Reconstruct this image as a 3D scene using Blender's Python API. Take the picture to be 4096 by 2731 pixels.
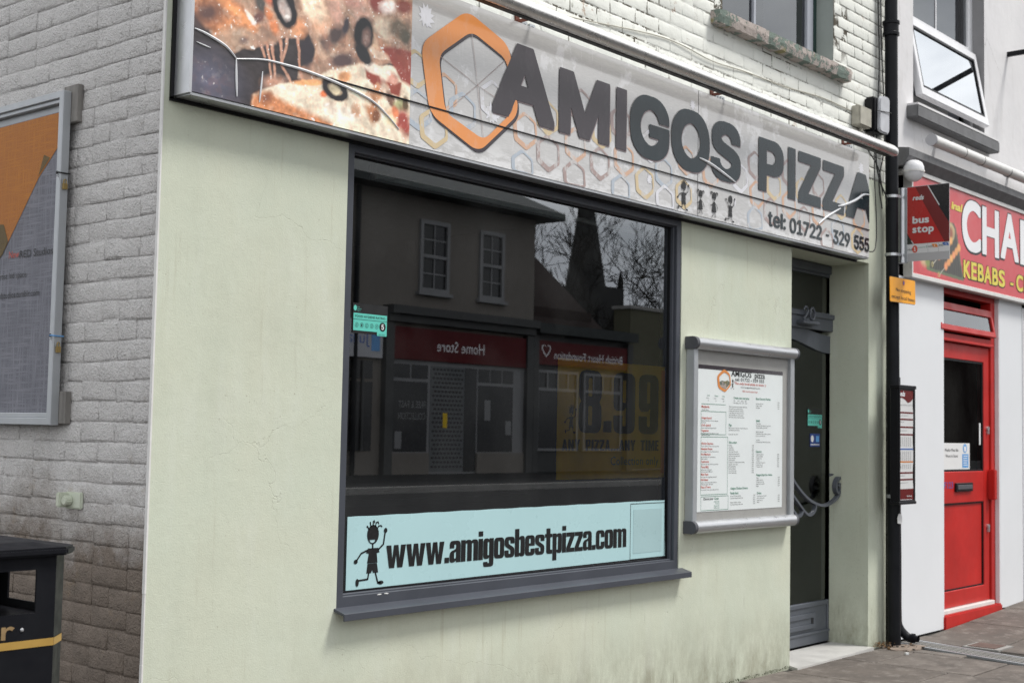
import bpy, bmesh, math, random, json
import numpy as np
from mathutils import Vector, Matrix

for _o in list(bpy.data.objects):
    bpy.data.objects.remove(_o)
scene = bpy.context.scene
col = scene.collection
R = math.radians
random.seed(7)

# ------------------------------------------------------------------ camera
cam_data = bpy.data.cameras.new("camera")
cam = bpy.data.objects.new("camera", cam_data)
col.objects.link(cam)
scene.camera = cam
cam_data.sensor_width = 36.0
cam_data.sensor_fit = 'HORIZONTAL'
cam_data.lens = 47.46
cam_data.clip_start = 0.05
cam_data.clip_end = 2000.0
cam_data.dof.use_dof = True
cam_data.dof.focus_distance = 5.6
cam_data.dof.aperture_fstop = 5.6
_r = Vector((0.64736058, -0.76194414, 0.01911551))
_d = Vector((0.06252755, 0.02809566, -0.9976477))
_f = Vector((0.75961476, 0.64703304, 0.06583052))
cam.matrix_world = Matrix(((_r.x, -_d.x, -_f.x, -2.95424),
                           (_r.y, -_d.y, -_f.y, -4.256),
                           (_r.z, -_d.z, -_f.z, 1.463),
                           (0, 0, 0, 1)))

# ------------------------------------------------------------------ sky
SUN_EL, SUN_DIR = 58.0, Vector((0.52, -0.66, 0.0)).normalized()   # towards the sun, on the ground
world = bpy.data.worlds.new("World")
scene.world = world
world.use_nodes = True
wn, wl = world.node_tree.nodes, world.node_tree.links
wn.clear()
w_out = wn.new('ShaderNodeOutputWorld')
w_bg = wn.new('ShaderNodeBackground')
w_sky = wn.new('ShaderNodeTexSky')
w_sky.sky_type = 'NISHITA'
w_sky.sun_disc = False
w_sky.sun_elevation = R(SUN_EL)
w_sky.sun_rotation = math.atan2(SUN_DIR.x, SUN_DIR.y)
w_sky.air_density = 1.2
w_sky.dust_density = 2.0
w_tc = wn.new('ShaderNodeTexCoord')
w_map = wn.new('ShaderNodeMapping')
w_map.inputs['Scale'].default_value = (1.0, 1.0, 2.2)
w_n1 = wn.new('ShaderNodeTexNoise')
w_n1.inputs['Scale'].default_value = 2.6
w_n1.inputs['Detail'].default_value = 7.0
w_n1.inputs['Roughness'].default_value = 0.55
w_r1 = wn.new('ShaderNodeValToRGB')            # how much cloud
w_r1.color_ramp.elements[0].position = 0.30
w_r1.color_ramp.elements[0].color = (0.55, 0.55, 0.55, 1)
w_r1.color_ramp.elements[1].position = 0.48
w_n2 = wn.new('ShaderNodeTexNoise')
w_n2.inputs['Scale'].default_value = 4.0
w_n2.inputs['Detail'].default_value = 8.0
w_r2 = wn.new('ShaderNodeValToRGB')            # cloud brightness
w_r2.color_ramp.elements[0].position = 0.34
w_r2.color_ramp.elements[0].color = (11.0, 11.4, 12.1, 1)
w_r2.color_ramp.elements[1].position = 0.66
w_r2.color_ramp.elements[1].color = (22.0, 22.2, 22.4, 1)
w_mix = wn.new('ShaderNodeMix')
w_mix.data_type = 'RGBA'
wl.new(w_tc.outputs['Generated'], w_map.inputs['Vector'])
wl.new(w_map.outputs['Vector'], w_n1.inputs['Vector'])
wl.new(w_map.outputs['Vector'], w_n2.inputs['Vector'])
wl.new(w_n1.outputs['Fac'], w_r1.inputs['Fac'])
wl.new(w_n2.outputs['Fac'], w_r2.inputs['Fac'])
wl.new(w_r1.outputs['Color'], w_mix.inputs['Factor'])
wl.new(w_sky.outputs['Color'], w_mix.inputs['A'])
wl.new(w_r2.outputs['Color'], w_mix.inputs['B'])
wl.new(w_mix.outputs['Result'], w_bg.inputs['Color'])
w_bg.inputs['Strength'].default_value = 0.075
wl.new(w_bg.outputs['Background'], w_out.inputs['Surface'])

# ------------------------------------------------------------------ sun (veiled by cloud)
sun_data = bpy.data.lights.new("sun", 'SUN')
sun_data.energy = 3.3
sun_data.angle = R(15)
sun_data.color = (1.0, 0.97, 0.92)
sun = bpy.data.objects.new("sun", sun_data)
col.objects.link(sun)
_to = Vector((SUN_DIR.x * math.cos(R(SUN_EL)), SUN_DIR.y * math.cos(R(SUN_EL)), math.sin(R(SUN_EL))))
sun.rotation_euler = _to.to_track_quat('Z', 'Y').to_euler()
sun.location = (20, -25, 30)

# ------------------------------------------------------------------ exposure
scene.view_settings.view_transform = 'Standard'
scene.view_settings.look = 'None'
scene.view_settings.exposure = 0.03
scene.view_settings.gamma = 1.0
scene.view_settings.use_curve_mapping = False
scene.render.engine = 'CYCLES'
scene.cycles.max_bounces = 6
scene.cycles.diffuse_bounces = 3
scene.cycles.glossy_bounces = 3
scene.cycles.transparent_max_bounces = 8
scene.cycles.caustics_reflective = True
scene.cycles.use_denoising = True
scene.cycles.denoiser = 'OPENIMAGEDENOISE'
scene.cycles.denoising_prefilter = 'NONE'

# ------------------------------------------------------------------ materials
MATS = {}


class NT:
    """small helper round a material's node tree"""
    def __init__(self, name):
        self.m = bpy.data.materials.new(name)
        self.m.use_nodes = True
        self.n, self.l = self.m.node_tree.nodes, self.m.node_tree.links
        self.n.clear()
        self.out = self.n.new('ShaderNodeOutputMaterial')
        self.bsdf = self.n.new('ShaderNodeBsdfPrincipled')
        self.l.new(self.bsdf.outputs[0], self.out.inputs['Surface'])
        self.geo = self.n.new('ShaderNodeNewGeometry')
        MATS[name] = self.m

    def pos(self, scale=(1, 1, 1)):
        mp = self.n.new('ShaderNodeMapping')
        mp.inputs['Scale'].default_value = scale
        self.l.new(self.geo.outputs['Position'], mp.inputs['Vector'])
        return mp.outputs['Vector']

    def noise(self, scale, detail=5, rough=0.55, vec=None, dist=0.0):
        t = self.n.new('ShaderNodeTexNoise')
        t.inputs['Scale'].default_value = scale
        t.inputs['Detail'].default_value = detail
        t.inputs['Roughness'].default_value = rough
        t.inputs['Distortion'].default_value = dist
        self.l.new(vec if vec is not None else self.geo.outputs['Position'], t.inputs['Vector'])
        return t.outputs['Fac']

    def voro(self, scale, feature='F1', vec=None, out='Distance'):
        t = self.n.new('ShaderNodeTexVoronoi')
        t.feature = feature
        t.inputs['Scale'].default_value = scale
        self.l.new(vec if vec is not None else self.geo.outputs['Position'], t.inputs['Vector'])
        return t.outputs[out]

    def ramp(self, fac, a, b, ca=(0, 0, 0), cb=(1, 1, 1)):
        r = self.n.new('ShaderNodeValToRGB')
        r.color_ramp.elements[0].position = a
        r.color_ramp.elements[1].position = b
        r.color_ramp.elements[0].color = (*ca, 1)
        r.color_ramp.elements[1].color = (*cb, 1)
        self.l.new(fac, r.inputs['Fac'])
        return r.outputs['Color']

    def remap(self, v, a, b, c=0.0, d=1.0):
        r = self.n.new('ShaderNodeMapRange')
        r.inputs['From Min'].default_value = a
        r.inputs['From Max'].default_value = b
        r.inputs['To Min'].default_value = c
        r.inputs['To Max'].default_value = d
        self.l.new(v, r.inputs['Value'])
        return r.outputs['Result']

    def math(self, op, a, b=0.5):
        r = self.n.new('ShaderNodeMath')
        r.operation = op
        for i, v in enumerate((a, b)):
            if isinstance(v, (int, float)):
                r.inputs[i].default_value = v
            else:
                self.l.new(v, r.inputs[i])
        return r.outputs[0]

    def xyz(self, which):
        s = self.n.new('ShaderNodeSeparateXYZ')
        self.l.new(self.geo.outputs['Position'], s.inputs[0])
        return s.outputs[which]

    def mix(self, fac, a, b):
        r = self.n.new('ShaderNodeMix')
        r.data_type = 'RGBA'
        for key, v in (('Factor', fac), ('A', a), ('B', b)):
            if isinstance(v, (int, float)):
                r.inputs[key].default_value = v
            elif isinstance(v, tuple):
                r.inputs[key].default_value = (*v, 1)
            else:
                self.l.new(v, r.inputs[key])
        return r.outputs['Result']

    def base(self, v):
        if isinstance(v, tuple):
            self.bsdf.inputs['Base Color'].default_value = (*v, 1)
        else:
            self.l.new(v, self.bsdf.inputs['Base Color'])

    def set(self, **kw):
        for k, v in kw.items():
            k = {'rough': 'Roughness', 'metal': 'Metallic', 'spec': 'Specular IOR Level', 'coat': 'Coat Weight',
                 'coat_rough': 'Coat Roughness'}[k]
            if isinstance(v, (int, float)):
                self.bsdf.inputs[k].default_value = v
            else:
                self.l.new(v, self.bsdf.inputs[k])

    def bump(self, height, strength=0.3, dist=0.01, chain=None):
        b = self.n.new('ShaderNodeBump')
        b.inputs['Strength'].default_value = strength
        b.inputs['Distance'].default_value = dist
        self.l.new(height, b.inputs['Height'])
        if chain is not None:
            self.l.new(chain, b.inputs['Normal'])
        self.l.new(b.outputs['Normal'], self.bsdf.inputs['Normal'])
        return b.outputs['Normal']


def simple(name, c, rough=0.5, metal=0.0, var=0.12, scale=6.0, bump=0.0, bscale=60.0, spec=0.5, coat=0.0, c2=None, streak=False):
    """a painted / moulded / metal surface: one colour, mottled a little, faint relief"""
    t = NT(name)
    d = c2 if c2 else tuple(max(0.0, v * (1 - var)) for v in c)
    vec = t.pos((1, 1, 0.12)) if streak else None
    t.base(t.mix(t.remap(t.noise(scale, 6, 0.6, vec), 0.3, 0.7), c, d))
    t.set(rough=t.remap(t.noise(scale * 3, 4), 0.3, 0.7, max(0.02, rough - 0.06), min(1.0, rough + 0.08)), metal=metal, spec=spec, coat=coat)
    if bump:
        t.bump(t.noise(bscale, 4), bump, 0.004)
    return t.m


def glass(name, ior=1.8, tint=(0.6, 0.62, 0.6), rough=0.0, dust=0.0):
    t = NT(name)
    t.n.remove(t.bsdf)
    tr = t.n.new('ShaderNodeBsdfTransparent')
    tr.inputs[0].default_value = (*tint, 1)
    gl = t.n.new('ShaderNodeBsdfGlossy')
    gl.inputs['Roughness'].default_value = rough
    gl.inputs['Color'].default_value = (0.94, 0.97, 1.0, 1)
    fr = t.n.new('ShaderNodeFresnel')
    fr.inputs['IOR'].default_value = ior
    mx = t.n.new('ShaderNodeMixShader')
    t.l.new(fr.outputs[0], mx.inputs[0])
    t.l.new(tr.outputs[0], mx.inputs[1])
    t.l.new(gl.outputs[0], mx.inputs[2])
    last = mx.outputs[0]
    if dust:
        df = t.n.new('ShaderNodeBsdfDiffuse')
        df.inputs[0].default_value = (0.55, 0.56, 0.55, 1)
        m2 = t.n.new('ShaderNodeMixShader')
        spots = t.math('MULTIPLY', t.remap(t.noise(220, 2), 0.66, 0.74), 0.5)
        film = t.math('ADD', t.math('MULTIPLY', t.remap(t.noise(2.2, 6), 0.45, 0.85), 1.0), spots)
        t.l.new(t.math('MULTIPLY', film, dust), m2.inputs[0])
        t.l.new(last, m2.inputs[1])
        t.l.new(df.outputs[0], m2.inputs[2])
        last = m2.outputs[0]
    t.l.new(last, t.out.inputs['Surface'])
    return t.m


def m_render():
    """pale green painted render: mottled, streaked, hair cracks, splashed dirt along the foot"""
    t = NT('green_render')
    n1 = t.noise(1.3, 6, 0.6)
    n2 = t.noise(5.0, 5, 0.6, t.pos((1.4, 1.4, 0.35)))
    c = t.mix(t.remap(n1, 0.35, 0.65), (0.540, 0.582, 0.480), (0.565, 0.586, 0.476))
    c = t.mix(t.math('MULTIPLY', t.remap(n2, 0.52, 0.75), 0.5), c, (0.62, 0.65, 0.57))
    grime = t.noise(2.3, 7, 0.68, t.pos((1, 1, 0.6)))
    c = t.mix(t.math('MULTIPLY', t.remap(grime, 0.50, 0.74), 0.45), c, (0.43, 0.45, 0.36))
    c = t.mix(t.math('MULTIPLY', t.remap(t.noise(110, 3, 0.7), 0.35, 0.65), 0.14), c, (0.40, 0.41, 0.32))
    drip = t.math('MULTIPLY', t.remap(t.noise(13, 4, 0.6, t.pos((2.2, 2.2, 0.10))), 0.60, 0.68), t.remap(t.noise(1.1, 3), 0.46, 0.60))
    c = t.mix(t.math('MULTIPLY', drip, 0.32), c, (0.36, 0.34, 0.24))
    specks = t.remap(t.noise(75, 3, 0.6), 0.655, 0.70)
    spmask = t.remap(t.noise(1.7, 3), 0.44, 0.62)
    c = t.mix(t.math('MULTIPLY', t.math('MULTIPLY', specks, spmask), 0.6), c, (0.22, 0.19, 0.13))
    # hair cracks
    wv = t.n.new('ShaderNodeVectorMath')
    wv.operation = 'ADD'
    nz = t.n.new('ShaderNodeTexNoise')
    nz.inputs['Scale'].default_value = 2.5
    nz.inputs['Detail'].default_value = 6
    t.l.new(t.geo.outputs['Position'], nz.inputs['Vector'])
    sc = t.n.new('ShaderNodeVectorMath')
    sc.operation = 'SCALE'
    sc.inputs['Scale'].default_value = 0.45
    t.l.new(nz.outputs['Color'], sc.inputs[0])
    t.l.new(t.geo.outputs['Position'], wv.inputs[0])
    t.l.new(sc.outputs[0], wv.inputs[1])
    cr = t.voro(1.25, 'DISTANCE_TO_EDGE', wv.outputs[0])
    crack = t.math('MULTIPLY', t.remap(cr, 0.0, 0.0022, 1.0, 0.0), t.remap(t.noise(0.9, 3), 0.46, 0.58))
    c = t.mix(t.math('MULTIPLY', crack, 0.26), c, (0.24, 0.22, 0.16))
    # runs of dirt below the sill and splash along the foot of the wall
    z = t.xyz(2)
    foot = t.math('MULTIPLY', t.remap(z, 0.0, 0.45, 1.0, 0.0), t.remap(t.noise(7, 8, 0.75, t.pos((1, 1, 0.4))), 0.36, 0.66))
    c = t.mix(t.math('MULTIPLY', foot, 0.85), c, (0.17, 0.155, 0.10))
    scr = t.remap(t.noise(9, 3, 0.5, t.pos((3.2, 3.2, 0.35))), 0.70, 0.74)
    c = t.mix(t.math('MULTIPLY', t.math('MULTIPLY', scr, t.remap(z, 0.0, 0.9, 1.0, 0.0)), 0.75), c, (0.09, 0.085, 0.06))
    t.base(c)
    t.set(rough=0.8, spec=0.3)
    b = t.bump(t.noise(170, 4, 0.6), 0.3, 0.004)
    b = t.bump(t.noise(26, 4, 0.6, t.pos((1, 1, 0.5))), 0.18, 0.006, b)
    t.bump(t.math('SUBTRACT', t.noise(3.5, 4), t.math('MULTIPLY', crack, 0.3)), 0.25, 0.02, b)


def m_pebble():
    """rough grey-white coated brick, stained brown low down"""
    t = NT('grey_coating')
    n1 = t.noise(2.2, 6, 0.65)
    c = t.mix(t.remap(n1, 0.3, 0.7), (0.80, 0.78, 0.762), (0.70, 0.68, 0.664))
    c = t.mix(t.remap(t.noise(260, 2), 0.60, 0.72), c, (0.84, 0.83, 0.82))
    pit = t.remap(t.noise(150, 4, 0.75), 0.36, 0.62)
    c = t.mix(t.math('MULTIPLY', t.math('SUBTRACT', 1.0, pit), 0.42), c, (0.40, 0.39, 0.385))  # pebble highlights and dirty pits painted into the colour mottling
    z = t.xyz(2)
    low = t.math('ADD', z, t.math('MULTIPLY', t.math('SUBTRACT', t.noise(3.0, 6, 0.7), 0.5), 0.75))
    st = t.remap(low, 1.26, 0.92)
    c = t.mix(t.math('MULTIPLY', st, 0.93), c, t.mix(t.noise(9, 6, 0.7), (0.085, 0.064, 0.048), (0.30, 0.24, 0.19)))
    och = t.math('MULTIPLY', t.remap(t.noise(7, 5, 0.7), 0.60, 0.72), t.remap(low, 1.7, 1.0))
    c = t.mix(t.math('MULTIPLY', och, 0.55), c, (0.33, 0.25, 0.16))
    y = t.xyz(1)
    edge = t.math('MULTIPLY', t.remap(y, 0.28, 0.0), t.remap(t.noise(11, 5, 0.7), 0.58, 0.70))
    c = t.mix(t.math('MULTIPLY', edge, 0.6), c, (0.30, 0.26, 0.21))
    chips = t.remap(t.voro(46), 0.12, 0.05)
    c = t.mix(t.math('MULTIPLY', t.math('MULTIPLY', chips, t.remap(t.noise(6, 4), 0.55, 0.65)), 0.7), c, (0.17, 0.15, 0.13))
    t.base(c)
    t.set(rough=0.92, spec=0.2)
    b = t.bump(t.voro(120), 0.6, 0.008)
    b = t.bump(t.noise(150, 4, 0.75), 0.7, 0.010, b)
    t.bump(t.noise(20, 5, 0.65), 0.6, 0.03, b)


def m_whitebrick(name, base, dark, amount):
    """brick under many coats of off-white paint, flaking at the edges"""
    t = NT(name)
    n1 = t.noise(3.2, 6, 0.65)
    c = t.mix(t.remap(n1, 0.3, 0.7), base, tuple(v * 0.88 for v in base))
    peel = t.remap(t.noise(7.5, 8, 0.72), 0.60, 0.63)
    pm = t.remap(t.noise(1.6, 3), 0.46, 0.60)
    c = t.mix(t.math('MULTIPLY', t.math('MULTIPLY', peel, pm), 0.8), c, t.mix(t.noise(18, 4), (0.36, 0.31, 0.24), (0.40, 0.22, 0.15)))
    lo, hi = (0.58, 0.70) if amount < 0.9 else (0.46, 0.50)
    moss = t.math('MULTIPLY', t.remap(t.noise(14, 7, 0.7), lo, hi), t.remap(t.noise(2.2, 3), 0.42, 0.55))
    c = t.mix(t.math('MULTIPLY', moss, amount), c, dark)
    t.base(c)
    t.set(rough=0.75, spec=0.3)
    b = t.bump(t.math('SUBTRACT', t.noise(120, 4), peel), 0.3, 0.004)
    t.bump(t.noise(18, 5), 0.35, 0.012, b)


def m_white_wall():
    t = NT('white_render')
    c = t.mix(t.remap(t.noise(1.8, 6, 0.65), 0.3, 0.7), (0.72, 0.71, 0.715), (0.64, 0.63, 0.64))
    c = t.mix(t.math('MULTIPLY', t.remap(t.noise(5, 7, 0.7, t.pos((1.5, 1.5, 0.4))), 0.56, 0.75), 0.5), c, (0.46, 0.44, 0.42))
    cr = t.voro(1.1, 'DISTANCE_TO_EDGE', t.pos((1.0, 1.0, 0.6)))
    nz = t.noise(30, 3)
    crack = t.math('MULTIPLY', t.remap(t.math('ADD', cr, t.math('MULTIPLY', nz, 0.02)), 0.008, 0.014, 1.0, 0.0), t.remap(t.noise(1.2, 2), 0.45, 0.6))
    c = t.mix(t.math('MULTIPLY', crack, 0.5), c, (0.20, 0.18, 0.17))
    t.base(c)
    t.set(rough=0.75)
    t.bump(t.noise(12, 6), 0.25, 0.012)


def m_paving():
    t = NT('paving_stone')
    info = t.n.new('ShaderNodeObjectInfo')
    a = t.mix(info.outputs['Random'], (0.125, 0.106, 0.092), (0.185, 0.162, 0.144))
    c = t.mix(t.remap(t.noise(4.0, 8, 0.75), 0.38, 0.62), a, (0.095, 0.082, 0.073))
    c = t.mix(t.math('MULTIPLY', t.remap(t.noise(9, 7, 0.75), 0.52, 0.68), 0.65), c, (0.26, 0.235, 0.212))
    gum = t.remap(t.voro(4.3), 0.075, 0.055)
    c = t.mix(t.math('MULTIPLY', gum, t.remap(t.noise(1.3, 2), 0.48, 0.52)), c, (0.27, 0.255, 0.245))
    t.base(c)
    t.set(rough=0.82, spec=0.3)
    b = t.bump(t.noise(180, 4), 0.35, 0.003)
    t.bump(t.noise(11, 5), 0.3, 0.01, b)


def m_attr(name, rough=0.3, spec=0.5, coat=0.0, bump=0.0):
    """flat printed picture: colours stored on the sheet"""
    t = NT(name)
    a = t.n.new('ShaderNodeAttribute')
    a.attribute_name = 'print'
    t.l.new(a.outputs['Color'], t.bsdf.inputs['Base Color'])
    t.set(rough=rough, spec=spec, coat=coat)
    if bump:
        t.bump(t.noise(40, 4), bump, 0.003)


def m_sign_panel():
    t = NT('sign_panel')
    weave = t.noise(60, 4, 0.6, t.pos((0.35, 1, 3.2)))
    c = t.mix(t.remap(weave, 0.3, 0.7), (0.42, 0.415, 0.41), (0.50, 0.49, 0.485))
    scr = t.remap(t.noise(30, 4, 0.6, t.pos((4, 1, 0.12))), 0.62, 0.68)
    c = t.mix(t.math('MULTIPLY', t.math('MULTIPLY', scr, t.remap(t.noise(3.1, 3), 0.42, 0.6)), 0.7), c, (0.72, 0.72, 0.73))
    blot = t.remap(t.noise(4.2, 7, 0.66), 0.57, 0.62)
    c = t.mix(t.math('MULTIPLY', blot, 0.55), c, (0.68, 0.68, 0.70))
    z = t.xyz(2)
    low = t.math('MULTIPLY', t.remap(z, 2.83, 2.71), t.remap(t.noise(14, 6, 0.7, t.pos((0.6, 1, 2.0))), 0.44, 0.56))
    c = t.mix(t.math('MULTIPLY', low, 0.7), c, (0.74, 0.74, 0.75))
    t.base(c)
    t.set(rough=t.remap(t.noise(6, 4), 0.3, 0.7, 0.05, 0.11), spec=1.0)
    t.bump(t.noise(1.6, 2), 0.08, 0.02)


def worn_ink(name, c, back=(0.56, 0.55, 0.545), amt=0.75, rough=0.22, scale=16):
    t = NT(name)
    w = t.remap(t.noise(scale, 7, 0.72, t.pos((1, 1, 0.5))), 0.53, 0.60)
    w2 = t.remap(t.noise(50, 3, 0.6, t.pos((3, 1, 0.15))), 0.64, 0.68)
    t.base(t.mix(t.math('MULTIPLY', t.math('MAXIMUM', w, w2), amt), c, back))
    t.set(rough=rough * 0.5, spec=0.3)


m_render()
m_pebble()
m_whitebrick('painted_brick', (0.78, 0.79, 0.74), (0.15, 0.14, 0.10), 0.85)
m_whitebrick('brick_joint', (0.78, 0.79, 0.74), (0.07, 0.058, 0.04), 1.0)
m_white_wall()
m_paving()
m_sign_panel()
m_attr('pizza_print', 0.28, 0.6, 0.0, 0.15)
m_attr('grill_print', 0.35)
for nm, c in (('ink_orange', (0.59, 0.38, 0.27)), ('ink_brown', (0.37, 0.285, 0.27)), ('ink_blue', (0.41, 0.46, 0.52)),
              ('ink_yellow', (0.60, 0.48, 0.30)), ('ink_pale', (0.68, 0.68, 0.72))):
    worn_ink('worn_' + nm, c, amt=0.85)
worn_ink('logo_orange', (0.74, 0.29, 0.095), (0.72, 0.36, 0.2), 0.5, 0.25, 6)
worn_ink('ink_slate', (0.013, 0.023, 0.028), (0.03, 0.04, 0.045), 0.35, 0.28, 10)
worn_ink('ink_plum', (0.050, 0.042, 0.050), (0.075, 0.07, 0.075), 0.35, 0.28, 10)
worn_ink('ink_halo', (0.25, 0.19, 0.20), (0.4, 0.38, 0.38), 0.3, 0.25, 10)
simple('ink_black', (0.012, 0.012, 0.013), 0.4, var=0.2)
simple('ink_grey', (0.20, 0.20, 0.21), 0.5)
simple('ink_red', (0.62, 0.085, 0.05), 0.4)
simple('ink_green', (0.05, 0.24, 0.15), 0.4)
simple('ink_teal', (0.02, 0.17, 0.16), 0.4)
simple('ink_white', (0.82, 0.82, 0.84), 0.4, var=0.05)
simple('ink_orange_text', (0.70, 0.22, 0.02), 0.4)
simple('ink_blue_text', (0.03, 0.12, 0.42), 0.4)
simple('anthracite', (0.068, 0.074, 0.090), 0.38, var=0.2, scale=3, bump=0.04, spec=0.3)
simple('door_grey', (0.095, 0.105, 0.125), 0.42, var=0.2, scale=4, bump=0.06)
simple('iron_grey', (0.10, 0.11, 0.13), 0.45, var=0.25, bump=0.25, bscale=90)
simple('aluminium', (0.56, 0.57, 0.59), 0.32, 0.75, var=0.08)
simple('alu_grey', (0.42, 0.44, 0.46), 0.42, 0.35, var=0.1)
simple('polished_steel', (0.90, 0.885, 0.86), 0.30, 0.9, var=0.06, scale=9)
simple('cap_grey', (0.085, 0.088, 0.10), 0.55, spec=0.3)
simple('black_plastic', (0.010, 0.010, 0.012), 0.4, var=0.25, scale=5, spec=0.2)
simple('black_iron', (0.013, 0.014, 0.017), 0.36, var=0.4, scale=7, bump=0.2, bscale=45, spec=0.14)
simple('bin_black', (0.007, 0.0075, 0.010), 0.42, var=0.45, scale=9, bump=0.05, c2=(0.012, 0.0125, 0.015), spec=0.10)
simple('gold_paint', (0.40, 0.245, 0.055), 0.5, var=0.25, scale=14)
simple('gold_dull', (0.28, 0.185, 0.085), 0.6, var=0.3, scale=20)
simple('red_paint', (0.54, 0.020, 0.016), 0.40, var=0.30, scale=2.2, spec=0.35, bump=0.08, bscale=30)
simple('red_sign', (0.60, 0.075, 0.085), 0.34, var=0.06, scale=3, spec=0.5)
simple('white_panel', (0.74, 0.755, 0.78), 0.45, var=0.05, scale=1.5, spec=0.3)
simple('upvc_white', (0.76, 0.76, 0.78), 0.33, var=0.10, scale=8)
simple('white_metal', (0.72, 0.71, 0.69), 0.40, var=0.12, scale=12)
simple('grey_trim', (0.16, 0.16, 0.165), 0.6, var=0.3, scale=9, bump=0.3)
simple('flag_red', (0.42, 0.02, 0.018), 0.22, var=0.05, scale=2)
simple('flag_darkred', (0.16, 0.018, 0.018), 0.22, var=0.05, scale=2)
simple('flag_maroon', (0.075, 0.012, 0.013), 0.22, var=0.05, scale=2)
simple('flag_black', (0.012, 0.012, 0.014), 0.22)
simple('flag_grey', (0.44, 0.44, 0.46), 0.35, var=0.06)
simple('flag_white', (0.66, 0.66, 0.68), 0.35, var=0.05)
simple('amber', (0.90, 0.38, 0.012), 0.4, var=0.06)
simple('paper', (0.72, 0.72, 0.72), 0.6, var=0.05)
simple('menu_paper', (0.80, 0.84, 0.84), 0.5, var=0.05, scale=5)
simple('menu_back', (0.36, 0.355, 0.34), 0.6, var=0.1, scale=14, bump=0.2, bscale=25)
simple('banner_blue', (0.42, 0.62, 0.645), 0.3, var=0.05, scale=2)
simple('qr_plate', (0.37, 0.53, 0.55), 0.3, var=0.06, scale=4)
simple('teal_card', (0.12, 0.55, 0.46), 0.35, var=0.05)
simple('sticker_blue', (0.02, 0.05, 0.22), 0.35)
simple('light_blue', (0.12, 0.36, 0.72), 0.4)
simple('poster_yellow', (0.84, 0.57, 0.03), 0.6, var=0.35, scale=2.5, spec=0.1)
simple('poster_orange', (0.75, 0.30, 0.02), 0.6, var=0.2, spec=0.1)
simple('poster_ink', (0.006, 0.006, 0.007), 0.6, spec=0.1)
simple('tube_glass', (0.80, 0.88, 0.88), 0.3, var=0.03)
simple('clear_film', (0.74, 0.75, 0.77), 0.14, var=0.12, scale=9, spec=0.8)
simple('rust', (0.17, 0.055, 0.035), 0.85, var=0.5, scale=22, bump=0.5, bscale=70)
simple('cream_box', (0.46, 0.44, 0.37), 0.6, var=0.3, scale=14)
simple('pale_box', (0.52, 0.53, 0.56), 0.45, var=0.25, scale=9)
simple('weathered_wood', (0.30, 0.285, 0.265), 0.85, var=0.6, scale=16, bump=0.5, bscale=60, streak=True)
simple('marble', (0.60, 0.59, 0.57), 0.4, var=0.28, scale=4.5)
simple('cast_iron_lid', (0.12, 0.075, 0.06), 0.75, var=0.4, scale=14, bump=0.4)
simple('joint_dirt', (0.055, 0.05, 0.044), 0.95, var=0.4, scale=12, bump=0.5)
simple('rubble', (0.26, 0.205, 0.165), 0.95, var=0.4, scale=20, bump=0.6)
simple('dry_leaf', (0.20, 0.11, 0.045), 0.9, var=0.5, scale=60)
simple('moss', (0.05, 0.065, 0.02), 0.95, var=0.5, scale=60)
simple('concrete', (0.30, 0.29, 0.275), 0.9, var=0.25, bump=0.3)
simple('brass', (0.42, 0.30, 0.12), 0.4, 0.8)
simple('cable_black', (0.012, 0.012, 0.013), 0.55)
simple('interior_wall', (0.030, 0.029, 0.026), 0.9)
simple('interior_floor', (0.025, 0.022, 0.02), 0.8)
simple('hall_wall', (0.38, 0.35, 0.25), 0.9)
simple('dark_void', (0.02, 0.02, 0.02), 0.9)
simple('curtain', (0.40, 0.42, 0.47), 0.8, var=0.12)
simple('green_gloss', (0.012, 0.045, 0.038), 0.35, var=0.3)
simple('reveal_paint', (0.36, 0.40, 0.375), 0.7, var=0.15, bump=0.2)
simple('grey_reveal', (0.30, 0.295, 0.30), 0.7, var=0.15, bump=0.2)
simple('asphalt', (0.034, 0.034, 0.035), 0.95, spec=0.08, var=0.25, scale=30, bump=0.4, bscale=120)
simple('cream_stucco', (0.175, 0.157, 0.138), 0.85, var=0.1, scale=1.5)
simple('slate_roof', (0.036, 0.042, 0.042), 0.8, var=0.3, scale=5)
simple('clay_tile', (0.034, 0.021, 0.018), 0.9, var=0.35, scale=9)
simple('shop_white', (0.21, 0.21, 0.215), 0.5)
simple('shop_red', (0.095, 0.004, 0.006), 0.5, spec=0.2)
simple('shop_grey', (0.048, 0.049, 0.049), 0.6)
simple('shutter_metal', (0.12, 0.125, 0.13), 0.5, 0.2)
simple('church_stone', (0.028, 0.028, 0.027), 0.95, var=0.3, scale=1)
simple('bark', (0.016, 0.014, 0.012), 0.95, var=0.3, spec=0.05)
simple('hill_green', (0.05, 0.06, 0.03), 0.95)
glass('shop_glass', 3.2, (0.88, 0.90, 0.88), 0.0, 0.03)
glass('door_glass', 1.55, (0.82, 0.82, 0.76), 0.0, 0.02)
glass('upper_glass', 2.1, (0.35, 0.36, 0.38), 0.0, 0.01)
glass('sash_glass', 14.0, (0.3, 0.3, 0.3), 0.0, 0.02)
glass('case_glass', 1.06, (0.98, 0.98, 0.98), 0.02, 0.008)
m = simple('flaky_sill', (0.34, 0.33, 0.29), 0.8)


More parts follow.
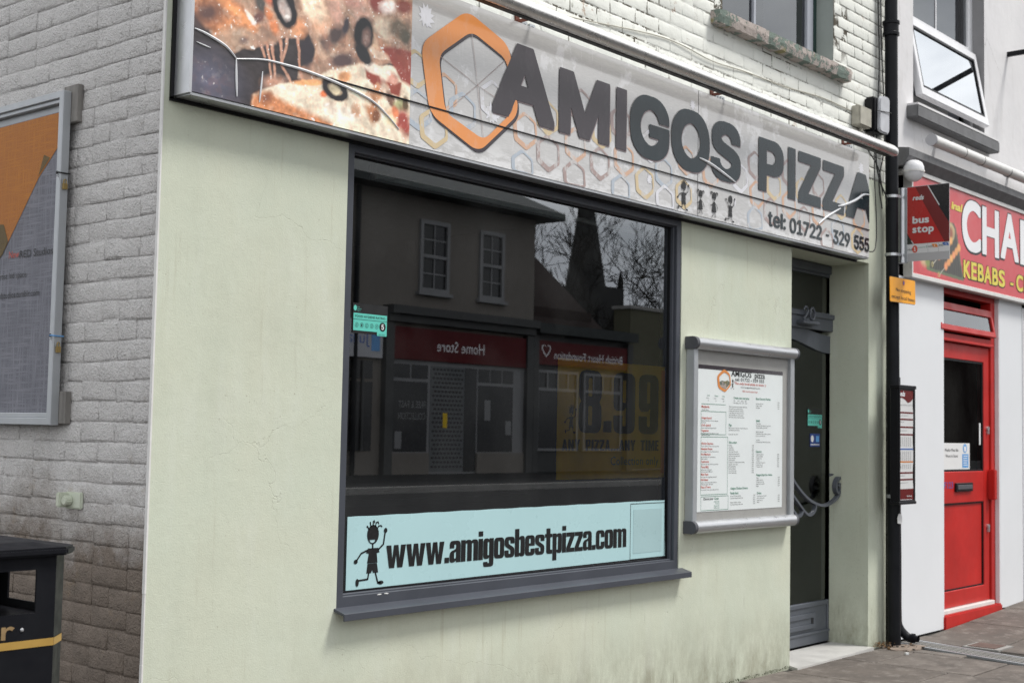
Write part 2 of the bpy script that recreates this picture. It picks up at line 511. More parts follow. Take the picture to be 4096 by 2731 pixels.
def m_flaky():
    t = NT('flaky_paint')
    g = t.remap(t.noise(9, 8, 0.72), 0.47, 0.50)
    c = t.mix(g, t.mix(t.noise(22, 5, 0.7), (0.10, 0.135, 0.115), (0.20, 0.25, 0.215)), (0.40, 0.345, 0.315))
    c = t.mix(t.remap(t.noise(17, 7, 0.75), 0.60, 0.64), c, (0.05, 0.048, 0.03))
    c = t.mix(t.remap(t.noise(6, 4), 0.60, 0.68), c, (0.25, 0.22, 0.11))
    t.base(c)
    t.set(rough=0.8)
    t.bump(t.math('ADD', g, t.noise(60, 4)), 0.6, 0.008)


m_flaky()


def m_weave(name, a, b):
    t = NT(name)
    w = t.math('MAXIMUM', t.remap(t.noise(150, 2, 0.4, t.pos((1, 1, 0.05)), 0.1), 0.40, 0.70),
               t.remap(t.noise(150, 2, 0.4, t.pos((1, 0.05, 1)), 0.1), 0.40, 0.70))
    w = t.math('MULTIPLY', w, t.remap(t.noise(6, 3), 0.3, 0.7, 0.5, 1.0))
    t.base(t.mix(w, a, b))
    t.set(rough=0.5)


m_weave('weave_grey', (0.125, 0.127, 0.155), (0.245, 0.247, 0.285))
m_weave('weave_orange', (0.40, 0.125, 0.002), (0.52, 0.185, 0.003))
m_weave('weave_dark', (0.09, 0.055, 0.006), (0.17, 0.10, 0.008))

# ------------------------------------------------------------------ geometry helpers


class MB:
    def __init__(self):
        self.v, self.f = [], []

    def add(self, vs, fs):
        o = len(self.v)
        self.v += [tuple(p) for p in vs]
        self.f += [tuple(i + o for i in f) for f in fs]
        return self

    def box(self, x0, x1, y0, y1, z0, z1):
        x0, x1 = min(x0, x1), max(x0, x1)
        y0, y1 = min(y0, y1), max(y0, y1)
        z0, z1 = min(z0, z1), max(z0, z1)
        return self.add([(x0, y0, z0), (x1, y0, z0), (x1, y1, z0), (x0, y1, z0), (x0, y0, z1), (x1, y0, z1), (x1, y1, z1), (x0, y1, z1)],
                        [(0, 3, 2, 1), (4, 5, 6, 7), (0, 1, 5, 4), (1, 2, 6, 5), (2, 3, 7, 6), (3, 0, 4, 7)])

    def quad(self, a, b, c, d):
        return self.add([a, b, c, d], [(0, 1, 2, 3)])

    def prism(self, pts, fn, d0, d1):
        """polygon pts (2D) extruded: fn(a, b, d) -> xyz"""
        n = len(pts)
        vs = [fn(a, b, d0) for a, b in pts] + [fn(a, b, d1) for a, b in pts]
        fs = [tuple(range(n - 1, -1, -1)), tuple(range(n, 2 * n))]
        fs += [(i, (i + 1) % n, n + (i + 1) % n, n + i) for i in range(n)]
        return self.add(vs, fs)

    def tube(self, path, r, seg=10, caps=True):
        path = [Vector(p) for p in path]
        n = len(path)
        rs = r if isinstance(r, (list, tuple)) else [r] * n
        vs, fs = [], []
        t0 = (path[1] - path[0]).normalized()
        ref = Vector((0, 0, 1)) if abs(t0.z) < 0.9 else Vector((1, 0, 0))
        a = t0.cross(ref).normalized()
        for i, p in enumerate(path):
            t = (path[min(i + 1, n - 1)] - path[max(i - 1, 0)]).normalized()
            a = (a - t * a.dot(t))
            a = a.normalized() if a.length > 1e-6 else t.orthogonal().normalized()
            b = t.cross(a)
            for k in range(seg):
                w = 2 * math.pi * k / seg
                vs.append(p + (a * math.cos(w) + b * math.sin(w)) * rs[i])
        for i in range(n - 1):
            for k in range(seg):
                k2 = (k + 1) % seg
                fs.append((i * seg + k, i * seg + k2, (i + 1) * seg + k2, (i + 1) * seg + k))
        if caps:
            fs.append(tuple(range(seg - 1, -1, -1)))
            fs.append(tuple((n - 1) * seg + k for k in range(seg)))
        return self.add(vs, fs)

    def strip(self, path, hw, hd):
        """flat bar along a path lying in a plane of constant y: hw half height, hd half depth"""
        path = [Vector(p) for p in path]
        n = len(path)
        vs, fs = [], []
        for i, p in enumerate(path):
            t = (path[min(i + 1, n - 1)] - path[max(i - 1, 0)]).normalized()
            nn = Vector((-t.z, 0, t.x))
            for s, d in ((1, -1), (1, 1), (-1, 1), (-1, -1)):
                vs.append(p + nn * hw * s + Vector((0, hd * d, 0)))
        for i in range(n - 1):
            for k in range(4):
                k2 = (k + 1) % 4
                fs.append((i * 4 + k, i * 4 + k2, (i + 1) * 4 + k2, (i + 1) * 4 + k))
        fs += [(3, 2, 1, 0), tuple((n - 1) * 4 + k for k in range(4))]
        return self.add(vs, fs)

    def lathe(self, prof, c, axis='z', seg=24):
        vs, fs = [], []
        for r, h in prof:
            for k in range(seg):
                w = 2 * math.pi * k / seg
                p, q = r * math.cos(w), r * math.sin(w)
                d = {'z': (p, q, h), 'x': (h, p, q), 'y': (q, h, p)}[axis]
                vs.append((c[0] + d[0], c[1] + d[1], c[2] + d[2]))
        n = len(prof)
        for i in range(n - 1):
            for k in range(seg):
                k2 = (k + 1) % seg
                fs.append((i * seg + k, i * seg + k2, (i + 1) * seg + k2, (i + 1) * seg + k))
        return self.add(vs, fs)

    def frame(self, x0, x1, z0, z1, w, y0, y1):
        """mitred rectangular frame, bars w wide inwards (w may be (left, right, bottom, top))"""
        l, r, b, t = w if isinstance(w, tuple) else (w, w, w, w)
        o = [(x0, z0), (x1, z0), (x1, z1), (x0, z1)]
        i = [(x0 + l, z0 + b), (x1 - r, z0 + b), (x1 - r, z1 - t), (x0 + l, z1 - t)]
        vs = [(a, y, c) for y in (y0, y1) for ring in (o, i) for a, c in ring]
        fs = []
        for k in range(4):
            k2 = (k + 1) % 4
            fs += [(k, k2, 4 + k2, 4 + k), (8 + k2, 8 + k, 12 + k, 12 + k2), (k2, k, 8 + k, 8 + k2), (4 + k, 4 + k2, 12 + k2, 12 + k)]
        return self.add(vs, fs)


def wloc(o):
    p = Vector((0, 0, 0))
    while o is not None:
        p += o.location
        o = o.parent
    return p


def tag(o, label=None, cat=None, group=None, kind=None):
    for k, v in (('label', label), ('category', cat), ('group', group), ('kind', kind)):
        if v:
            o[k] = v
    return o


def raw(name, mb, mat, origin=(0, 0, 0), smooth=False, bevel=0.0, seg=2):
    me = bpy.data.meshes.new(name)
    O = Vector(origin)
    me.from_pydata([Vector(p) - O for p in mb.v], [], mb.f)
    if bevel:
        bm = bmesh.new()
        bm.from_mesh(me)
        bmesh.ops.remove_doubles(bm, verts=bm.verts, dist=1e-5)
        bmesh.ops.recalc_face_normals(bm, faces=bm.faces)
        es = [e for e in bm.edges if len(e.link_faces) == 2 and e.calc_face_angle(0) > 0.5]
        bmesh.ops.bevel(bm, geom=es, offset=bevel, segments=seg, affect='EDGES', clamp_overlap=True)
        bm.to_mesh(me)
        bm.free()
    me.materials.append(MATS[mat])
    if smooth:
        me.polygons.foreach_set('use_smooth', [True] * len(me.polygons))
        try:
            me.set_sharp_from_angle(angle=R(40))
        except Exception:
            pass
    me.update()
    o = bpy.data.objects.new(name, me)
    col.objects.link(o)
    return o


def part(name, mb, mat, parent, smooth=False, bevel=0.0, seg=2, label=None, kind=None):
    o = raw(name, mb, mat, wloc(parent), smooth, bevel, seg)
    o.parent = parent
    return tag(o, label, None, None, kind)


def thing(name, label, cat, loc, group=None):
    o = bpy.data.objects.new(name, None)
    o.empty_display_size = 0.05
    col.objects.link(o)
    o.location = loc
    return tag(o, label, cat, group)


def solo(name, mb, mat, label, cat, group=None, smooth=False, bevel=0.0):
    xs = [p[0] for p in mb.v]; ys = [p[1] for p in mb.v]; zs = [p[2] for p in mb.v]
    c = ((min(xs) + max(xs)) / 2, (min(ys) + max(ys)) / 2, min(zs))
    o = raw(name, mb, mat, c, smooth, bevel)
    o.location = c
    return tag(o, label, cat, group)


def struct(name, mb, mat, smooth=False, kind='structure'):
    o = raw(name, mb, mat, (0, 0, 0), smooth)
    return tag(o, kind=kind)


def piece(name, mesh, parent, loc, rot=None):
    o = bpy.data.objects.new(name, mesh)
    col.objects.link(o)
    o.parent = parent
    o.location = Vector(loc) - wloc(parent)
    if rot:
        o.rotation_euler = rot
    return o


# ---- flat print: filled outlines laid on a plane
def FX(y):
    """plane facing the street at depth y: a = x, b = z"""
    return lambda a, b: (a, y, b)


def FL(x):
    """plane facing left at x: a = -y, b = z"""
    return lambda a, b: (x, -a, b)


def FB(y):
    """plane facing the shop from across the street: a = -x, b = z"""
    return lambda a, b: (-a, y, b)


def fill(polys, fn, mb=None):
    """fill 2D outlines (holes allowed) and lay them on a plane"""
    mb = mb or MB()
    cu = bpy.data.curves.new('outline', 'CURVE')
    cu.dimensions = '2D'
    cu.fill_mode = 'BOTH'
    for pts in polys:
        sp = cu.splines.new('POLY')
        sp.points.add(len(pts) - 1)
        sp.use_cyclic_u = True
        for i, (a, b) in enumerate(pts):
            sp.points[i].co = (a, b, 0, 1)
    _curve_to(cu, fn, mb)
    return mb


def _curve_to(cu, fn, mb):
    o = bpy.data.objects.new('outline', cu)
    me = o.to_mesh()
    if me is not None and len(me.vertices):
        vs = [v.co for v in me.vertices]
        fs = []
        for p in me.polygons:
            i = list(p.vertices)
            if p.normal.z < 0:
                i.reverse()
            fs.append(tuple(i))
        mb.add([fn(v.x, v.y) for v in vs], fs)
    o.to_mesh_clear()
    bpy.data.objects.remove(o)
    bpy.data.curves.remove(cu)


def ring(pts, inner):
    return [pts, inner]


def rpoly(pts, r, n=4):
    """polygon with rounded corners"""
    out = []
    k = len(pts)
    for i in range(k):
        p, a, b = Vector(pts[i]), Vector(pts[i - 1]), Vector(pts[(i + 1) % k])
        da, db = (a - p), (b - p)
        rr = min(r, da.length * 0.45, db.length * 0.45)
        s, e = p + da.normalized() * rr, p + db.normalized() * rr
        for j in range(n + 1):
            t = j / n
            q = s * (1 - t) ** 2 + p * 2 * t * (1 - t) + e * t * t
            out.append((q.x, q.y))
    return out


def ell(cx, cz, rx, rz, rot=0.0, n=20):
    c, s = math.cos(rot), math.sin(rot)
    return [(cx + rx * math.cos(w) * c - rz * math.sin(w) * s, cz + rx * math.cos(w) * s + rz * math.sin(w) * c)
            for w in (2 * math.pi * k / n for k in range(n))]


def line(mb, pts, w, fn):
    """stroke of half width w"""
    for (a, b), (c, d) in zip(pts[:-1], pts[1:]):
        t = Vector((c - a, d - b))
        if t.length < 1e-9:
            continue
        t.normalize()
        nx, nz = -t.y * w, t.x * w
        ex, ez = t.x * w * 0.6, t.y * w * 0.6
        mb.add([fn(a - nx - ex, b - nz - ez), fn(c - nx + ex, d - nz + ez), fn(c + nx + ex, d + nz + ez), fn(a + nx - ex, b + nz - ez)], [(0, 1, 2, 3)])
    return mb


def rect(mb, a0, a1, b0, b1, fn):
    return mb.add([fn(a0, b0), fn(a1, b0), fn(a1, b1), fn(a0, b1)], [(0, 1, 2, 3)])


# ------------------------------------------------------------------ lettering outlines (thousandths of an em)
GL = json.loads('''{"B":{"A":[[-11,-32,114,-31,167,110,313,110,366,-31,487,-32,493,-28,496,3,494,33,312,529,304,539,175,540,169,536,-16,29,-16,-25],[209,230,208,235,239,321,270,231]],"G":[[211,-38,325,-38,359,-32,402,-15,438,9,471,44,492,79,504,113,512,181,512,253,510,283,505,288,254,287,250,281,248,253,251,172,257,168,371,167,359,142,340,119,321,106,279,88,245,92,202,115,171,148,150,187,138,237,138,273,150,321,177,370,200,393,241,416,269,422,301,412,326,397,351,372,381,316,499,316,505,320,508,351,504,391,492,425,471,460,446,489,416,513,385,530,349,542,307,548,205,546,161,536,126,519,86,489,59,458,30,407,16,363,8,303,6,233,14,157,32,97,61,48,106,3,159,-26]],"I":[[0,-32,143,-32,143,540,0,540]],"M":[[33,-32,147,-32,153,-28,156,3,157,215,252,-25,258,-31,367,-32,373,-28,469,213,470,3,473,-28,479,-32,593,-32,599,-28,602,3,602,505,600,533,596,539,451,540,443,534,315,201,185,534,177,540,35,540,29,536,26,505,26,3,28,-27]],"O":[[209,-38,323,-38,375,-26,412,-7,444,17,475,52,502,99,518,149,526,217,526,291,520,347,504,405,471,462,440,495,410,517,381,532,351,542,307,548,225,548,169,538,124,517,94,495,57,454,28,401,14,353,6,275,8,205,14,155,36,89,75,32,110,1,159,-26],[259,88,225,100,204,113,183,132,167,154,150,187,142,213,138,237,138,273,154,331,179,372,212,401,237,414,267,422,297,414,322,401,336,391,359,366,373,344,388,309,396,271,396,239,382,183,351,132,324,109,295,94,273,88]],"P":[[33,-32,149,-32,155,-28,158,3,159,154,287,154,331,162,364,177,384,191,407,214,419,232,436,273,440,297,442,371,438,413,430,441,415,470,392,497,358,521,333,532,291,540,35,540,29,536,26,505,26,3,28,-27],[159,274,159,420,221,420,247,416,272,405,291,390,304,369,310,347,297,314,280,295,257,282,233,276]],"S":[[163,-40,283,-40,343,-26,380,-5,409,22,423,42,436,73,442,121,440,185,434,211,411,248,388,269,345,294,191,342,168,357,154,373,154,381,163,394,178,407,211,422,229,424,251,418,278,403,297,380,304,353,311,346,425,346,431,350,434,381,432,421,424,451,415,468,399,490,376,511,347,528,319,540,269,548,185,548,123,536,74,509,47,482,32,457,24,437,18,387,20,331,30,293,45,270,72,245,107,224,273,170,294,157,308,139,295,116,276,101,241,86,217,84,189,92,164,107,149,124,138,149,138,159,131,168,13,168,7,164,4,131,8,87,18,55,39,22,68,-5,105,-26]],"Z":[[15,-32,425,-32,431,-28,434,55,432,83,428,89,195,91,425,428,430,463,430,505,428,533,424,539,15,540,9,536,6,455,8,425,13,420,245,419,13,80,8,45,8,3,10,-27]]},"T":{"-":[[101,172,349,172,354,191,352,257,347,260,101,260,96,241,96,191]],"0":[[187,-22,277,-20,313,-8,344,13,371,42,392,77,408,121,418,173,424,241,422,301,412,371,396,421,371,466,342,497,305,520,269,530,185,530,153,522,114,499,81,464,58,423,46,389,36,341,30,289,30,219,42,133,56,89,81,44,114,9,149,-12],[223,66,203,72,182,85,167,100,144,141,134,173,128,213,128,295,140,357,165,406,192,431,211,440,233,442,270,425,291,402,308,371,324,307,326,227,316,161,297,116,283,96,266,81,245,70]],"1":[[63,-16,401,-16,406,-13,408,51,404,69,294,71,294,505,289,524,183,524,70,441,68,361,73,342,102,343,194,409,194,73,191,70,62,69,58,51,58,3]],"2":[[51,-16,405,-14,408,3,408,53,403,72,195,73,341,230,375,278,392,317,399,373,396,409,388,439,367,474,344,497,320,513,281,528,251,532,199,532,169,528,139,518,116,505,87,480,71,458,60,437,50,397,48,365,53,346,142,347,146,379,161,410,182,429,215,442,243,440,276,423,287,412,300,389,302,361,293,336,265,294,49,62,46,3]],"3":[[175,-22,259,-22,315,-8,342,7,375,36,400,77,410,123,410,167,404,201,389,234,354,273,336,285,303,300,266,307,387,444,390,505,385,524,59,524,54,521,52,455,57,436,247,435,141,314,138,297,140,235,145,232,219,230,257,220,289,198,299,184,310,159,312,147,310,129,297,104,273,82,251,72,221,66,181,74,154,89,137,108,123,148,29,146,26,123,32,87,43,60,63,32,84,13,121,-8]],"4":[[269,-16,356,-15,360,3,360,89,427,90,432,109,432,159,428,177,360,179,360,315,355,334,267,332,264,315,263,178,141,179,323,488,327,507,326,521,321,524,235,524,229,520,29,182,22,157,22,109,27,90,263,90,264,3]],"5":[[181,-22,273,-20,301,-12,346,15,375,46,396,83,408,139,408,189,398,239,381,274,363,298,328,327,297,342,255,350,205,350,156,339,166,435,379,436,384,455,384,505,379,524,85,524,80,521,50,265,53,238,107,230,141,230,156,241,191,256,211,260,241,256,266,243,287,224,304,195,310,173,310,151,304,129,283,96,247,72,221,66,195,72,164,91,149,110,135,146,45,144,42,119,48,85,59,58,77,32,92,17,118,-1,159,-18]],"6":[[187,-22,263,-22,293,-16,326,-1,346,13,375,44,390,69,400,97,406,133,404,197,390,247,373,274,348,299,311,320,267,330,225,331,335,490,338,507,333,524,241,524,233,518,101,324,68,265,54,227,46,181,46,139,56,87,73,52,91,28,124,1,149,-12],[217,66,190,77,165,98,148,127,142,159,144,177,157,206,180,231,211,246,233,248,266,235,289,214,308,177,310,149,299,116,289,100,274,85,243,68]],"7":[[85,-16,181,-14,406,433,408,505,404,523,47,522,44,505,44,455,49,436,293,435,82,17,80,1]],"8":[[183,-22,269,-22,301,-16,346,3,364,15,395,48,408,71,416,101,418,155,410,195,399,218,385,238,366,257,351,267,373,290,394,331,400,369,400,391,390,441,369,476,342,501,303,522,269,530,183,530,143,520,122,509,102,495,77,468,62,441,56,419,52,369,58,331,79,290,101,267,67,238,44,199,34,151,34,121,40,85,59,46,94,11,133,-10],[215,66,185,74,168,83,147,102,134,127,134,149,149,180,172,201,199,214,235,218,259,212,280,201,303,180,318,151,318,129,305,102,284,83,247,68],[221,306,199,312,170,331,154,357,150,379,159,404,172,421,195,436,227,444,257,436,278,423,298,395,302,371,291,344,272,323,247,310]],"9":[[119,-16,217,-14,351,184,384,243,398,281,406,325,406,373,392,433,373,466,344,497,295,524,251,532,201,532,171,528,147,520,116,503,83,472,64,441,52,411,46,373,46,329,52,291,73,244,96,217,129,194,165,182,227,177,117,18,114,1],[223,260,188,273,167,290,146,327,144,365,159,402,180,425,203,438,227,444,264,431,285,414,304,383,310,359,310,343,297,306,274,279,247,264]],":":[[71,-20,127,-18,138,-11,154,9,159,41,156,67,149,82,127,100,69,102,50,91,36,71,32,49,36,11,50,-9],[77,254,123,256,136,263,149,276,156,289,158,327,154,349,140,367,125,376,115,378,65,376,56,371,41,356,36,347,32,325,36,285,54,263]],"e":[[175,-24,247,-24,297,-12,334,9,361,36,380,73,382,89,378,107,319,122,295,122,289,118,275,92,254,75,223,64,199,64,179,70,156,83,137,102,122,129,116,149,119,154,383,154,388,157,390,199,384,257,372,301,355,332,334,357,308,377,287,388,239,400,157,398,123,388,94,371,63,342,43,312,28,277,20,239,16,207,18,149,26,105,45,60,63,34,98,3,131,-14],[119,236,129,264,156,295,179,308,205,314,231,308,258,291,273,272,288,239,285,236]],"l":[[0,-18,111,-18,111,524,0,524]],"t":[[137,-20,201,-20,223,-16,228,-11,230,9,217,68,163,68,151,76,144,91,144,311,219,314,222,331,220,391,215,396,144,397,144,469,140,487,53,488,48,485,46,469,46,397,-5,396,-10,393,-12,377,-10,317,-5,312,46,311,46,91,50,57,56,35,69,14,88,-3,109,-14]]},"G":{"-":[[13,146,311,146,316,151,318,177,316,291,309,296,13,296,8,291,6,265,6,177,8,151]],"A":[[-27,-28,128,-27,134,-21,212,165,219,174,445,174,538,-27,691,-28,697,-24,700,3,698,25,694,37,398,703,390,713,267,714,261,710,-30,31,-33,1,-32,-23],[279,318,328,435,380,319]],"B":[[49,-28,357,-28,409,-22,461,-6,498,15,531,44,555,78,570,115,576,161,574,229,568,259,549,300,539,314,510,343,468,369,493,400,510,437,516,483,516,529,512,567,502,599,487,626,466,651,430,679,389,698,319,710,51,710,45,706,42,679,42,3,44,-23],[209,116,209,274,285,274,333,266,374,247,389,234,397,222,408,197,406,187,389,156,366,137,329,122,291,116],[209,418,209,566,253,566,289,560,316,547,335,530,348,497,333,460,323,448,297,432,273,424,233,418]],"C":[[355,-36,491,-36,539,-30,629,-6,692,23,696,29,698,53,696,181,689,186,635,186,604,167,539,136,489,120,431,110,381,116,357,122,296,149,264,171,233,204,213,234,194,277,184,321,184,357,194,401,208,435,239,482,268,511,296,531,341,554,379,566,417,572,459,568,511,556,577,530,627,502,683,502,688,507,690,533,690,633,688,659,679,666,583,700,505,716,361,718,303,710,253,696,215,680,182,661,146,635,103,594,87,574,50,513,26,445,18,401,14,317,24,235,38,191,65,136,91,98,130,57,192,11,235,-10,265,-20,331,-34]],"E":[[49,-28,497,-28,503,-24,506,3,506,85,504,111,499,116,211,116,208,119,209,272,477,272,484,277,486,303,486,385,484,411,479,416,209,416,208,565,490,567,494,573,496,597,496,679,494,703,490,709,51,710,45,706,42,679,42,3,44,-23]],"H":[[49,-28,199,-28,205,-24,208,3,208,267,211,270,521,270,522,3,525,-24,531,-28,679,-28,685,-24,688,3,688,679,686,703,682,709,531,710,525,706,522,679,522,417,519,414,209,414,208,679,205,706,199,710,51,710,45,706,42,679,42,3,44,-23]],"K":[[49,-28,199,-28,205,-24,208,3,209,245,490,-27,679,-28,685,-24,687,1,685,26,341,361,613,656,615,681,614,703,610,709,432,709,209,469,208,679,205,706,199,710,51,710,45,706,42,679,42,3,44,-23]],"R":[[51,-28,201,-28,207,-24,210,3,210,263,213,266,231,262,258,247,299,208,343,150,458,-27,629,-28,636,-23,635,26,585,94,483,254,430,317,471,358,487,384,498,411,504,441,507,491,504,541,494,585,469,630,436,663,395,688,345,704,299,710,53,710,46,705,44,679,44,3,46,-23],[211,412,210,569,231,570,269,564,287,558,312,543,325,528,338,495,334,475,317,446,290,427,267,418,231,412]],"S":[[207,-38,261,-38,313,-32,353,-18,380,-1,411,26,435,60,452,101,458,137,460,183,454,245,438,287,413,326,360,375,234,451,200,475,183,492,168,517,168,525,184,549,213,566,235,572,247,572,289,560,318,545,371,504,425,504,431,508,434,535,434,641,431,668,408,683,369,702,303,718,221,720,175,716,137,708,92,687,70,671,47,648,33,628,20,603,10,563,6,503,12,445,29,406,47,380,82,345,108,325,250,233,283,200,298,171,298,163,289,146,272,129,249,116,229,110,217,110,191,116,144,139,114,161,73,204,17,204,12,199,10,173,12,31,40,9,93,-18,145,-32]],"a":[[297,-38,351,-38,381,-34,426,-11,444,5,446,77,443,104,437,108,385,108,382,111,382,307,378,357,370,393,353,424,332,447,306,465,269,480,231,486,135,486,105,482,71,472,34,451,4,423,2,305,5,278,11,274,65,274,84,295,112,317,143,334,177,343,206,331,215,320,224,297,85,246,46,223,21,200,4,175,-6,135,-6,65,4,29,19,6,40,-15,79,-34,187,-36,215,-30,243,-18,261,-32],[179,88,170,93,155,110,154,119,159,128,188,153,223,170,223,112,202,97]],"b":[[157,-36,287,-36,315,-32,367,-16,398,1,422,19,459,62,486,119,494,155,500,215,496,295,488,335,465,388,435,428,390,463,349,480,313,486,225,486,182,479,182,679,180,705,176,709,35,710,28,705,26,679,28,3,32,-3,67,-18,105,-28],[223,106,182,115,182,307,188,315,214,333,231,342,253,346,284,333,298,323,313,306,336,257,341,221,328,173,302,137,280,121,257,110,241,106]],"d":[[217,-28,477,-28,484,-23,486,3,486,679,484,705,479,710,334,709,330,705,328,679,328,485,225,486,181,480,145,468,94,437,61,404,37,368,26,343,14,293,10,217,18,145,26,115,45,74,63,48,92,19,118,1,167,-20],[273,104,225,118,199,138,189,152,174,185,170,205,170,235,182,275,210,315,245,338,285,348,323,338,328,333,328,107,325,104]],"e":[[231,-38,325,-36,381,-26,446,3,462,13,470,23,472,127,470,151,466,157,409,158,339,120,299,108,277,106,241,116,212,133,195,150,177,182,471,184,478,189,480,235,474,301,460,359,447,388,421,426,394,451,353,474,311,484,191,484,143,472,110,455,88,439,59,410,45,390,24,347,10,285,8,201,14,151,30,97,57,50,96,9,122,-9,171,-30],[183,298,185,306,202,327,229,344,249,350,267,346,292,331,314,301,311,298]],"i":[[39,-28,179,-28,186,-23,188,3,188,447,186,473,181,478,41,478,34,473,32,447,32,3,34,-23],[73,504,155,506,168,513,189,536,194,549,197,585,194,621,185,640,168,657,145,666,75,666,52,657,31,634,26,621,24,597,26,547,35,530,52,513]],"l":[[39,-28,179,-28,186,-21,188,679,186,705,179,710,41,710,34,703,32,3,34,-23]],"n":[[35,-28,175,-28,181,-24,184,3,184,301,218,333,257,354,265,354,282,345,297,330,310,307,316,283,316,3,319,-24,325,-28,465,-28,471,-24,474,3,474,275,470,331,462,373,443,416,406,457,373,476,329,486,245,486,213,480,185,468,175,478,37,478,31,474,28,447,28,3,30,-23]],"o":[[245,-38,299,-38,357,-32,395,-22,442,1,464,17,507,64,526,97,542,143,550,213,548,267,542,311,521,364,491,406,446,445,407,466,363,480,317,486,231,486,187,480,145,466,104,443,57,400,31,362,10,309,2,243,6,169,18,117,47,62,84,21,124,-7,181,-30],[265,102,245,108,214,125,191,148,175,174,166,197,162,215,162,239,179,284,191,302,208,319,243,340,273,348,299,342,326,329,359,302,373,282,384,259,390,237,390,213,384,189,371,162,350,135,309,110,281,102]],"p":[[31,-258,174,-257,178,-253,180,-227,180,-37,293,-36,327,-30,371,-14,412,13,447,48,474,91,490,137,498,205,494,285,486,325,469,366,447,398,420,425,367,456,307,472,237,478,33,478,26,473,24,447,24,-227,26,-253],[221,102,183,114,180,119,180,339,183,342,241,338,267,330,294,315,319,288,330,267,338,237,338,211,332,189,319,162,305,142,286,125,255,108,233,102]],"r":[[43,-28,183,-28,189,-24,192,3,192,241,202,277,227,316,246,331,261,338,282,331,321,302,380,303,428,381,428,431,398,457,367,476,329,486,241,484,220,475,191,455,190,473,183,478,45,478,39,474,36,447,36,3,38,-23]],"s":[[169,-38,249,-36,279,-30,312,-15,351,20,368,49,376,79,379,123,376,165,370,185,357,206,320,243,204,319,180,339,193,348,211,346,249,332,295,306,349,306,355,310,358,337,358,419,355,446,313,468,265,482,237,486,145,486,91,474,60,457,35,432,20,407,14,385,10,349,14,293,24,263,39,242,82,203,178,145,204,127,212,117,195,104,179,102,129,120,73,154,14,153,10,147,8,123,10,7,45,-12,83,-26,135,-36]],"t":[[169,-36,271,-36,309,-28,360,-7,364,-3,366,23,366,101,364,127,359,132,303,132,257,108,233,104,211,120,202,139,202,341,338,343,342,347,344,373,342,473,335,478,203,478,199,566,193,570,141,570,-31,404,-34,373,-32,347,-27,342,44,341,44,115,48,79,58,43,73,18,100,-9,135,-28]],"u":[[187,-38,261,-36,293,-28,313,-18,323,-28,463,-28,469,-24,472,3,472,447,470,471,466,477,323,478,317,474,314,447,314,149,286,119,241,96,214,107,201,118,184,155,184,447,181,474,175,478,35,478,29,474,26,447,26,151,36,79,55,36,69,16,88,-3,125,-26,153,-34]]}}''')


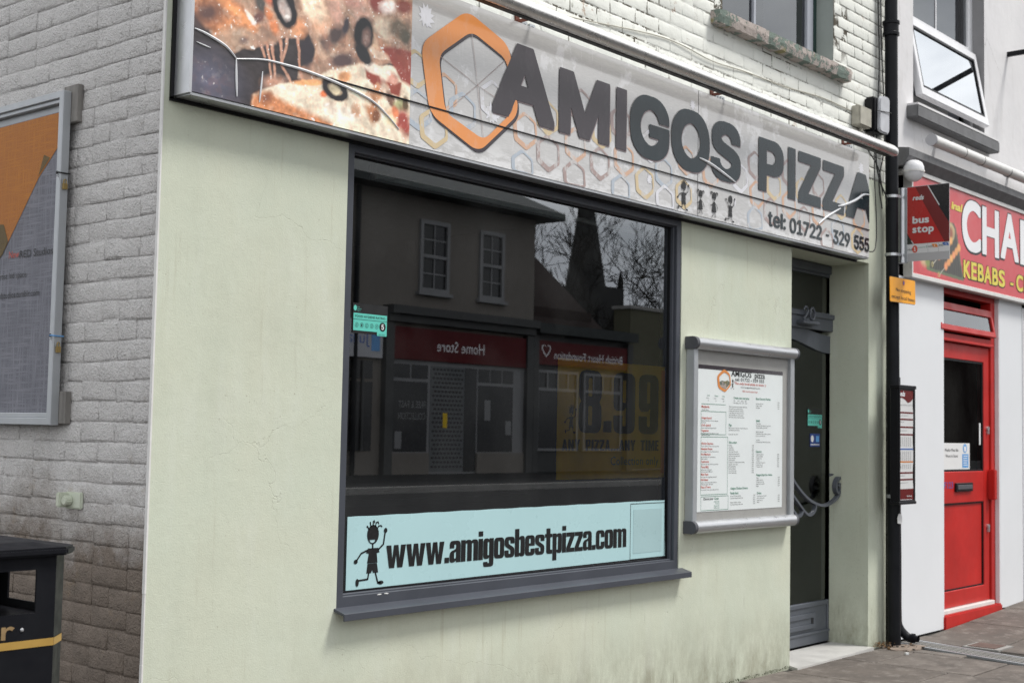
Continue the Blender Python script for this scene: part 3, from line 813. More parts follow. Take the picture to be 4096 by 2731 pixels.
# heavy condensed face, drawn point by point: (x, y) or (x, y, corner radius)
_o = [(0, 0, 80), (250, 0, 80), (250, 400, 80), (0, 400, 80)]
HEAVY = {
    'o': [_o, [(104, 70, 16), (146, 70, 16), (146, 330, 16), (104, 330, 16)]],
    'c': [[(250, 250), (250, 400, 80), (0, 400, 80), (0, 0, 80), (250, 0, 80), (250, 155), (146, 155), (146, 70, 16), (104, 70, 16), (104, 330, 16), (146, 330, 16), (146, 250)]],
    'e': [[(250, 190), (250, 400, 80), (0, 400, 80), (0, 0, 80), (250, 0, 80), (250, 135), (146, 135), (146, 68, 16), (104, 68, 16), (104, 190)], [(104, 240), (146, 240), (146, 332, 16), (104, 332, 16)]],
    's': [[(250, 268), (250, 400, 80), (0, 400, 80), (0, 225, 50), (146, 140, 20), (146, 68, 16), (104, 68, 16), (104, 140), (0, 140), (0, 0, 80), (250, 0, 80), (250, 178, 50), (104, 262, 20), (104, 332, 16), (146, 332, 16), (146, 268)]],
    'a': [[(104, 262), (0, 262), (0, 400, 80), (250, 400, 80), (250, 0), (148, 0), (146, 32), (100, 0, 20), (0, 0, 60), (0, 195, 60), (146, 250, 30), (146, 332, 16), (104, 332, 16)], [(104, 66, 12), (146, 76, 12), (146, 198), (104, 178, 12)]],
    'm': [[(0, 0), (108, 0), (108, 332, 12), (146, 332, 12), (146, 0), (254, 0), (254, 332, 12), (292, 332, 12), (292, 0), (400, 0), (400, 400, 70), (270, 400, 30), (245, 372), (215, 400, 30), (130, 400, 30), (106, 372), (106, 400), (0, 400)]],
    'i': [[(0, 0), (108, 0), (108, 400), (0, 400)], [(0, 445), (108, 445), (108, 540), (0, 540)]],
    'b': [[(0, 0), (106, 0), (108, 28), (140, 0, 20), (250, 0, 70), (250, 400, 70), (140, 400, 20), (108, 372), (108, 540), (0, 540)], [(108, 70, 12), (146, 70, 16), (146, 330, 16), (108, 330, 12)]],
    'p': [[(0, -140), (108, -140), (108, 28), (140, 0, 20), (250, 0, 70), (250, 400, 70), (140, 400, 20), (106, 372), (106, 400), (0, 400)], [(108, 70, 12), (146, 70, 16), (146, 330, 16), (108, 330, 12)]],
    'g': [[(250, 400), (146, 400), (146, 372), (110, 400, 20), (0, 400, 70), (0, 10, 70), (110, 10, 20), (142, 36), (142, -70, 12), (106, -70, 12), (106, -44), (2, -44), (2, -140, 60), (250, -140, 70)], [(104, 80, 16), (142, 80, 12), (142, 330, 12), (104, 330, 16)]],
    't': [[(40, 510), (148, 510), (148, 400), (200, 400), (200, 330), (148, 330), (148, 80, 12), (200, 80), (200, 0), (40, 0, 60), (40, 330), (0, 330), (0, 400), (40, 400)]],
    'z': [[(0, 400), (226, 400), (226, 312), (112, 84), (226, 84), (226, 0), (0, 0), (0, 90), (108, 316), (0, 316)]],
    'w': [[(0, 400), (104, 400), (128, 150), (158, 400), (252, 400), (282, 150), (306, 400), (410, 400), (344, 0), (236, 0), (205, 230), (174, 0), (66, 0)]],
    '.': [[(0, 0), (104, 0), (104, 100), (0, 100)]],
    '8': [[(0, 0, 80), (250, 0, 80), (250, 235, 50), (222, 272, 20), (250, 308, 50), (250, 540, 80), (0, 540, 80), (0, 308, 50), (28, 272, 20), (0, 235, 50)], [(104, 66, 16), (146, 66, 16), (146, 232, 16), (104, 232, 16)], [(104, 312, 16), (146, 312, 16), (146, 474, 16), (104, 474, 16)]],
    '9': [[(250, 540, 80), (0, 540, 80), (0, 200, 70), (110, 200, 20), (142, 228), (142, 66, 14), (106, 66, 14), (106, 160), (0, 160), (0, 0, 80), (250, 0, 80)], [(104, 276, 16), (142, 276, 12), (142, 474, 14), (104, 474, 16)]],
    'A': [[(0, 0), (80, 540), (170, 540), (250, 0), (152, 0), (144, 92), (106, 92), (98, 0)], [(112, 172), (138, 172), (125, 390)]],
    'N': [[(0, 0), (0, 540), (95, 540), (155, 290), (155, 540), (250, 540), (250, 0), (155, 0), (95, 250), (95, 0)]],
    'Y': [[(0, 540), (104, 540), (125, 350), (146, 540), (250, 540), (177, 210), (177, 0), (73, 0), (73, 210)]],
    'P': [[(0, 0), (0, 540), (240, 540, 70), (240, 205, 70), (108, 205), (108, 0)], [(108, 290), (140, 290, 12), (140, 458, 12), (108, 458)]],
    'I': [[(0, 0), (108, 0), (108, 540), (0, 540)]],
    'Z': [[(0, 540), (222, 540), (222, 430), (112, 92), (222, 92), (222, 0), (0, 0), (0, 110), (108, 448), (0, 448)]],
    'T': [[(0, 540), (230, 540), (230, 448), (169, 448), (169, 0), (61, 0), (61, 448), (0, 448)]],
    'M': [[(0, 0), (0, 540), (124, 540), (165, 270), (206, 540), (330, 540), (330, 0), (235, 0), (235, 340), (190, 0), (140, 0), (95, 340), (95, 0)]],
    'E': [[(0, 0), (0, 540), (190, 540), (190, 450), (108, 450), (108, 322), (180, 322), (180, 232), (108, 232), (108, 90), (190, 90), (190, 0)]],
}


def _round(q):
    out = []
    for i, v in enumerate(q):
        if len(v) == 2:
            out.append((v[0], v[1]))
            continue
        p, a, b = Vector(v[:2]), Vector(q[i - 1][:2]), Vector(q[(i + 1) % len(q)][:2])
        da, db = a - p, b - p
        s, e = p + da.normalized() * min(v[2], da.length * 0.49), p + db.normalized() * min(v[2], db.length * 0.49)
        for j in range(5):
            t = j / 4
            w = s * (1 - t) ** 2 + p * 2 * t * (1 - t) + e * t * t
            out.append((w.x, w.y))
    return out


GL['I'] = {k: [[c for p in _round(q) for c in p] for q in v] for k, v in HEAVY.items()}


def _bbox(polys):
    xs = [p[0] for q in polys for p in q]
    zs = [p[1] for q in polys for p in q]
    return min(xs), max(xs), min(zs), max(zs)


def glyphs(kind, s, gap=40, space=230):
    x, out = 0.0, []
    for ch in s:
        if ch == ' ':
            x += space
            continue
        g = [[(l[i], l[i + 1]) for i in range(0, len(l), 2)] for l in GL[kind][ch]]
        x0, x1, _, _ = _bbox(g)
        out += [[(a - x0 + x, b) for a, b in q] for q in g]
        x += x1 - x0 + gap
    return out


def clip_max(q, xmax):
    out = []
    for i in range(len(q)):
        a, b = q[i], q[(i + 1) % len(q)]
        if a[0] <= xmax:
            out.append(a)
        if (a[0] <= xmax) != (b[0] <= xmax):
            t = (xmax - a[0]) / (b[0] - a[0])
            out.append((xmax, a[1] + t * (b[1] - a[1])))
    return out


def outlines(kind, s, a0, a1, b0, b1, ref=None, gap=40, space=230, skew=0.0):
    """outlines of a word stretched to a0..a1, with the letters of ref standing on b0 and reaching b1"""
    g = glyphs(kind, s, gap, space)
    x0, x1, z0, z1 = _bbox(g)
    if ref:
        _, _, z0, z1 = _bbox(glyphs(kind, ref))
    sz = (b1 - b0) / (z1 - z0)
    sx = (a1 - a0) / (x1 - x0) if a1 is not None else sz
    return [[(a0 + (a - x0) * sx + (b - z0) * sz * skew, b0 + (b - z0) * sz) for a, b in q] for q in g]


def word(mb, kind, s, a0, a1, b0, b1, fn, **kw):
    return fill(outlines(kind, s, a0, a1, b0, b1, **kw), fn, mb)


_tmp = {}


def plain(mb, s, a0, a1, b0, cap, fn, bold=0.0, align='l'):
    """small text in the plain face: baseline b0, capitals cap high, squeezed to a0..a1 when a1 is given"""
    key = (s, bold)
    if key not in _tmp:
        cu = bpy.data.curves.new('words', 'FONT')
        cu.body = s
        cu.size = 1.0
        cu.resolution_u = 2
        cu.offset = bold
        t = MB()
        _curve_to(cu, lambda a, b: (a, b, 0), t)
        _tmp[key] = t
    t = _tmp[key]
    if not t.v:
        return mb
    x0, x1 = min(p[0] for p in t.v), max(p[0] for p in t.v)
    sz = cap / 0.69
    sx = (a1 - a0) / (x1 - x0) if a1 is not None else sz
    if align == 'r':
        a0 = a0 - (x1 - x0) * sx
    return mb.add([fn(a0 + (p[0] - x0) * sx, b0 + p[1] * sz) for p in t.v], t.f)


# ================================================================== THE SETTING: ground, road, pavements
def gz(x):
    return max(0.0, (x - 7.1) * 0.045)


g = MB()
g.quad((-300, -400, -0.16), (400, -400, -0.16), (400, 300, -0.16), (-300, 300, -0.16))
struct('ground', g, 'asphalt')
g = MB()
pv = [(-25, -3.6), (-25, 0.0), (-0.5, 0.0), (0.05, 0.0), (7.1, 0.0), (14, 0.0), (40, 0.0), (40, -3.6), (14, -3.6), (7.1, -3.6)]
for xa, xb in ((-25, 7.1), (7.1, 14), (14, 45)):
    za, zb = gz(min(xa, 14)), gz(min(xb, 14))
    g.quad((xa, -3.6, za - 0.012), (xb, -3.6, zb - 0.012), (xb, 0.32, zb - 0.012), (xa, 0.32, za - 0.012))
g.quad((-25, 0.32, -0.012), (-0.3, 0.32, -0.012), (-0.3, 6, -0.012), (-25, 6, -0.012))
g.quad((-0.3, 0.32, -0.012), (0.0, 0.32, -0.012), (0.0, 6, -0.012), (-0.3, 6, -0.012))
pavement = struct('pavement', g, 'joint_dirt')
g = MB()
g.box(-25, 45, -3.75, -3.6, -0.16, 0.0)
struct('kerb', g, 'concrete')
g = MB()
g.quad((-60, -13.2, 0.28), (90, -13.2, 0.28), (90, -3.75, -0.13), (-60, -3.75, -0.13))
struct('road', g, 'asphalt')
g = MB()
g.box(-60, 90, -13.35, -13.2, -0.1, 0.40)
struct('far_kerb', g, 'concrete')
g = MB()
g.box(-60, 90, -18.0, -13.35, -0.1, 0.405)
struct('far_pavement', g, 'asphalt')

# paving slabs, each a piece of its own
_slab = {}


def slab(x0, x1, y0, y1, dz=0.0, mat='paving_stone'):
    k = (round(x1 - x0, 3), round(y1 - y0, 3), mat)
    if k not in _slab:
        a, b = (x1 - x0) / 2 - 0.0055, (y1 - y0) / 2 - 0.0055
        mb = MB().box(-a, a, -b, b, -0.04, 0.0)
        o = raw('paving_slab', mb, mat, (0, 0, 0), bevel=0.005, seg=1)
        _slab[k] = o.data
        bpy.data.objects.remove(o)
    cx = (x0 + x1) / 2
    o = piece('paving_slab', _slab[k], pavement, (cx, (y0 + y1) / 2, gz(cx) + dz))
    if cx > 7.1:
        o.rotation_euler = (0, -math.atan(0.045), 0)
    else:
        o.rotation_euler = (R(random.uniform(-0.25, 0.25)), R(random.uniform(-0.25, 0.25)), 0)
    return o


rng = random.Random(3)
cols = [(-1.3, -0.6), (-0.6, 0.1), (0.1, 0.8), (0.8, 1.5), (1.5, 2.2), (2.2, 2.9), (2.9, 3.6), (3.6, 4.15)]
for x0, x1 in cols:
    y = -0.02
    while y > -2.2:
        d = rng.choice((0.55, 0.65, 0.75))
        slab(x0, x1, y - d, y, rng.uniform(-0.002, 0.002))
        y -= d
for x0, x1, ys in ((4.15, 4.66, (-0.03, -0.62, -1.25, -1.9)), (4.66, 5.39, (-0.06, -0.80, -1.45, -2.1)), (5.39, 6.02, (-0.06, -0.30, -0.95, -1.6, -2.2)),
                   (6.82, 7.64, (-0.02, -0.62, -1.3, -2.0)), (7.64, 8.47, (-0.02, -0.62, -1.3, -2.0)), (8.47, 9.3, (-0.0, -0.55, -1.2, -1.9)),
                   (9.3, 10.1, (0.0, -0.7, -1.4))):
    for a, b in zip(ys[:-1], ys[1:]):
        slab(x0, x1, b, a, rng.uniform(-0.002, 0.002))
for a, b in ((-0.02, -0.42), (-0.70, -1.3), (-1.3, -1.9)):
    slab(6.52, 6.82, b, a, 0.0)
slab(6.02, 6.16, -0.62, -0.14, 0.0)
# inspection cover
t = thing('inspection_cover', 'small rusty brown inspection cover set in the paving', 'cover', (6.67, -0.55, 0))
part('cover_frame', MB().box(6.53, 6.81, -0.69, -0.43, -0.03, 0.001), 'concrete', t)
part('lid', MB().box(6.56, 6.78, -0.65, -0.455, -0.02, 0.005), 'cast_iron_lid', t)
# drainage channel running out from the foot of the downpipe
t = thing('drain_channel', 'ribbed metal drainage channel across the pavement from the downpipe', 'drain', (6.35, -0.5, 0))
d0, d1 = Vector((6.43, -0.06, 0)), Vector((5.93, -2.1, 0))
dv = (d1 - d0).normalized()
nv = Vector((-dv.y, dv.x, 0))
if nv.x < 0:
    nv = -nv


def chan(o0, o1, z0, z1):
    mb = MB()
    p = [d0 + nv * o0, d0 + nv * o1, d1 + nv * o1, d1 + nv * o0]
    return mb.add([(q.x, q.y, z) for z in (z0, z1) for q in p], [(0, 1, 2, 3), (7, 6, 5, 4), (0, 4, 5, 1), (1, 5, 6, 2), (2, 6, 7, 3), (3, 7, 4, 0)])


part('trough', chan(-0.125, 0.125, -0.03, -0.010), 'black_iron', t)
for k in range(5):
    part('rib', chan(-0.122 + k * 0.054, -0.122 + k * 0.054 + 0.026, -0.012, 0.004), 'alu_grey' if k in (0, 4) else 'concrete', t)

# ================================================================== THE PIZZA SHOP
shop = thing('shop_building', 'pale green rendered corner shop with grey coated side wall and white painted brick above', 'building', (3.0, 2.0, 0))


def wall_sheet(mb, a0, a1, b0, b1, holes, fn, back=None):
    """flat wall a0..a1 x b0..b1 with rectangular holes; returns via fn(a, b)"""
    xs = sorted({a0, a1, *[h[0] for h in holes], *[h[1] for h in holes]})
    zs = sorted({b0, b1, *[h[2] for h in holes], *[h[3] for h in holes]})
    for i in range(len(xs) - 1):
        for j in range(len(zs) - 1):
            cx, cz = (xs[i] + xs[i + 1]) / 2, (zs[j] + zs[j + 1]) / 2
            if any(h[0] < cx < h[1] and h[2] < cz < h[3] for h in holes):
                continue
            mb.add([fn(xs[i], zs[j]), fn(xs[i + 1], zs[j]), fn(xs[i + 1], zs[j + 1]), fn(xs[i], zs[j + 1])], [(0, 1, 2, 3)])
    return mb


WIN = (0.938, 3.53, 0.70, 2.697)
DOOR = (4.817, 5.93, -0.02, 2.695)
UPW = (3.95, 5.39, 3.985, 5.5)
# rendered ground floor
mb = MB()
wall_sheet(mb, -0.008, 6.205, -0.02, 3.30, [WIN, DOOR], FX(0.0))
x0, x1, z0, z1 = WIN
for a, b, c, d in (((x0, z0), (x0, z1), 0, 0.14), ((x1, z1), (x1, z0), 0, 0.14), ((x0, z1), (x1, z1), 0, 0.14), ((x1, z0), (x0, z0), 0, 0.14)):
    mb.quad((a[0], c, a[1]), (b[0], c, b[1]), (b[0], d, b[1]), (a[0], d, a[1]))
x0, x1, z0, z1 = DOOR
for a, b in (((x0, z0), (x0, z1)), ((x1, z1), (x1, z0)), ((x0, z1), (x1, z1))):
    mb.quad((a[0], 0, a[1]), (b[0], 0, b[1]), (b[0], 0.36, b[1]), (a[0], 0.36, a[1]))
mb.quad((-0.008, 0, -0.02), (-0.008, 0, 3.30), (-0.008, 0.012, 3.30), (-0.008, 0.012, -0.02))
mb.quad((-0.008, 0, 3.30), (6.205, 0, 3.30), (6.205, 0.03, 3.30), (-0.008, 0.03, 3.30))
# rounded right edge of the pier, stepping back to the party wall
prev = (6.205, 0.0)
for k in range(1, 7):
    w = math.pi / 2 * k / 6
    q = (6.205 + 0.03 * math.sin(w), 0.03 - 0.03 * math.cos(w))
    mb.quad((prev[0], prev[1], -0.02), (q[0], q[1], -0.02), (q[0], q[1], 3.30), (prev[0], prev[1], 3.30))
    prev = q
mb.quad((6.235, 0.03, -0.02), (6.235, 0.05, -0.02), (6.235, 0.05, 3.30), (6.235, 0.03, 3.30))
part('rendered_wall', mb, 'green_render', shop)
part('party_strip', MB().box(6.235, 6.33, 0.045, 0.4, -0.02, 3.32), 'green_render', shop, label='narrow strip of blockwork behind the downpipe')
for k in range(9):
    zz = 0.42 + k * 0.34
    part('block_joint', MB().box(6.2355, 6.33, 0.043, 0.0465, zz, zz + 0.008), 'joint_dirt', shop)
# plaster bead up the corner
mb = MB()
zz = -0.02
while zz < 3.3:
    h = random.uniform(0.18, 0.4)
    o = random.uniform(-0.0012, 0.0012)
    mb.box(-0.0105 + o, -0.004, -0.003 + o, 0.012, zz, min(3.3, zz + h))
    zz += h
part('corner_bead', mb, 'white_metal', shop, label='chipped whitish plaster bead along the corner')

# upper front: painted brickwork, the bricks laid one by one
mb = MB()
wall_sheet(mb, 0.0, 5.41, 3.25, 5.6, [UPW], FX(0.0038))
wall_sheet(mb, 5.41, 6.33, 3.25, 5.6, [], FX(0.0066))
x0, x1, z0, z1 = UPW
mb.quad((x0, 0.012, z0), (x0, 0.012, z1), (x0, 0.2, z1), (x0, 0.2, z0))
upper = part('upper_wall', mb, 'brick_joint', shop)
part('reveal', MB().box(5.388, 5.40, 0.006, 0.22, 3.985, 5.5), 'reveal_paint', shop, label='pale grey-green painted window reveal')
# side wall
mb = MB()
mb.quad((0.0068, 6.0, -0.02), (0.0068, 0.0, -0.02), (0.0068, 0.0, 5.6), (0.0068, 6.0, 5.6))
side = part('side_wall', mb, 'grey_coating', shop)
mb = MB()
mb.quad((0.014, 6, 5.6), (0.014, 0.012, 5.6), (6.33, 0.012, 5.6), (6.33, 6, 5.6))
mb.quad((6.33, 6, -0.02), (0.014, 6, -0.02), (0.014, 6, 5.6), (6.33, 6, 5.6))
part('roof_slab', mb, 'concrete', shop)


def brick_mesh(name, lx, h, depth, ch, mat, seed, rough, ed, cx=None):
    """brick seen from the front (a, b) with a worn chamfered edge, 26 triangles"""
    rg = random.Random(seed)
    j = lambda s: rg.uniform(-s, s)
    a, b = lx / 2, h / 2
    cx = cx or ch
    o = [(-a, -b), (a, -b), (a, b), (-a, b)]
    i = [(-a + cx + j(rough), -b + ch + j(rough)), (0 + j(rough * 3), -b + ch + j(rough)), (a - cx + j(rough), -b + ch + j(rough)),
         (a - cx + j(rough), b - ch + j(rough)), (0 + j(rough * 3), b - ch + j(rough)), (-a + cx + j(rough), b - ch + j(rough))]
    vs = [(p[0], depth, p[1]) for p in o] + [(p[0], ed + j(rough * 0.3), p[1]) for p in o] + [(p[0], j(rough * 0.5), p[1]) for p in i]
    fs = [(0, 1, 5, 4), (1, 2, 6, 5), (2, 3, 7, 6), (3, 0, 4, 7), (4, 5, 10, 9, 8), (5, 6, 11, 10), (6, 7, 13, 12, 11), (7, 4, 8, 13), (8, 9, 12, 13), (9, 10, 11, 12)]
    me = bpy.data.meshes.new(name)
    me.from_pydata(vs, [], fs)
    me.materials.append(MATS[mat])
    me.polygons.foreach_set('use_smooth', [True] * len(me.polygons))
    me.update()
    return me


# --- front bricks
PITCH_Z, PITCH_X = 0.0815, 0.232
FULL = [brick_mesh('brick', 0.2255, 0.0745, 0.02, 0.006, 'painted_brick', s, 0.0018, 0.0022) for s in range(6)]
HALF = [brick_mesh('brick', 0.1095, 0.0745, 0.02, 0.006, 'painted_brick', s + 20, 0.0018, 0.0022) for s in range(3)]
rest = MB()
rg = random.Random(11)
nb = 0
row = 0
z = 3.31
while z < 5.55:
    zc = z + PITCH_Z / 2
    x = 0.02 + (0.0 if row % 2 else -0.116) + rg.uniform(-0.01, 0.01)
    while x < 6.32:
        xc = x + PITCH_X / 2
        half = False
        if UPW[2] - 0.02 < zc < UPW[3]:
            if xc + 0.116 > UPW[0] and xc - 0.116 < UPW[1]:
                if xc - 0.116 < UPW[0] - 0.06 and xc < UPW[0]:
                    half, xc = True, x + 0.058
                elif xc + 0.116 > UPW[1] + 0.07 and xc > UPW[1]:
                    half, xc = True, UPW[1] + 0.065
                else:
                    x += PITCH_X
                    continue
        ztop = 3.35 + (xc - 1.2) * 0.264
        if xc > 1.3 and zc < ztop + 0.16 and xc < 6.26 and nb < 300:
            o = piece('brick', rg.choice(HALF if half else FULL), upper, (xc, rg.uniform(0.0008, 0.0028), zc),
                      (R(rg.uniform(-1, 1)), R(rg.uniform(-0.5, 0.5)), R(rg.uniform(-0.8, 0.8))))
            nb += 1
        else:
            w = 0.05 if half else 0.108
            rest.box(max(0.02, xc - w), min(6.325, xc + w), 0.002, 0.02, zc - 0.037, zc + 0.037)
        x += PITCH_X
    z += PITCH_Z
    row += 1
part('brickwork', rest, 'painted_brick', upper, kind='stuff')

# --- side wall bricks, under a thick rough coating
PZ2 = 0.0783
FULL2 = [brick_mesh('brick', 0.2312, 0.0775, 0.02, 0.011, 'grey_coating', s + 40, 0.0044, 0.0034, 0.006) for s in range(6)]
HEAD2 = [brick_mesh('brick', 0.1155, 0.0775, 0.02, 0.011, 'grey_coating', s + 60, 0.0044, 0.0034, 0.006) for s in range(4)]
rest = MB()
z = 0.37
row = 0
ns = 0
while z < 5.5:
    zc = z + PZ2 / 2
    y = 0.016
    first = row % 2 == 0
    while y < 5.9:
        L = 0.115 if (first or rg.random() < 0.12) else 0.231
        first = False
        yc = y + L / 2
        if zc < 3.34 and y < 1.42 and ns < 300:
            o = piece('brick', rg.choice(HEAD2 if L < 0.2 else FULL2), side, (rg.uniform(0.0, 0.0035), yc, zc + rg.uniform(-0.004, 0.004)),
                      (R(rg.uniform(-1.5, 1.5)), R(rg.uniform(-1.6, 1.6)), R(-90 + rg.uniform(-0.8, 0.8))))
            ns += 1
        else:
            rest.box(0.002, 0.016, y + 0.004, y + L - 0.004, zc - 0.036, zc + 0.036)
        y += L
    z += PZ2
    row += 1
part('brickwork', rest, 'grey_coating', side, kind='stuff')

# --- room behind the window, entrance hall behind the door
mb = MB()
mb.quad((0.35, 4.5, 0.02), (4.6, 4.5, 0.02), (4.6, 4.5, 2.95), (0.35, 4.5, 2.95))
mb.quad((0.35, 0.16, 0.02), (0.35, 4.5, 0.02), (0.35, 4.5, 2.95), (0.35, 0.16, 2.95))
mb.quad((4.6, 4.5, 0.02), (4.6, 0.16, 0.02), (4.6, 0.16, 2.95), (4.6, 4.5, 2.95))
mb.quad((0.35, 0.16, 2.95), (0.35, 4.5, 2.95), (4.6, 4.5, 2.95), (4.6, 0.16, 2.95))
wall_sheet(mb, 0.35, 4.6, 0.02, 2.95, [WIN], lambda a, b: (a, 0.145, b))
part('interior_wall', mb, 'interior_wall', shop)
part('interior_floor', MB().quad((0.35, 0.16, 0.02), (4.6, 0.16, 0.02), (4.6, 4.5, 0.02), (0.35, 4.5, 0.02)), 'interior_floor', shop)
mb = MB()
mb.quad((4.65, 3.5, 0.0), (7.2, 3.5, 0.0), (7.2, 3.5, 2.8), (4.65, 3.5, 2.8))
mb.quad((4.65, 0.36, 0), (4.65, 3.5, 0), (4.65, 3.5, 2.8), (4.65, 0.36, 2.8))
mb.quad((6.2, 1.0, 0), (6.2, 0.36, 0), (6.2, 0.36, 2.8), (6.2, 1.0, 2.8))
mb.quad((7.2, 1.0, 0), (6.2, 1.0, 0), (6.2, 1.0, 2.8), (7.2, 1.0, 2.8))
mb.quad((7.2, 3.5, 0), (7.2, 1.0, 0), (7.2, 1.0, 2.8), (7.2, 3.5, 2.8))
mb.quad((4.65, 0.36, 2.8), (4.65, 3.5, 2.8), (7.2, 3.5, 2.8), (7.2, 0.36, 2.8))
part('hall_wall', mb, 'hall_wall', shop)
part('hall_floor', MB().quad((4.65, 0.3, 0.004), (7.2, 0.3, 0.004), (7.2, 3.5, 0.004), (4.65, 3.5, 0.004)), 'interior_floor', shop)
part('hall_panel', MB().box(6.05, 6.25, 1.0, 1.06, 0.0, 2.6), 'interior_wall', shop)
t = thing('counter', 'dark serving counter dimly seen inside the shop behind the glass', 'counter', (3.0, 2.2, 0.02))
part('counter_front', MB().box(1.6, 4.4, 1.9, 2.5, 0.02, 0.98), 'interior_floor', t)
part('counter_top', MB().box(1.55, 4.45, 1.85, 2.55, 0.98, 1.02), 'shop_grey', t)

# --- big shop window
x0, x1, z0, z1 = WIN
w = part('shop_window', MB().frame(x0, x1, z0, z1, (0.042, 0.042, 0.052, 0.05), 0.004, 0.09), 'anthracite', shop, bevel=0.003, seg=1)
part('bead', MB().frame(x0 + 0.034, x1 - 0.034, z0 + 0.04, z1 - 0.036, 0.02, 0.022, 0.075), 'anthracite', w, bevel=0.003, seg=1)
part('gasket', MB().frame(x0 + 0.05, x1 - 0.05, z0 + 0.058, z1 - 0.054, 0.008, 0.042, 0.06), 'black_plastic', w)
part('pane', MB().quad((x0 + 0.045, 0.05, z0 + 0.05), (x1 - 0.045, 0.05, z0 + 0.05), (x1 - 0.045, 0.05, z1 - 0.05), (x0 + 0.045, 0.05, z1 - 0.05)), 'shop_glass', w)
mb = MB()
mb.prism([(0.004, 0.7075), (-0.066, 0.689), (-0.066, 0.659), (-0.058, 0.659), (-0.058, 0.679), (0.004, 0.693)], lambda a, b, d: (d, a, b), 0.925, 3.568)
part('sill', mb, 'anthracite', w, bevel=0.0015, seg=1)
# chipped paint on the frame
mb = MB()
rg2 = random.Random(5)
for cx, cz in ((1.19, 0.744), (1.235, 0.745)):
    mb = MB()
    fill([[(cx + rg2.uniform(0.6, 1.2) * (0.018 if k % 2 else 0.014) * math.cos(k * 0.9), cz + rg2.uniform(0.4, 1) * 0.004 * math.sin(k * 0.9)) for k in range(7)]], FX(0.0025), mb)
    part('paint_chip', mb, 'paper', w)

# --- entrance door, set back in its reveal
dr = part('door', MB().frame(4.83, 6.08, 0.012, 2.69, (0.05, 0.045, 0.0, 0.06), 0.285, 0.345), 'door_grey', shop, bevel=0.003, seg=1)
# (the frame runs behind the pier: only the opening shows)
part('transom_bar', MB().box(4.88, 6.035, 0.275, 0.335, 2.215, 2.335), 'door_grey', dr, bevel=0.004, seg=1)
part('transom_moulding', MB().box(4.88, 6.035, 0.262, 0.28, 2.30, 2.335), 'door_grey', dr, bevel=0.004, seg=1)
part('fanlight_frame', MB().frame(4.88, 6.03, 2.335, 2.63, (0.05, 0.10, 0.012, 0.02), 0.30, 0.33), 'door_grey', dr, bevel=0.003, seg=1)
part('fanlight_pane', MB().quad((4.9, 0.318, 2.34), (6.0, 0.318, 2.34), (6.0, 0.318, 2.62), (4.9, 0.318, 2.62)), 'door_glass', dr)
# arched top rail: swept curve from high (left) to low (right)


def arch(x, lo, hi):
    t_ = min(1.0, max(0.0, (x - 5.30) / 0.60))
    s_ = t_ * t_ * (3 - 2 * t_)
    return hi + (lo - hi) * s_


xs = [4.89 + 0.04 * k for k in range(29)]
leaf = part('leaf', MB().prism([(x, arch(x, 2.06, 2.135)) for x in xs] + [(x, arch(x, 2.185, 2.24) - 0.0) for x in reversed(xs)], lambda a, b, d: (a, d, b), 0.296, 0.335), 'door_grey', dr)
part('stile', MB().box(5.93, 6.012, 0.295, 0.335, 0.02, 2.19), 'door_grey', dr, bevel=0.004, seg=1)
part('stile', MB().box(4.89, 4.97, 0.295, 0.335, 0.02, 2.22), 'door_grey', dr, bevel=0.004, seg=1)
part('door_pane', MB().quad((4.95, 0.316, 0.28), (5.95, 0.316, 0.28), (5.95, 0.316, 2.2), (4.95, 0.316, 2.2)), 'door_glass', dr)
part('bottom_rail', MB().box(4.97, 5.93, 0.297, 0.333, 0.02, 0.095), 'door_grey', dr, bevel=0.004, seg=1)
part('lock_rail', MB().box(4.97, 5.93, 0.297, 0.333, 0.275, 0.31), 'door_grey', dr, bevel=0.006, seg=1)
kick = part('kick_panel', MB().box(4.97, 5.93, 0.306, 0.33, 0.095, 0.275), 'door_grey', dr)
part('panel_moulding', MB().box(4.97, 5.93, 0.290, 0.307, 0.088, 0.104), 'door_grey', dr, bevel=0.003, seg=1)
part('panel_moulding', MB().box(5.906, 5.93, 0.298, 0.307, 0.104, 0.275), 'door_grey', dr, bevel=0.003, seg=1)
part('letter_plate', MB().frame(5.33, 5.72, 0.130, 0.235, (0.02, 0.028, 0.03, 0.032), 0.291, 0.307), 'door_grey', dr, bevel=0.002, seg=1)
part('letter_flap', MB().box(5.35, 5.692, 0.300, 0.307, 0.160, 0.203), 'door_grey', dr)
part('letter_slot', MB().box(5.67, 5.691, 0.296, 0.302, 0.162, 0.202), 'dark_void', dr)
part('threshold', MB().prism([(4.815, 0.0), (4.765, -0.085), (5.10, -0.075), (5.93, -0.045), (5.93, 0.34), (4.815, 0.34)], lambda a, b, d: (a, b, d), -0.01, 0.012), 'marble', shop, label='stained white marble doorstep')

# wrought iron scroll handle across the door


def spiral(cx, cz, r0, r1, a0, a1, n=40):
    return [(cx + (r0 + (r1 - r0) * k / n) * math.cos(a0 + (a1 - a0) * k / n), 0, cz + (r0 + (r1 - r0) * k / n) * math.sin(a0 + (a1 - a0) * k / n)) for k in range(n + 1)]


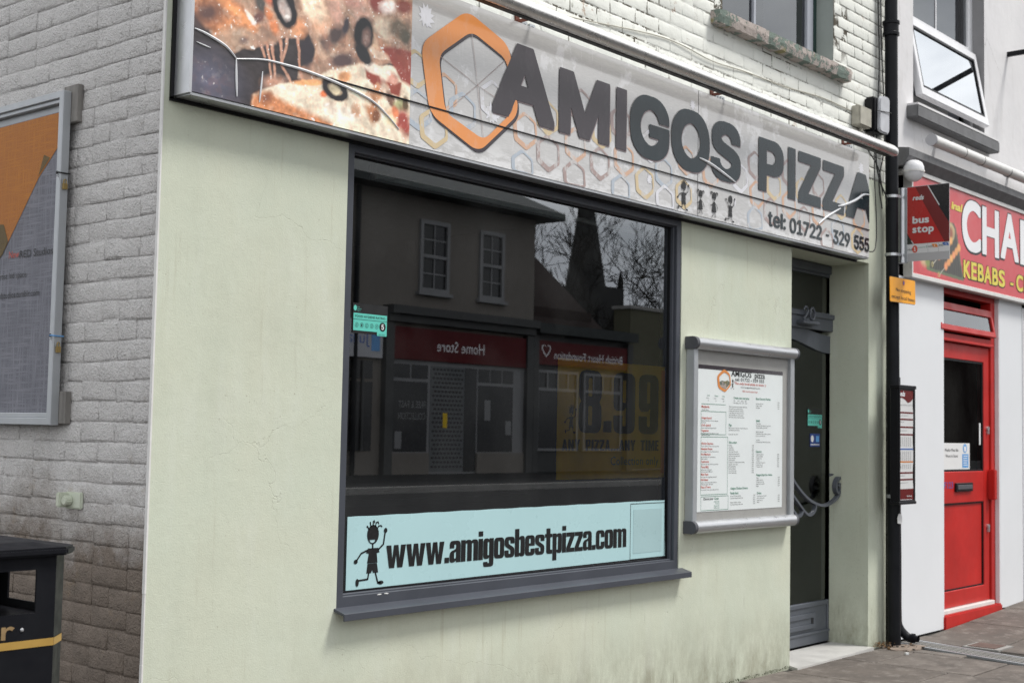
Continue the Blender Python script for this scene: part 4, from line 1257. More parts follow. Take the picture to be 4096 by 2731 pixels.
def smooth_path(pts, n=8):
    out = []
    P_ = [Vector(p) for p in pts]
    for i in range(len(P_) - 1):
        a, b = P_[i], P_[i + 1]
        ta = (P_[min(i + 1, len(P_) - 1)] - P_[max(i - 1, 0)]) * 0.5
        tb = (P_[min(i + 2, len(P_) - 1)] - P_[i]) * 0.5
        for k in range(n):
            t_ = k / n
            h1, h2, h3, h4 = 2 * t_ ** 3 - 3 * t_ ** 2 + 1, t_ ** 3 - 2 * t_ ** 2 + t_, -2 * t_ ** 3 + 3 * t_ ** 2, t_ ** 3 - t_ ** 2
            out.append(a * h1 + ta * h2 + b * h3 + tb * h4)
    out.append(P_[-1])
    return out


hy = 0.225
mb = MB()
mb.strip(smooth_path([(5.02, hy, 1.34), (5.17, hy, 1.235), (5.29, hy, 1.135), (5.44, hy, 1.045), (5.58, hy, 0.998), (5.72, hy, 0.985), (5.85, hy, 1.015), (5.945, hy, 1.075), (5.975, hy, 1.13), (5.972, hy, 1.165), (5.962, hy, 1.20)]), 0.009, 0.015)
mb.strip(smooth_path([(5.957, hy, 1.155), (5.925, hy, 1.172), (5.885, hy, 1.150), (5.868, hy, 1.105), (5.890, hy, 1.068), (5.926, hy, 1.072), (5.940, hy, 1.104), (5.922, hy, 1.128), (5.902, hy, 1.114)]), 0.010, 0.017)
mb.tube([(5.955, hy - 0.02, 1.208), (5.99, hy - 0.02, 1.213)], 0.016, 12)
mb.tube([(5.95, hy, 1.20), (5.93, 0.30, 1.19)], 0.010, 8)
mb.strip(smooth_path([(5.10, hy, 1.16), (5.26, hy, 1.055), (5.36, hy, 0.985), (5.44, hy, 0.935), (5.50, hy, 0.925), (5.555, hy, 0.95), (5.575, hy, 0.995)]), 0.008, 0.014)
mb.strip(smooth_path([(5.16, hy, 1.03), (5.25, hy, 0.965), (5.31, hy, 0.925), (5.355, hy, 0.925), (5.39, hy, 0.955)]), 0.008, 0.014)
part('scroll_handle', mb, 'iron_grey', dr, smooth=True, label='wrought iron scroll handle across the glass')
# iron house number standing on a small shelf
num = part('number_shelf', MB().box(5.39, 5.62, 0.215, 0.285, 2.238, 2.262), 'iron_grey', shop, bevel=0.006, seg=1)
mb = MB()
mb.tube(smooth_path([(5.43, 0.24, 2.335), (5.445, 0.24, 2.355), (5.47, 0.24, 2.358), (5.488, 0.24, 2.338), (5.472, 0.24, 2.308), (5.445, 0.24, 2.285), (5.432, 0.24, 2.270), (5.50, 0.24, 2.268)], 5), 0.008, 6)
part('numeral', mb, 'iron_grey', num, smooth=True, label='iron numeral 2')
mb = MB()
mb.tube([(5.553 + 0.032 * math.cos(k * math.pi / 10), 0.24, 2.314 + 0.042 * math.sin(k * math.pi / 10)) for k in range(21)], 0.009, 6)
part('numeral', mb, 'iron_grey', num, smooth=True, label='iron numeral 0')

# --- first-floor sash window of the shop
uw = part('sash_window', MB().frame(3.99, 5.388, 4.0, 5.5, (0.05, 0.06, 0.03, 0.05), 0.13, 0.2), 'green_gloss', shop, bevel=0.003, seg=1)
part('sash', MB().frame(4.04, 5.33, 4.03, 5.4, (0.05, 0.085, 0.035, 0.05), 0.125, 0.165), 'curtain', uw, bevel=0.004, seg=1, label='flaking pale grey sash')
part('glazing_bar', MB().box(4.535, 4.56, 0.128, 0.16, 4.065, 5.35), 'curtain', uw)
part('pane', MB().quad((4.08, 0.146, 4.06), (5.25, 0.146, 4.06), (5.25, 0.146, 5.36), (4.08, 0.146, 5.36)), 'upper_glass', uw)
part('curtain', MB().quad((4.95, 0.3, 4.0), (5.4, 0.32, 4.0), (5.4, 0.32, 5.5), (4.95, 0.3, 5.5)), 'curtain', uw)
mb = MB()
mb.quad((3.96, 0.9, 3.95), (5.6, 0.9, 3.95), (5.6, 0.9, 5.55), (3.96, 0.9, 5.55))
mb.quad((3.96, 0.2, 3.95), (3.96, 0.9, 3.95), (3.96, 0.9, 5.55), (3.96, 0.2, 5.55))
mb.quad((5.6, 0.9, 3.95), (5.6, 0.2, 3.95), (5.6, 0.2, 5.55), (5.6, 0.9, 5.55))
mb.quad((3.96, 0.2, 3.95), (5.6, 0.2, 3.95), (5.6, 0.9, 3.95), (3.96, 0.9, 3.95))
part('upper_room', mb, 'dark_void', uw)
# ragged stone sill
rg2 = random.Random(8)
mb = MB()
n = 46
ring_prev = None
vs, fs = [], []
for k in range(n + 1):
    x = 3.815 + (5.535 - 3.815) * k / n
    top = 3.992 + rg2.uniform(-0.002, 0.002)
    bot = 3.908 + rg2.uniform(-0.006, 0.004)
    fy = -0.072 + rg2.uniform(-0.0015, 0.0015)
    if k in (0, n):
        fy += 0.01
    vs += [(x, 0.16, top + 0.01), (x, fy, top - 0.006), (x, fy - 0.002, (top + bot) / 2), (x, fy + 0.006, bot), (x, 0.02, bot - 0.004), (x, 0.16, bot)]
for k in range(n):
    for q in range(6):
        q2 = (q + 1) % 6
        fs.append((k * 6 + q, k * 6 + q2, (k + 1) * 6 + q2, (k + 1) * 6 + q))
fs += [tuple(range(5, -1, -1)), tuple(n * 6 + q for q in range(6))]
mb.add(vs, fs)
part('sill', mb, 'flaky_paint', uw, label='flaking green and bare stone sill')

# ================================================================== FASCIA SIGN
SY = -0.10
X0, X1, Z0, Z1 = 0.034, 5.722, 2.706, 3.432
sign = thing('fascia_sign', 'long grey pizza shop fascia sign with pizza photo and dark lettering', 'sign', (2.9, -0.05, Z0))
part('back_box', MB().box(X0 + 0.01, X1 - 0.002, SY + 0.006, -0.002, Z0 + 0.002, Z1 - 0.006), 'alu_grey', sign)
mb = MB()
mb.box(X0 - 0.0, X0 + 0.012, SY - 0.004, -0.004, Z0 - 0.006, Z1)
mb.box(X0 + 0.012, X1, SY + 0.004, -0.004, Z0 - 0.012, Z0 + 0.001)
part('edge_trim', mb, 'aluminium', sign)
part('rear_flange', MB().box(X0 - 0.014, X0 - 0.0005, -0.012, -0.001, Z0 - 0.02, Z1).box(X0 - 0.014, X1, -0.012, -0.001, Z0 - 0.026, Z0 - 0.0125), 'black_plastic', sign)
part('sign_panel', MB().box(1.2, 3.5305, SY, SY + 0.005, Z0, Z1), 'sign_panel', sign)
part('sign_panel', MB().box(3.5355, X1, SY - 0.001, SY + 0.005, Z0, Z1 - 0.004), 'sign_panel', sign)
part('panel_joint', MB().box(3.5306, 3.5354, SY + 0.002, SY + 0.006, Z0, Z1 - 0.005), 'black_plastic', sign)


# ---- pizza photograph (flat print, computed colour by colour)
def vnoise(X, Z, scale, seed, octaves=4):
    out = np.zeros_like(X)
    amp, tot = 1.0, 0.0
    for o in range(octaves):
        rgn = np.random.RandomState(seed + o * 17)
        N = 64
        tab = rgn.rand(N, N)
        u, v = X * scale * 2 ** o + 7.3 * o, Z * scale * 2 ** o + 3.1 * o
        i, j = np.floor(u).astype(int), np.floor(v).astype(int)
        fu, fv = u - i, v - j
        fu, fv = fu * fu * (3 - 2 * fu), fv * fv * (3 - 2 * fv)
        g_ = lambda a, b: tab[a % N, b % N]
        out += amp * ((g_(i, j) * (1 - fu) + g_(i + 1, j) * fu) * (1 - fv) + (g_(i, j + 1) * (1 - fu) + g_(i + 1, j + 1) * fu) * fv)
        tot += amp
        amp *= 0.5
    return out / tot


class Canvas:
    def __init__(self, x0, x1, z0, z1, nx, nz, warp=0.0, wscale=14, seed=1):
        xs, zs = np.linspace(x0, x1, nx + 1), np.linspace(z0, z1, nz + 1)
        self.GX, self.GZ = np.meshgrid(xs, zs)
        self.nx, self.nz = nx, nz
        self.X = self.GX + warp * (vnoise(self.GX, self.GZ, wscale, seed) - 0.5) * 2
        self.Z = self.GZ + warp * (vnoise(self.GX, self.GZ, wscale, seed + 5) - 0.5) * 2
        self.X = self.X + warp * 0.5 * (vnoise(self.GX, self.GZ, wscale * 3.3, seed + 9) - 0.5) * 2
        self.Z = self.Z + warp * 0.5 * (vnoise(self.GX, self.GZ, wscale * 3.3, seed + 13) - 0.5) * 2
        self.C = np.zeros(self.X.shape + (3,))

    def lay(self, m, c):
        c = np.array(c) if not isinstance(c, np.ndarray) else c
        self.C = self.C * (1 - m[..., None]) + c * m[..., None]

    def blob(self, cx, cz, rx, rz, rot, c, soft=0.15, hole=0.0):
        co, si = math.cos(rot), math.sin(rot)
        dx, dz = self.X - cx, self.Z - cz
        u, v = (dx * co + dz * si) / rx, (-dx * si + dz * co) / rz
        d = np.sqrt(u * u + v * v)
        m = np.clip((1 + soft - d) / (2 * soft), 0, 1)
        if hole:
            m = m * np.clip((d - hole + soft) / (2 * soft), 0, 1)
        self.lay(m, c)

    def poly(self, pts, c, soft=0.008):
        inside = np.zeros(self.X.shape, bool)
        dist = np.full(self.X.shape, 9.0)
        n_ = len(pts)
        for i in range(n_):
            (ax, az), (bx, bz) = pts[i], pts[(i + 1) % n_]
            cond = ((az > self.Z) != (bz > self.Z))
            xi = ax + (self.Z - az) / ((bz - az) if bz != az else 1e-9) * (bx - ax)
            inside ^= cond & (self.X < xi)
            ex, ez = bx - ax, bz - az
            tt = np.clip(((self.X - ax) * ex + (self.Z - az) * ez) / (ex * ex + ez * ez + 1e-12), 0, 1)
            dist = np.minimum(dist, np.hypot(self.X - ax - tt * ex, self.Z - az - tt * ez))
        s = np.where(inside, dist, -dist)
        m = np.clip(0.5 + s / (2 * soft), 0, 1)
        self.lay(m, c)
        return m

    def stroke(self, pts, w0, w1, c, soft=0.003):
        for i in range(len(pts) - 1):
            (ax, az), (bx, bz) = pts[i], pts[i + 1]
            ex, ez = bx - ax, bz - az
            tt = np.clip(((self.X - ax) * ex + (self.Z - az) * ez) / (ex * ex + ez * ez), 0, 1)
            d = np.hypot(self.X - ax - tt * ex, self.Z - az - tt * ez)
            w = w0 + (w1 - w0) * (i + tt) / (len(pts) - 1)
            self.lay(np.clip(0.5 + (w - d) / (2 * soft), 0, 1), c)

    def sheet(self, name, fn, mat, parent):
        nx, nz = self.nx, self.nz
        vs = [fn(float(a), float(b)) for a, b in zip(self.GX.ravel(), self.GZ.ravel())]
        fs = [(j * (nx + 1) + i, j * (nx + 1) + i + 1, (j + 1) * (nx + 1) + i + 1, (j + 1) * (nx + 1) + i) for j in range(nz) for i in range(nx)]
        mb_ = MB()
        mb_.v, mb_.f = vs, fs
        o = part(name, mb_, mat, parent)
        at = o.data.color_attributes.new('print', 'FLOAT_COLOR', 'POINT')
        rgba = np.ones((vs.__len__(), 4), np.float32)
        rgba[:, :3] = np.clip(self.C.reshape(-1, 3), 0, 1)
        at.data.foreach_set('color', rgba.ravel())
        return o


def lin(*c):
    return tuple(((v / 255) / 12.92 if v / 255 < 0.04045 else ((v / 255 + 0.055) / 1.055) ** 2.4) for v in c)


cv = Canvas(X0 + 0.012, 1.2, Z0, Z1, 360, 222, 0.009, 13, 3)
n1 = vnoise(cv.GX, cv.GZ, 18, 31)
n2 = vnoise(cv.GX, cv.GZ, 55, 77)
grain = vnoise(cv.GX * 0.4 + cv.GZ * 0.06, cv.GZ, 60, 11, 3)
wood = np.array(lin(60, 51, 52)) + (grain[..., None] - 0.5) * np.array([0.075, 0.062, 0.068])
cv.C = np.clip(wood + 0.02, 0.01, 1)
cv.blob(0.12, 2.76, 0.12, 0.09, 0, lin(112, 112, 130), 0.9)
pink, pale, cream = lin(176, 144, 124), lin(204, 174, 150), lin(232, 218, 196)
# upper slice
up = [(0.035, 3.05), (0.0, 3.5), (1.25, 3.5), (1.25, 3.094), (1.056, 3.03), (0.83, 2.955), (0.607, 2.855), (0.555, 2.866), (0.564, 2.903), (0.634, 2.946), (0.644, 3.0), (0.612, 3.062), (0.564, 3.055),
      (0.542, 3.026), (0.473, 3.006), (0.44, 2.971), (0.33, 2.936), (0.275, 2.922), (0.239, 2.898), (0.18, 2.91), (0.142, 2.935), (0.08, 2.985)]
cv.poly(up, np.where((n1 > 0.5)[..., None], pink, pale) * 0.55 + np.array(pink) * 0.45, 0.006)
crust = np.array(lin(176, 116, 78)) * (1 - n2[..., None]) + np.array(lin(226, 160, 110)) * n2[..., None]
cv.poly([(0.02, 3.5), (0.02, 3.03), (0.09, 2.975), (0.15, 2.945), (0.22, 2.97), (0.33, 3.00), (0.36, 3.03), (0.30, 3.07), (0.22, 3.10), (0.12, 3.17), (0.1, 3.5)], crust, 0.012)
cv.blob(0.11, 3.02, 0.07, 0.04, 0.5, lin(112, 84, 78), 0.7)
cv.blob(0.24, 3.055, 0.09, 0.018, -0.4, lin(240, 168, 112), 0.6)
cv.blob(0.25, 2.965, 0.07, 0.03, 0.1, lin(188, 160, 138), 0.6)
cv.blob(0.28, 2.955, 0.02, 0.012, 0.4, lin(140, 118, 110), 0.6)
# shaded hollows and bands of melted cheese
for cx, cz, rx, rz, rot, c in ((0.602, 2.985, 0.034, 0.065, 0.1, lin(66, 58, 66)), (0.755, 3.09, 0.035, 0.055, -0.5, lin(96, 80, 78)), (0.81, 3.14, 0.02, 0.045, -0.2, lin(84, 76, 84)),
                               (0.70, 3.05, 0.03, 0.05, 0.2, lin(130, 108, 100)), (0.80, 2.99, 0.07, 0.03, 0.3, lin(104, 84, 84)), (0.66, 3.15, 0.05, 0.08, 0.2, lin(222, 178, 148)),
                               (0.75, 3.2, 0.04, 0.07, 0.2, lin(204, 164, 146)), (0.64, 3.17, 0.06, 0.05, -0.4, lin(238, 214, 188)), (0.60, 3.2, 0.04, 0.05, 0, lin(244, 226, 200)),
                               (0.55, 3.07, 0.05, 0.04, 0.2, lin(226, 166, 124)), (0.36, 3.12, 0.03, 0.04, 0.3, lin(96, 92, 88)), (0.35, 3.06, 0.035, 0.02, 0.8, lin(126, 92, 86)),
                               (0.31, 3.05, 0.012, 0.035, 0.8, lin(246, 228, 214)), (0.42, 3.06, 0.02, 0.06, 0.5, lin(214, 138, 90)), (0.42, 3.17, 0.05, 0.04, 0.1, lin(206, 120, 88)),
                               (0.90, 3.20, 0.05, 0.1, 0.1, lin(214, 178, 160)), (0.84, 3.28, 0.06, 0.05, 0, lin(196, 150, 136)), (0.98, 3.29, 0.05, 0.05, 0.2, lin(148, 70, 62)),
                               (1.05, 3.28, 0.05, 0.03, 0.3, lin(240, 226, 220)), (1.15, 3.31, 0.05, 0.03, 0.3, lin(140, 74, 62)), (1.03, 3.18, 0.055, 0.05, 0, lin(234, 214, 190)),
                               (1.13, 3.20, 0.06, 0.04, 0.1, lin(124, 110, 92)), (1.16, 3.18, 0.03, 0.03, 0.1, lin(106, 100, 84)), 
                               (1.0, 3.09, 0.05, 0.05, 0.1, lin(200, 152, 124)), (0.97, 3.12, 0.02, 0.07, 0.5, lin(232, 196, 166))):
    cv.blob(cx, cz, rx, rz, rot, c, 0.35)
cv.stroke([(0.93, 3.09), (0.99, 3.06), (1.05, 3.07), (1.11, 3.075)], 0.012, 0.024, lin(232, 206, 184))
# strings of cheese
for pts in ([(0.368, 2.95), (0.386, 2.909)], [(0.401, 2.955), (0.412, 2.90), (0.423, 2.841)], [(0.424, 2.965), (0.436, 2.90), (0.446, 2.82)], [(0.462, 2.99), (0.473, 2.93), (0.477, 2.90), (0.526, 2.83)],
            [(0.496, 3.01), (0.484, 2.93), (0.478, 2.90)], [(0.548, 3.03), (0.558, 2.96), (0.565, 2.92), (0.585, 2.85)]):
    cv.stroke(pts, 0.0075, 0.0055, lin(196, 152, 130), 0.003)
cv.blob(0.44, 2.82, 0.06, 0.03, 0.2, lin(190, 150, 130), 0.5)
# lower slice
low = np.array(cream) * (0.82 + 0.3 * n1[..., None])
cv.poly([(0.325, 2.60), (0.337, 2.752), (0.391, 2.79), (0.446, 2.812), (0.56, 2.85), (0.649, 2.875), (0.738, 2.932), (0.811, 2.962), (0.893, 3.0), (1.25, 3.05), (1.25, 2.60)], np.clip(low, 0, 0.9), 0.005)
cv.poly([(0.32, 2.6), (0.335, 2.745), (0.37, 2.775), (0.42, 2.78), (0.47, 2.76), (0.62, 2.735), (0.75, 2.715), (0.8, 2.6)], crust * 1.05, 0.012)
cv.blob(0.40, 2.755, 0.03, 0.02, 0.4, lin(150, 100, 76), 0.6)
cv.poly([(0.925, 2.99), (0.97, 2.975), (1.06, 2.965), (1.14, 2.965), (1.13, 2.90), (1.04, 2.905), (0.985, 2.92), (0.94, 2.945)], lin(158, 74, 54), 0.006)
cv.poly([(1.02, 3.10), (1.10, 3.115), (1.22, 3.12), (1.22, 2.96), (1.14, 2.975), (1.09, 3.03)], lin(162, 78, 64), 0.008)
for cx, cz, rx, rz, rot, c in ((0.62, 2.86, 0.09, 0.012, 0.2, lin(238, 178, 124)), (0.70, 2.83, 0.022, 0.014, 0.5, lin(224, 128, 76)), (0.81, 2.92, 0.04, 0.02, 0.4, lin(228, 170, 120)),
                               (0.52, 2.80, 0.07, 0.03, 0.1, lin(240, 228, 208)), (0.80, 2.77, 0.10, 0.035, 0.0, lin(244, 234, 218)), (0.88, 2.80, 0.03, 0.03, 0.2, lin(206, 168, 140)),
                               (0.97, 2.995, 0.055, 0.022, -0.1, lin(246, 228, 212)),
                               (1.06, 2.985, 0.05, 0.03, 0.2, lin(246, 222, 204)), (1.09, 2.97, 0.03, 0.02, 0.2, lin(222, 168, 150)), 
                               (1.00, 2.92, 0.022, 0.02, 0.2, lin(206, 138, 90)), (1.05, 2.91, 0.025, 0.045, 0.6, lin(214, 190, 170)), (1.08, 2.88, 0.02, 0.04, 0.6, lin(132, 100, 84)),
                               (0.985, 2.88, 0.05, 0.03, 0.5, lin(196, 148, 110)), (0.975, 2.82, 0.035, 0.06, 0.2, lin(188, 136, 98)), (1.0, 2.79, 0.025, 0.03, -0.2, lin(138, 92, 62)),
                               (0.955, 2.85, 0.02, 0.025, 0, lin(230, 206, 180)), (1.14, 2.87, 0.04, 0.025, 0.2, lin(190, 186, 140)), (1.17, 2.88, 0.02, 0.03, 0, lin(110, 90, 60)),
                               (1.16, 2.79, 0.05, 0.06, 0.3, lin(172, 82, 70)), (1.09, 2.80, 0.035, 0.04, 0.2, lin(240, 206, 172)), (1.07, 2.74, 0.09, 0.03, 0, lin(242, 226, 204)), (1.11, 2.83, 0.02, 0.025, 0.5, lin(226, 140, 96))):
    cv.blob(cx, cz, rx, rz, rot, c, 0.3)
# olives
cv.blob(0.48, 3.135, 0.060, 0.084, 0.35, lin(38, 36, 42), 0.10)
cv.blob(0.478, 3.130, 0.029, 0.046, 0.35, lin(206, 192, 186), 0.25)
cv.blob(0.914, 3.13, 0.056, 0.076, -0.15, lin(36, 35, 40), 0.12)
cv.blob(0.928, 3.115, 0.026, 0.044, -0.25, lin(158, 128, 118), 0.35)
cv.blob(0.915, 3.04, 0.055, 0.03, -0.5, lin(46, 46, 50), 0.2)
cv.blob(0.757, 2.858, 0.072, 0.042, -0.12, lin(44, 38, 42), 0.10)
cv.blob(0.757, 2.860, 0.036, 0.019, -0.12, lin(214, 200, 170), 0.25)
fold = 1 - np.abs(2 * vnoise(cv.GX * 0.9 + cv.GZ * 0.5, cv.GZ * 1.3 - cv.GX * 0.3, 16, 61, 3) - 1)
n3 = vnoise(cv.GX, cv.GZ, 120, 5, 3)
n4 = vnoise(cv.GX, cv.GZ, 34, 91, 4)
lum = cv.C.mean(-1)
food = np.clip((lum - 0.10) / 0.12, 0, 1)
brown = np.clip((n4 - 0.54) / 0.12, 0, 1) * food
cv.lay(brown * 0.15, lin(206, 134, 88))
red_ = np.clip((vnoise(cv.GX, cv.GZ, 26, 202, 4) - 0.60) / 0.08, 0, 1) * food
cv.lay(red_ * 0.08, lin(176, 86, 62))
cv.C = cv.C * (1 + (food * (0.62 * (fold - 0.72)))[..., None])
wht = np.clip((vnoise(cv.GX, cv.GZ, 42, 303, 4) - 0.61) / 0.07, 0, 1) * food
cv.lay(wht * 0.14, lin(248, 236, 222))
glint = np.clip((vnoise(cv.GX, cv.GZ, 95, 404, 2) - 0.74) / 0.05, 0, 1) * np.clip((fold - 0.8) / 0.1, 0, 1) * food
cv.lay(glint * 0.8, lin(255, 250, 244))
cv.C = np.clip(cv.C * (1 + food[..., None] * (0.20 * n2[..., None] + 0.20 * n3[..., None] - 0.20)), 0.008, 0.9)
cv.C = np.clip((cv.C * 0.9 + cv.C.mean(-1, keepdims=True) * 0.1) ** 1.22 * 1.18, 0.006, 0.9)
for hi in ((0.49, 3.10), (0.33, 3.03), (0.62, 3.19), (0.72, 2.79), (0.86, 2.77), (0.99, 2.995), (1.06, 2.993)):
    cv.blob(hi[0], hi[1], 0.012, 0.006, 0.4, lin(250, 244, 238), 0.6)
cv.sheet('pizza_photo', FX(SY - 0.002), 'pizza_print', sign)

# ---- honeycomb pattern, half worn away
rg2 = random.Random(21)
hx = [('o', 1.992, 2.911, .095), ('n', 2.171, 2.832, .095), ('o', 2.390, 2.912, .095), ('n', 2.599, 2.850, .095), ('o', 2.811, 2.907, .095), ('b', 1.976, 2.731, .095), ('n', 2.385, 2.740, .095), ('y', 2.162, 3.007, .095), ('n', 2.431, 3.116, .095), ('n', 2.776, 3.094, .095), ('y', 2.606, 3.020, .095), ('o', 1.418, 2.983, .095), ('b', 1.543, 2.915, .095), ('y', 1.232, 3.050, .095), ('b', 1.248, 2.871, .095), ('y', 1.354, 2.807, .095), ('p', 1.751, 3.014, .095), ('p', 3.993, 2.994, .095), ('n', 4.169, 3.097, .095), ('o', 4.193, 2.921, .095), ('y', 4.398, 3.006, .095), ('n', 4.581, 3.115, .095), ('n', 4.977, 3.093, .095), ('o', 4.591, 2.916, .095), ('y', 4.765, 3.030, .095), ('n', 4.364, 2.840, .095), ('n', 4.790, 2.853, .095), ('o', 4.979, 2.912, .095), ('b', 4.174, 2.757, .095), ('y', 5.543, 2.800, .095), ('o', 5.563, 2.962, .095), ('b', 3.187, 2.894, .095), ('o', 3.408, 3.002, .095), ('y', 3.005, 2.812, .095), ('b', 2.785, 2.738, .095), ('y', 3.388, 2.806, .095), ('b', 5.256, 2.830, .095), ('p', 3.050, 3.020, .095), ('o', 3.664, 2.972, .095), ('y', 5.300, 3.000, .095), ('n', 5.100, 2.740, .095), ('p', 3.200, 2.740, .095)]
keys = {'o': 'worn_ink_orange', 'n': 'worn_ink_brown', 'b': 'worn_ink_blue', 'y': 'worn_ink_yellow', 'p': 'worn_ink_pale'}
hexes = [MB() for _ in hx]
for i, (k, cx, cz, r) in enumerate(hx):
    a0 = rg2.uniform(-0.25, 0.25)
    a0 = 0.10 + rg2.uniform(-0.06, 0.06)
    r *= rg2.uniform(0.92, 1.05)
    o_ = [(cx + r * 1.08 * math.cos(a0 + q * math.pi / 3 + math.pi / 2), cz + r * math.sin(a0 + q * math.pi / 3 + math.pi / 2)) for q in range(6)]
    i_ = [(cx + 0.006 + r * 0.82 * math.cos(a0 + q * math.pi / 3 + math.pi / 2), cz + 0.005 + r * 0.76 * math.sin(a0 + q * math.pi / 3 + math.pi / 2)) for q in range(6)]
    if min(p[1] for p in o_) < Z0 + 0.002:
        o_ = [(a, max(b, Z0 + 0.002)) for a, b in o_]
        i_ = [(a, max(b, Z0 + 0.006)) for a, b in i_]
    fill([rpoly(o_, r * 0.16, 3), rpoly(i_, r * 0.12, 3)], FX(SY - 0.0014 - 0.00002 * i), hexes[i])
for (k, cx, cz, r), mb in zip(hx, hexes):
    part('printed_hexagon', mb, keys[k], sign)
# splashes of white
for cx, cz, r in ((3.05, 2.84, .03), (3.93, 2.84, .03), (1.29, 3.30, .055), (3.47, 3.33, .03), (5.6, 3.31, .04), (1.75, 2.95, .05)):
    mb = MB()
    fill([[(cx + r * (1 if k % 2 else 0.62) * rg2.uniform(0.8, 1.15) * math.cos(k * math.pi / 11), cz + r * (1.1 if k % 2 else 0.7) * rg2.uniform(0.8, 1.15) * math.sin(k * math.pi / 11)) for k in range(22)]], FX(SY - 0.0013), mb)
    part('splash', mb, 'worn_ink_pale', sign)

# ---- hexagon logo
outer = [(1.555, 3.395), (1.858, 3.300), (1.940, 2.985), (1.655, 2.748), (1.322, 2.868), (1.256, 3.170)]
inner = [(1.590, 3.305), (1.840, 3.228), (1.903, 2.995), (1.690, 2.812), (1.424, 2.893), (1.372, 3.145)]
hal = MB()
for gsc, dep in ((1.0, 0.0034),):
    fill([rpoly([(a + 0.012, b - 0.014) for a, b in outer], 0.06, 6), rpoly([(a + 0.010, b - 0.012) for a, b in inner], 0.05, 6)], FX(SY - dep), hal)
part('logo_shadow', hal, 'ink_plum', sign)
part('hexagon_logo', fill([rpoly(outer, 0.065, 6), rpoly(inner, 0.05, 6)], FX(SY - 0.0042)), 'logo_orange', sign)
mb = MB()
for (a, b) in inner:
    line(mb, [(1.639, 3.061), (a * 0.97 + 1.639 * 0.03, b * 0.97 + 3.061 * 0.03)], 0.0014, FX(SY - 0.0036))
part('logo_spokes', mb, 'ink_brown_line' if 'ink_brown_line' in MATS else 'worn_ink_brown', sign)

# ---- big lettering
LET = [('A', 1.744, 2.212, 2.955, 3.325, 'ink_plum'), ('M', 2.247, 2.674, 2.955, 3.283, 'ink_plum'), ('I', 2.732, 2.825, 2.955, 3.283, 'ink_plum'), ('G', 2.857, 3.234, 2.948, 3.296, 'ink_slate'),  # opening letters in a paler ink: reflection put into the colour
       ('O', 3.255, 3.650, 2.946, 3.298, 'ink_slate'), ('S', 3.663, 3.998, 2.947, 3.300, 'ink_slate'), ('P', 4.206, 4.516, 2.955, 3.284, 'ink_slate'), ('I', 4.572, 4.668, 2.955, 3.284, 'ink_slate'),
       ('Z', 4.705, 5.010, 2.951, 3.282, 'ink_slate'), ('Z', 5.037, 5.340, 2.950, 3.278, 'ink_slate'), ('A', 5.368, 5.835, 2.949, 3.276, 'ink_slate')]
for ch, a0, a1, b0, b1, mt in LET:
    q = outlines('B', ch, a0, a1, b0, b1)
    q = [clip_max(p, X1 - 0.001) for p in q]
    sh = [clip_max([(a + 0.006, b - 0.006) for a, b in p], X1 - 0.001) for p in q]
    part('letter_shadow', fill(sh, FX(SY - 0.0030)), 'ink_halo', sign)
    part('letter', fill(q, FX(SY - 0.0050)), mt, sign)
for s_, a0, a1 in (('tel:', 4.330, 4.548), ('01722', 4.600, 5.028), ('-', 5.085, 5.128), ('329', 5.184, 5.430), ('555', 5.491, 5.7205)):
    mb = MB()
    if s_ == 'tel:':
        fill(outlines('T', s_, a0, a1, 2.750, 2.846, ref='l'), FX(SY - 0.0050), mb)
    elif s_ == '-':
        rect(mb, a0, a1, 2.779, 2.792, FX(SY - 0.005))
    else:
        fill(outlines('T', s_, a0, a1, 2.742, 2.838, gap=45), FX(SY - 0.0050), mb)
    part('telephone_number', mb, 'ink_slate', sign)


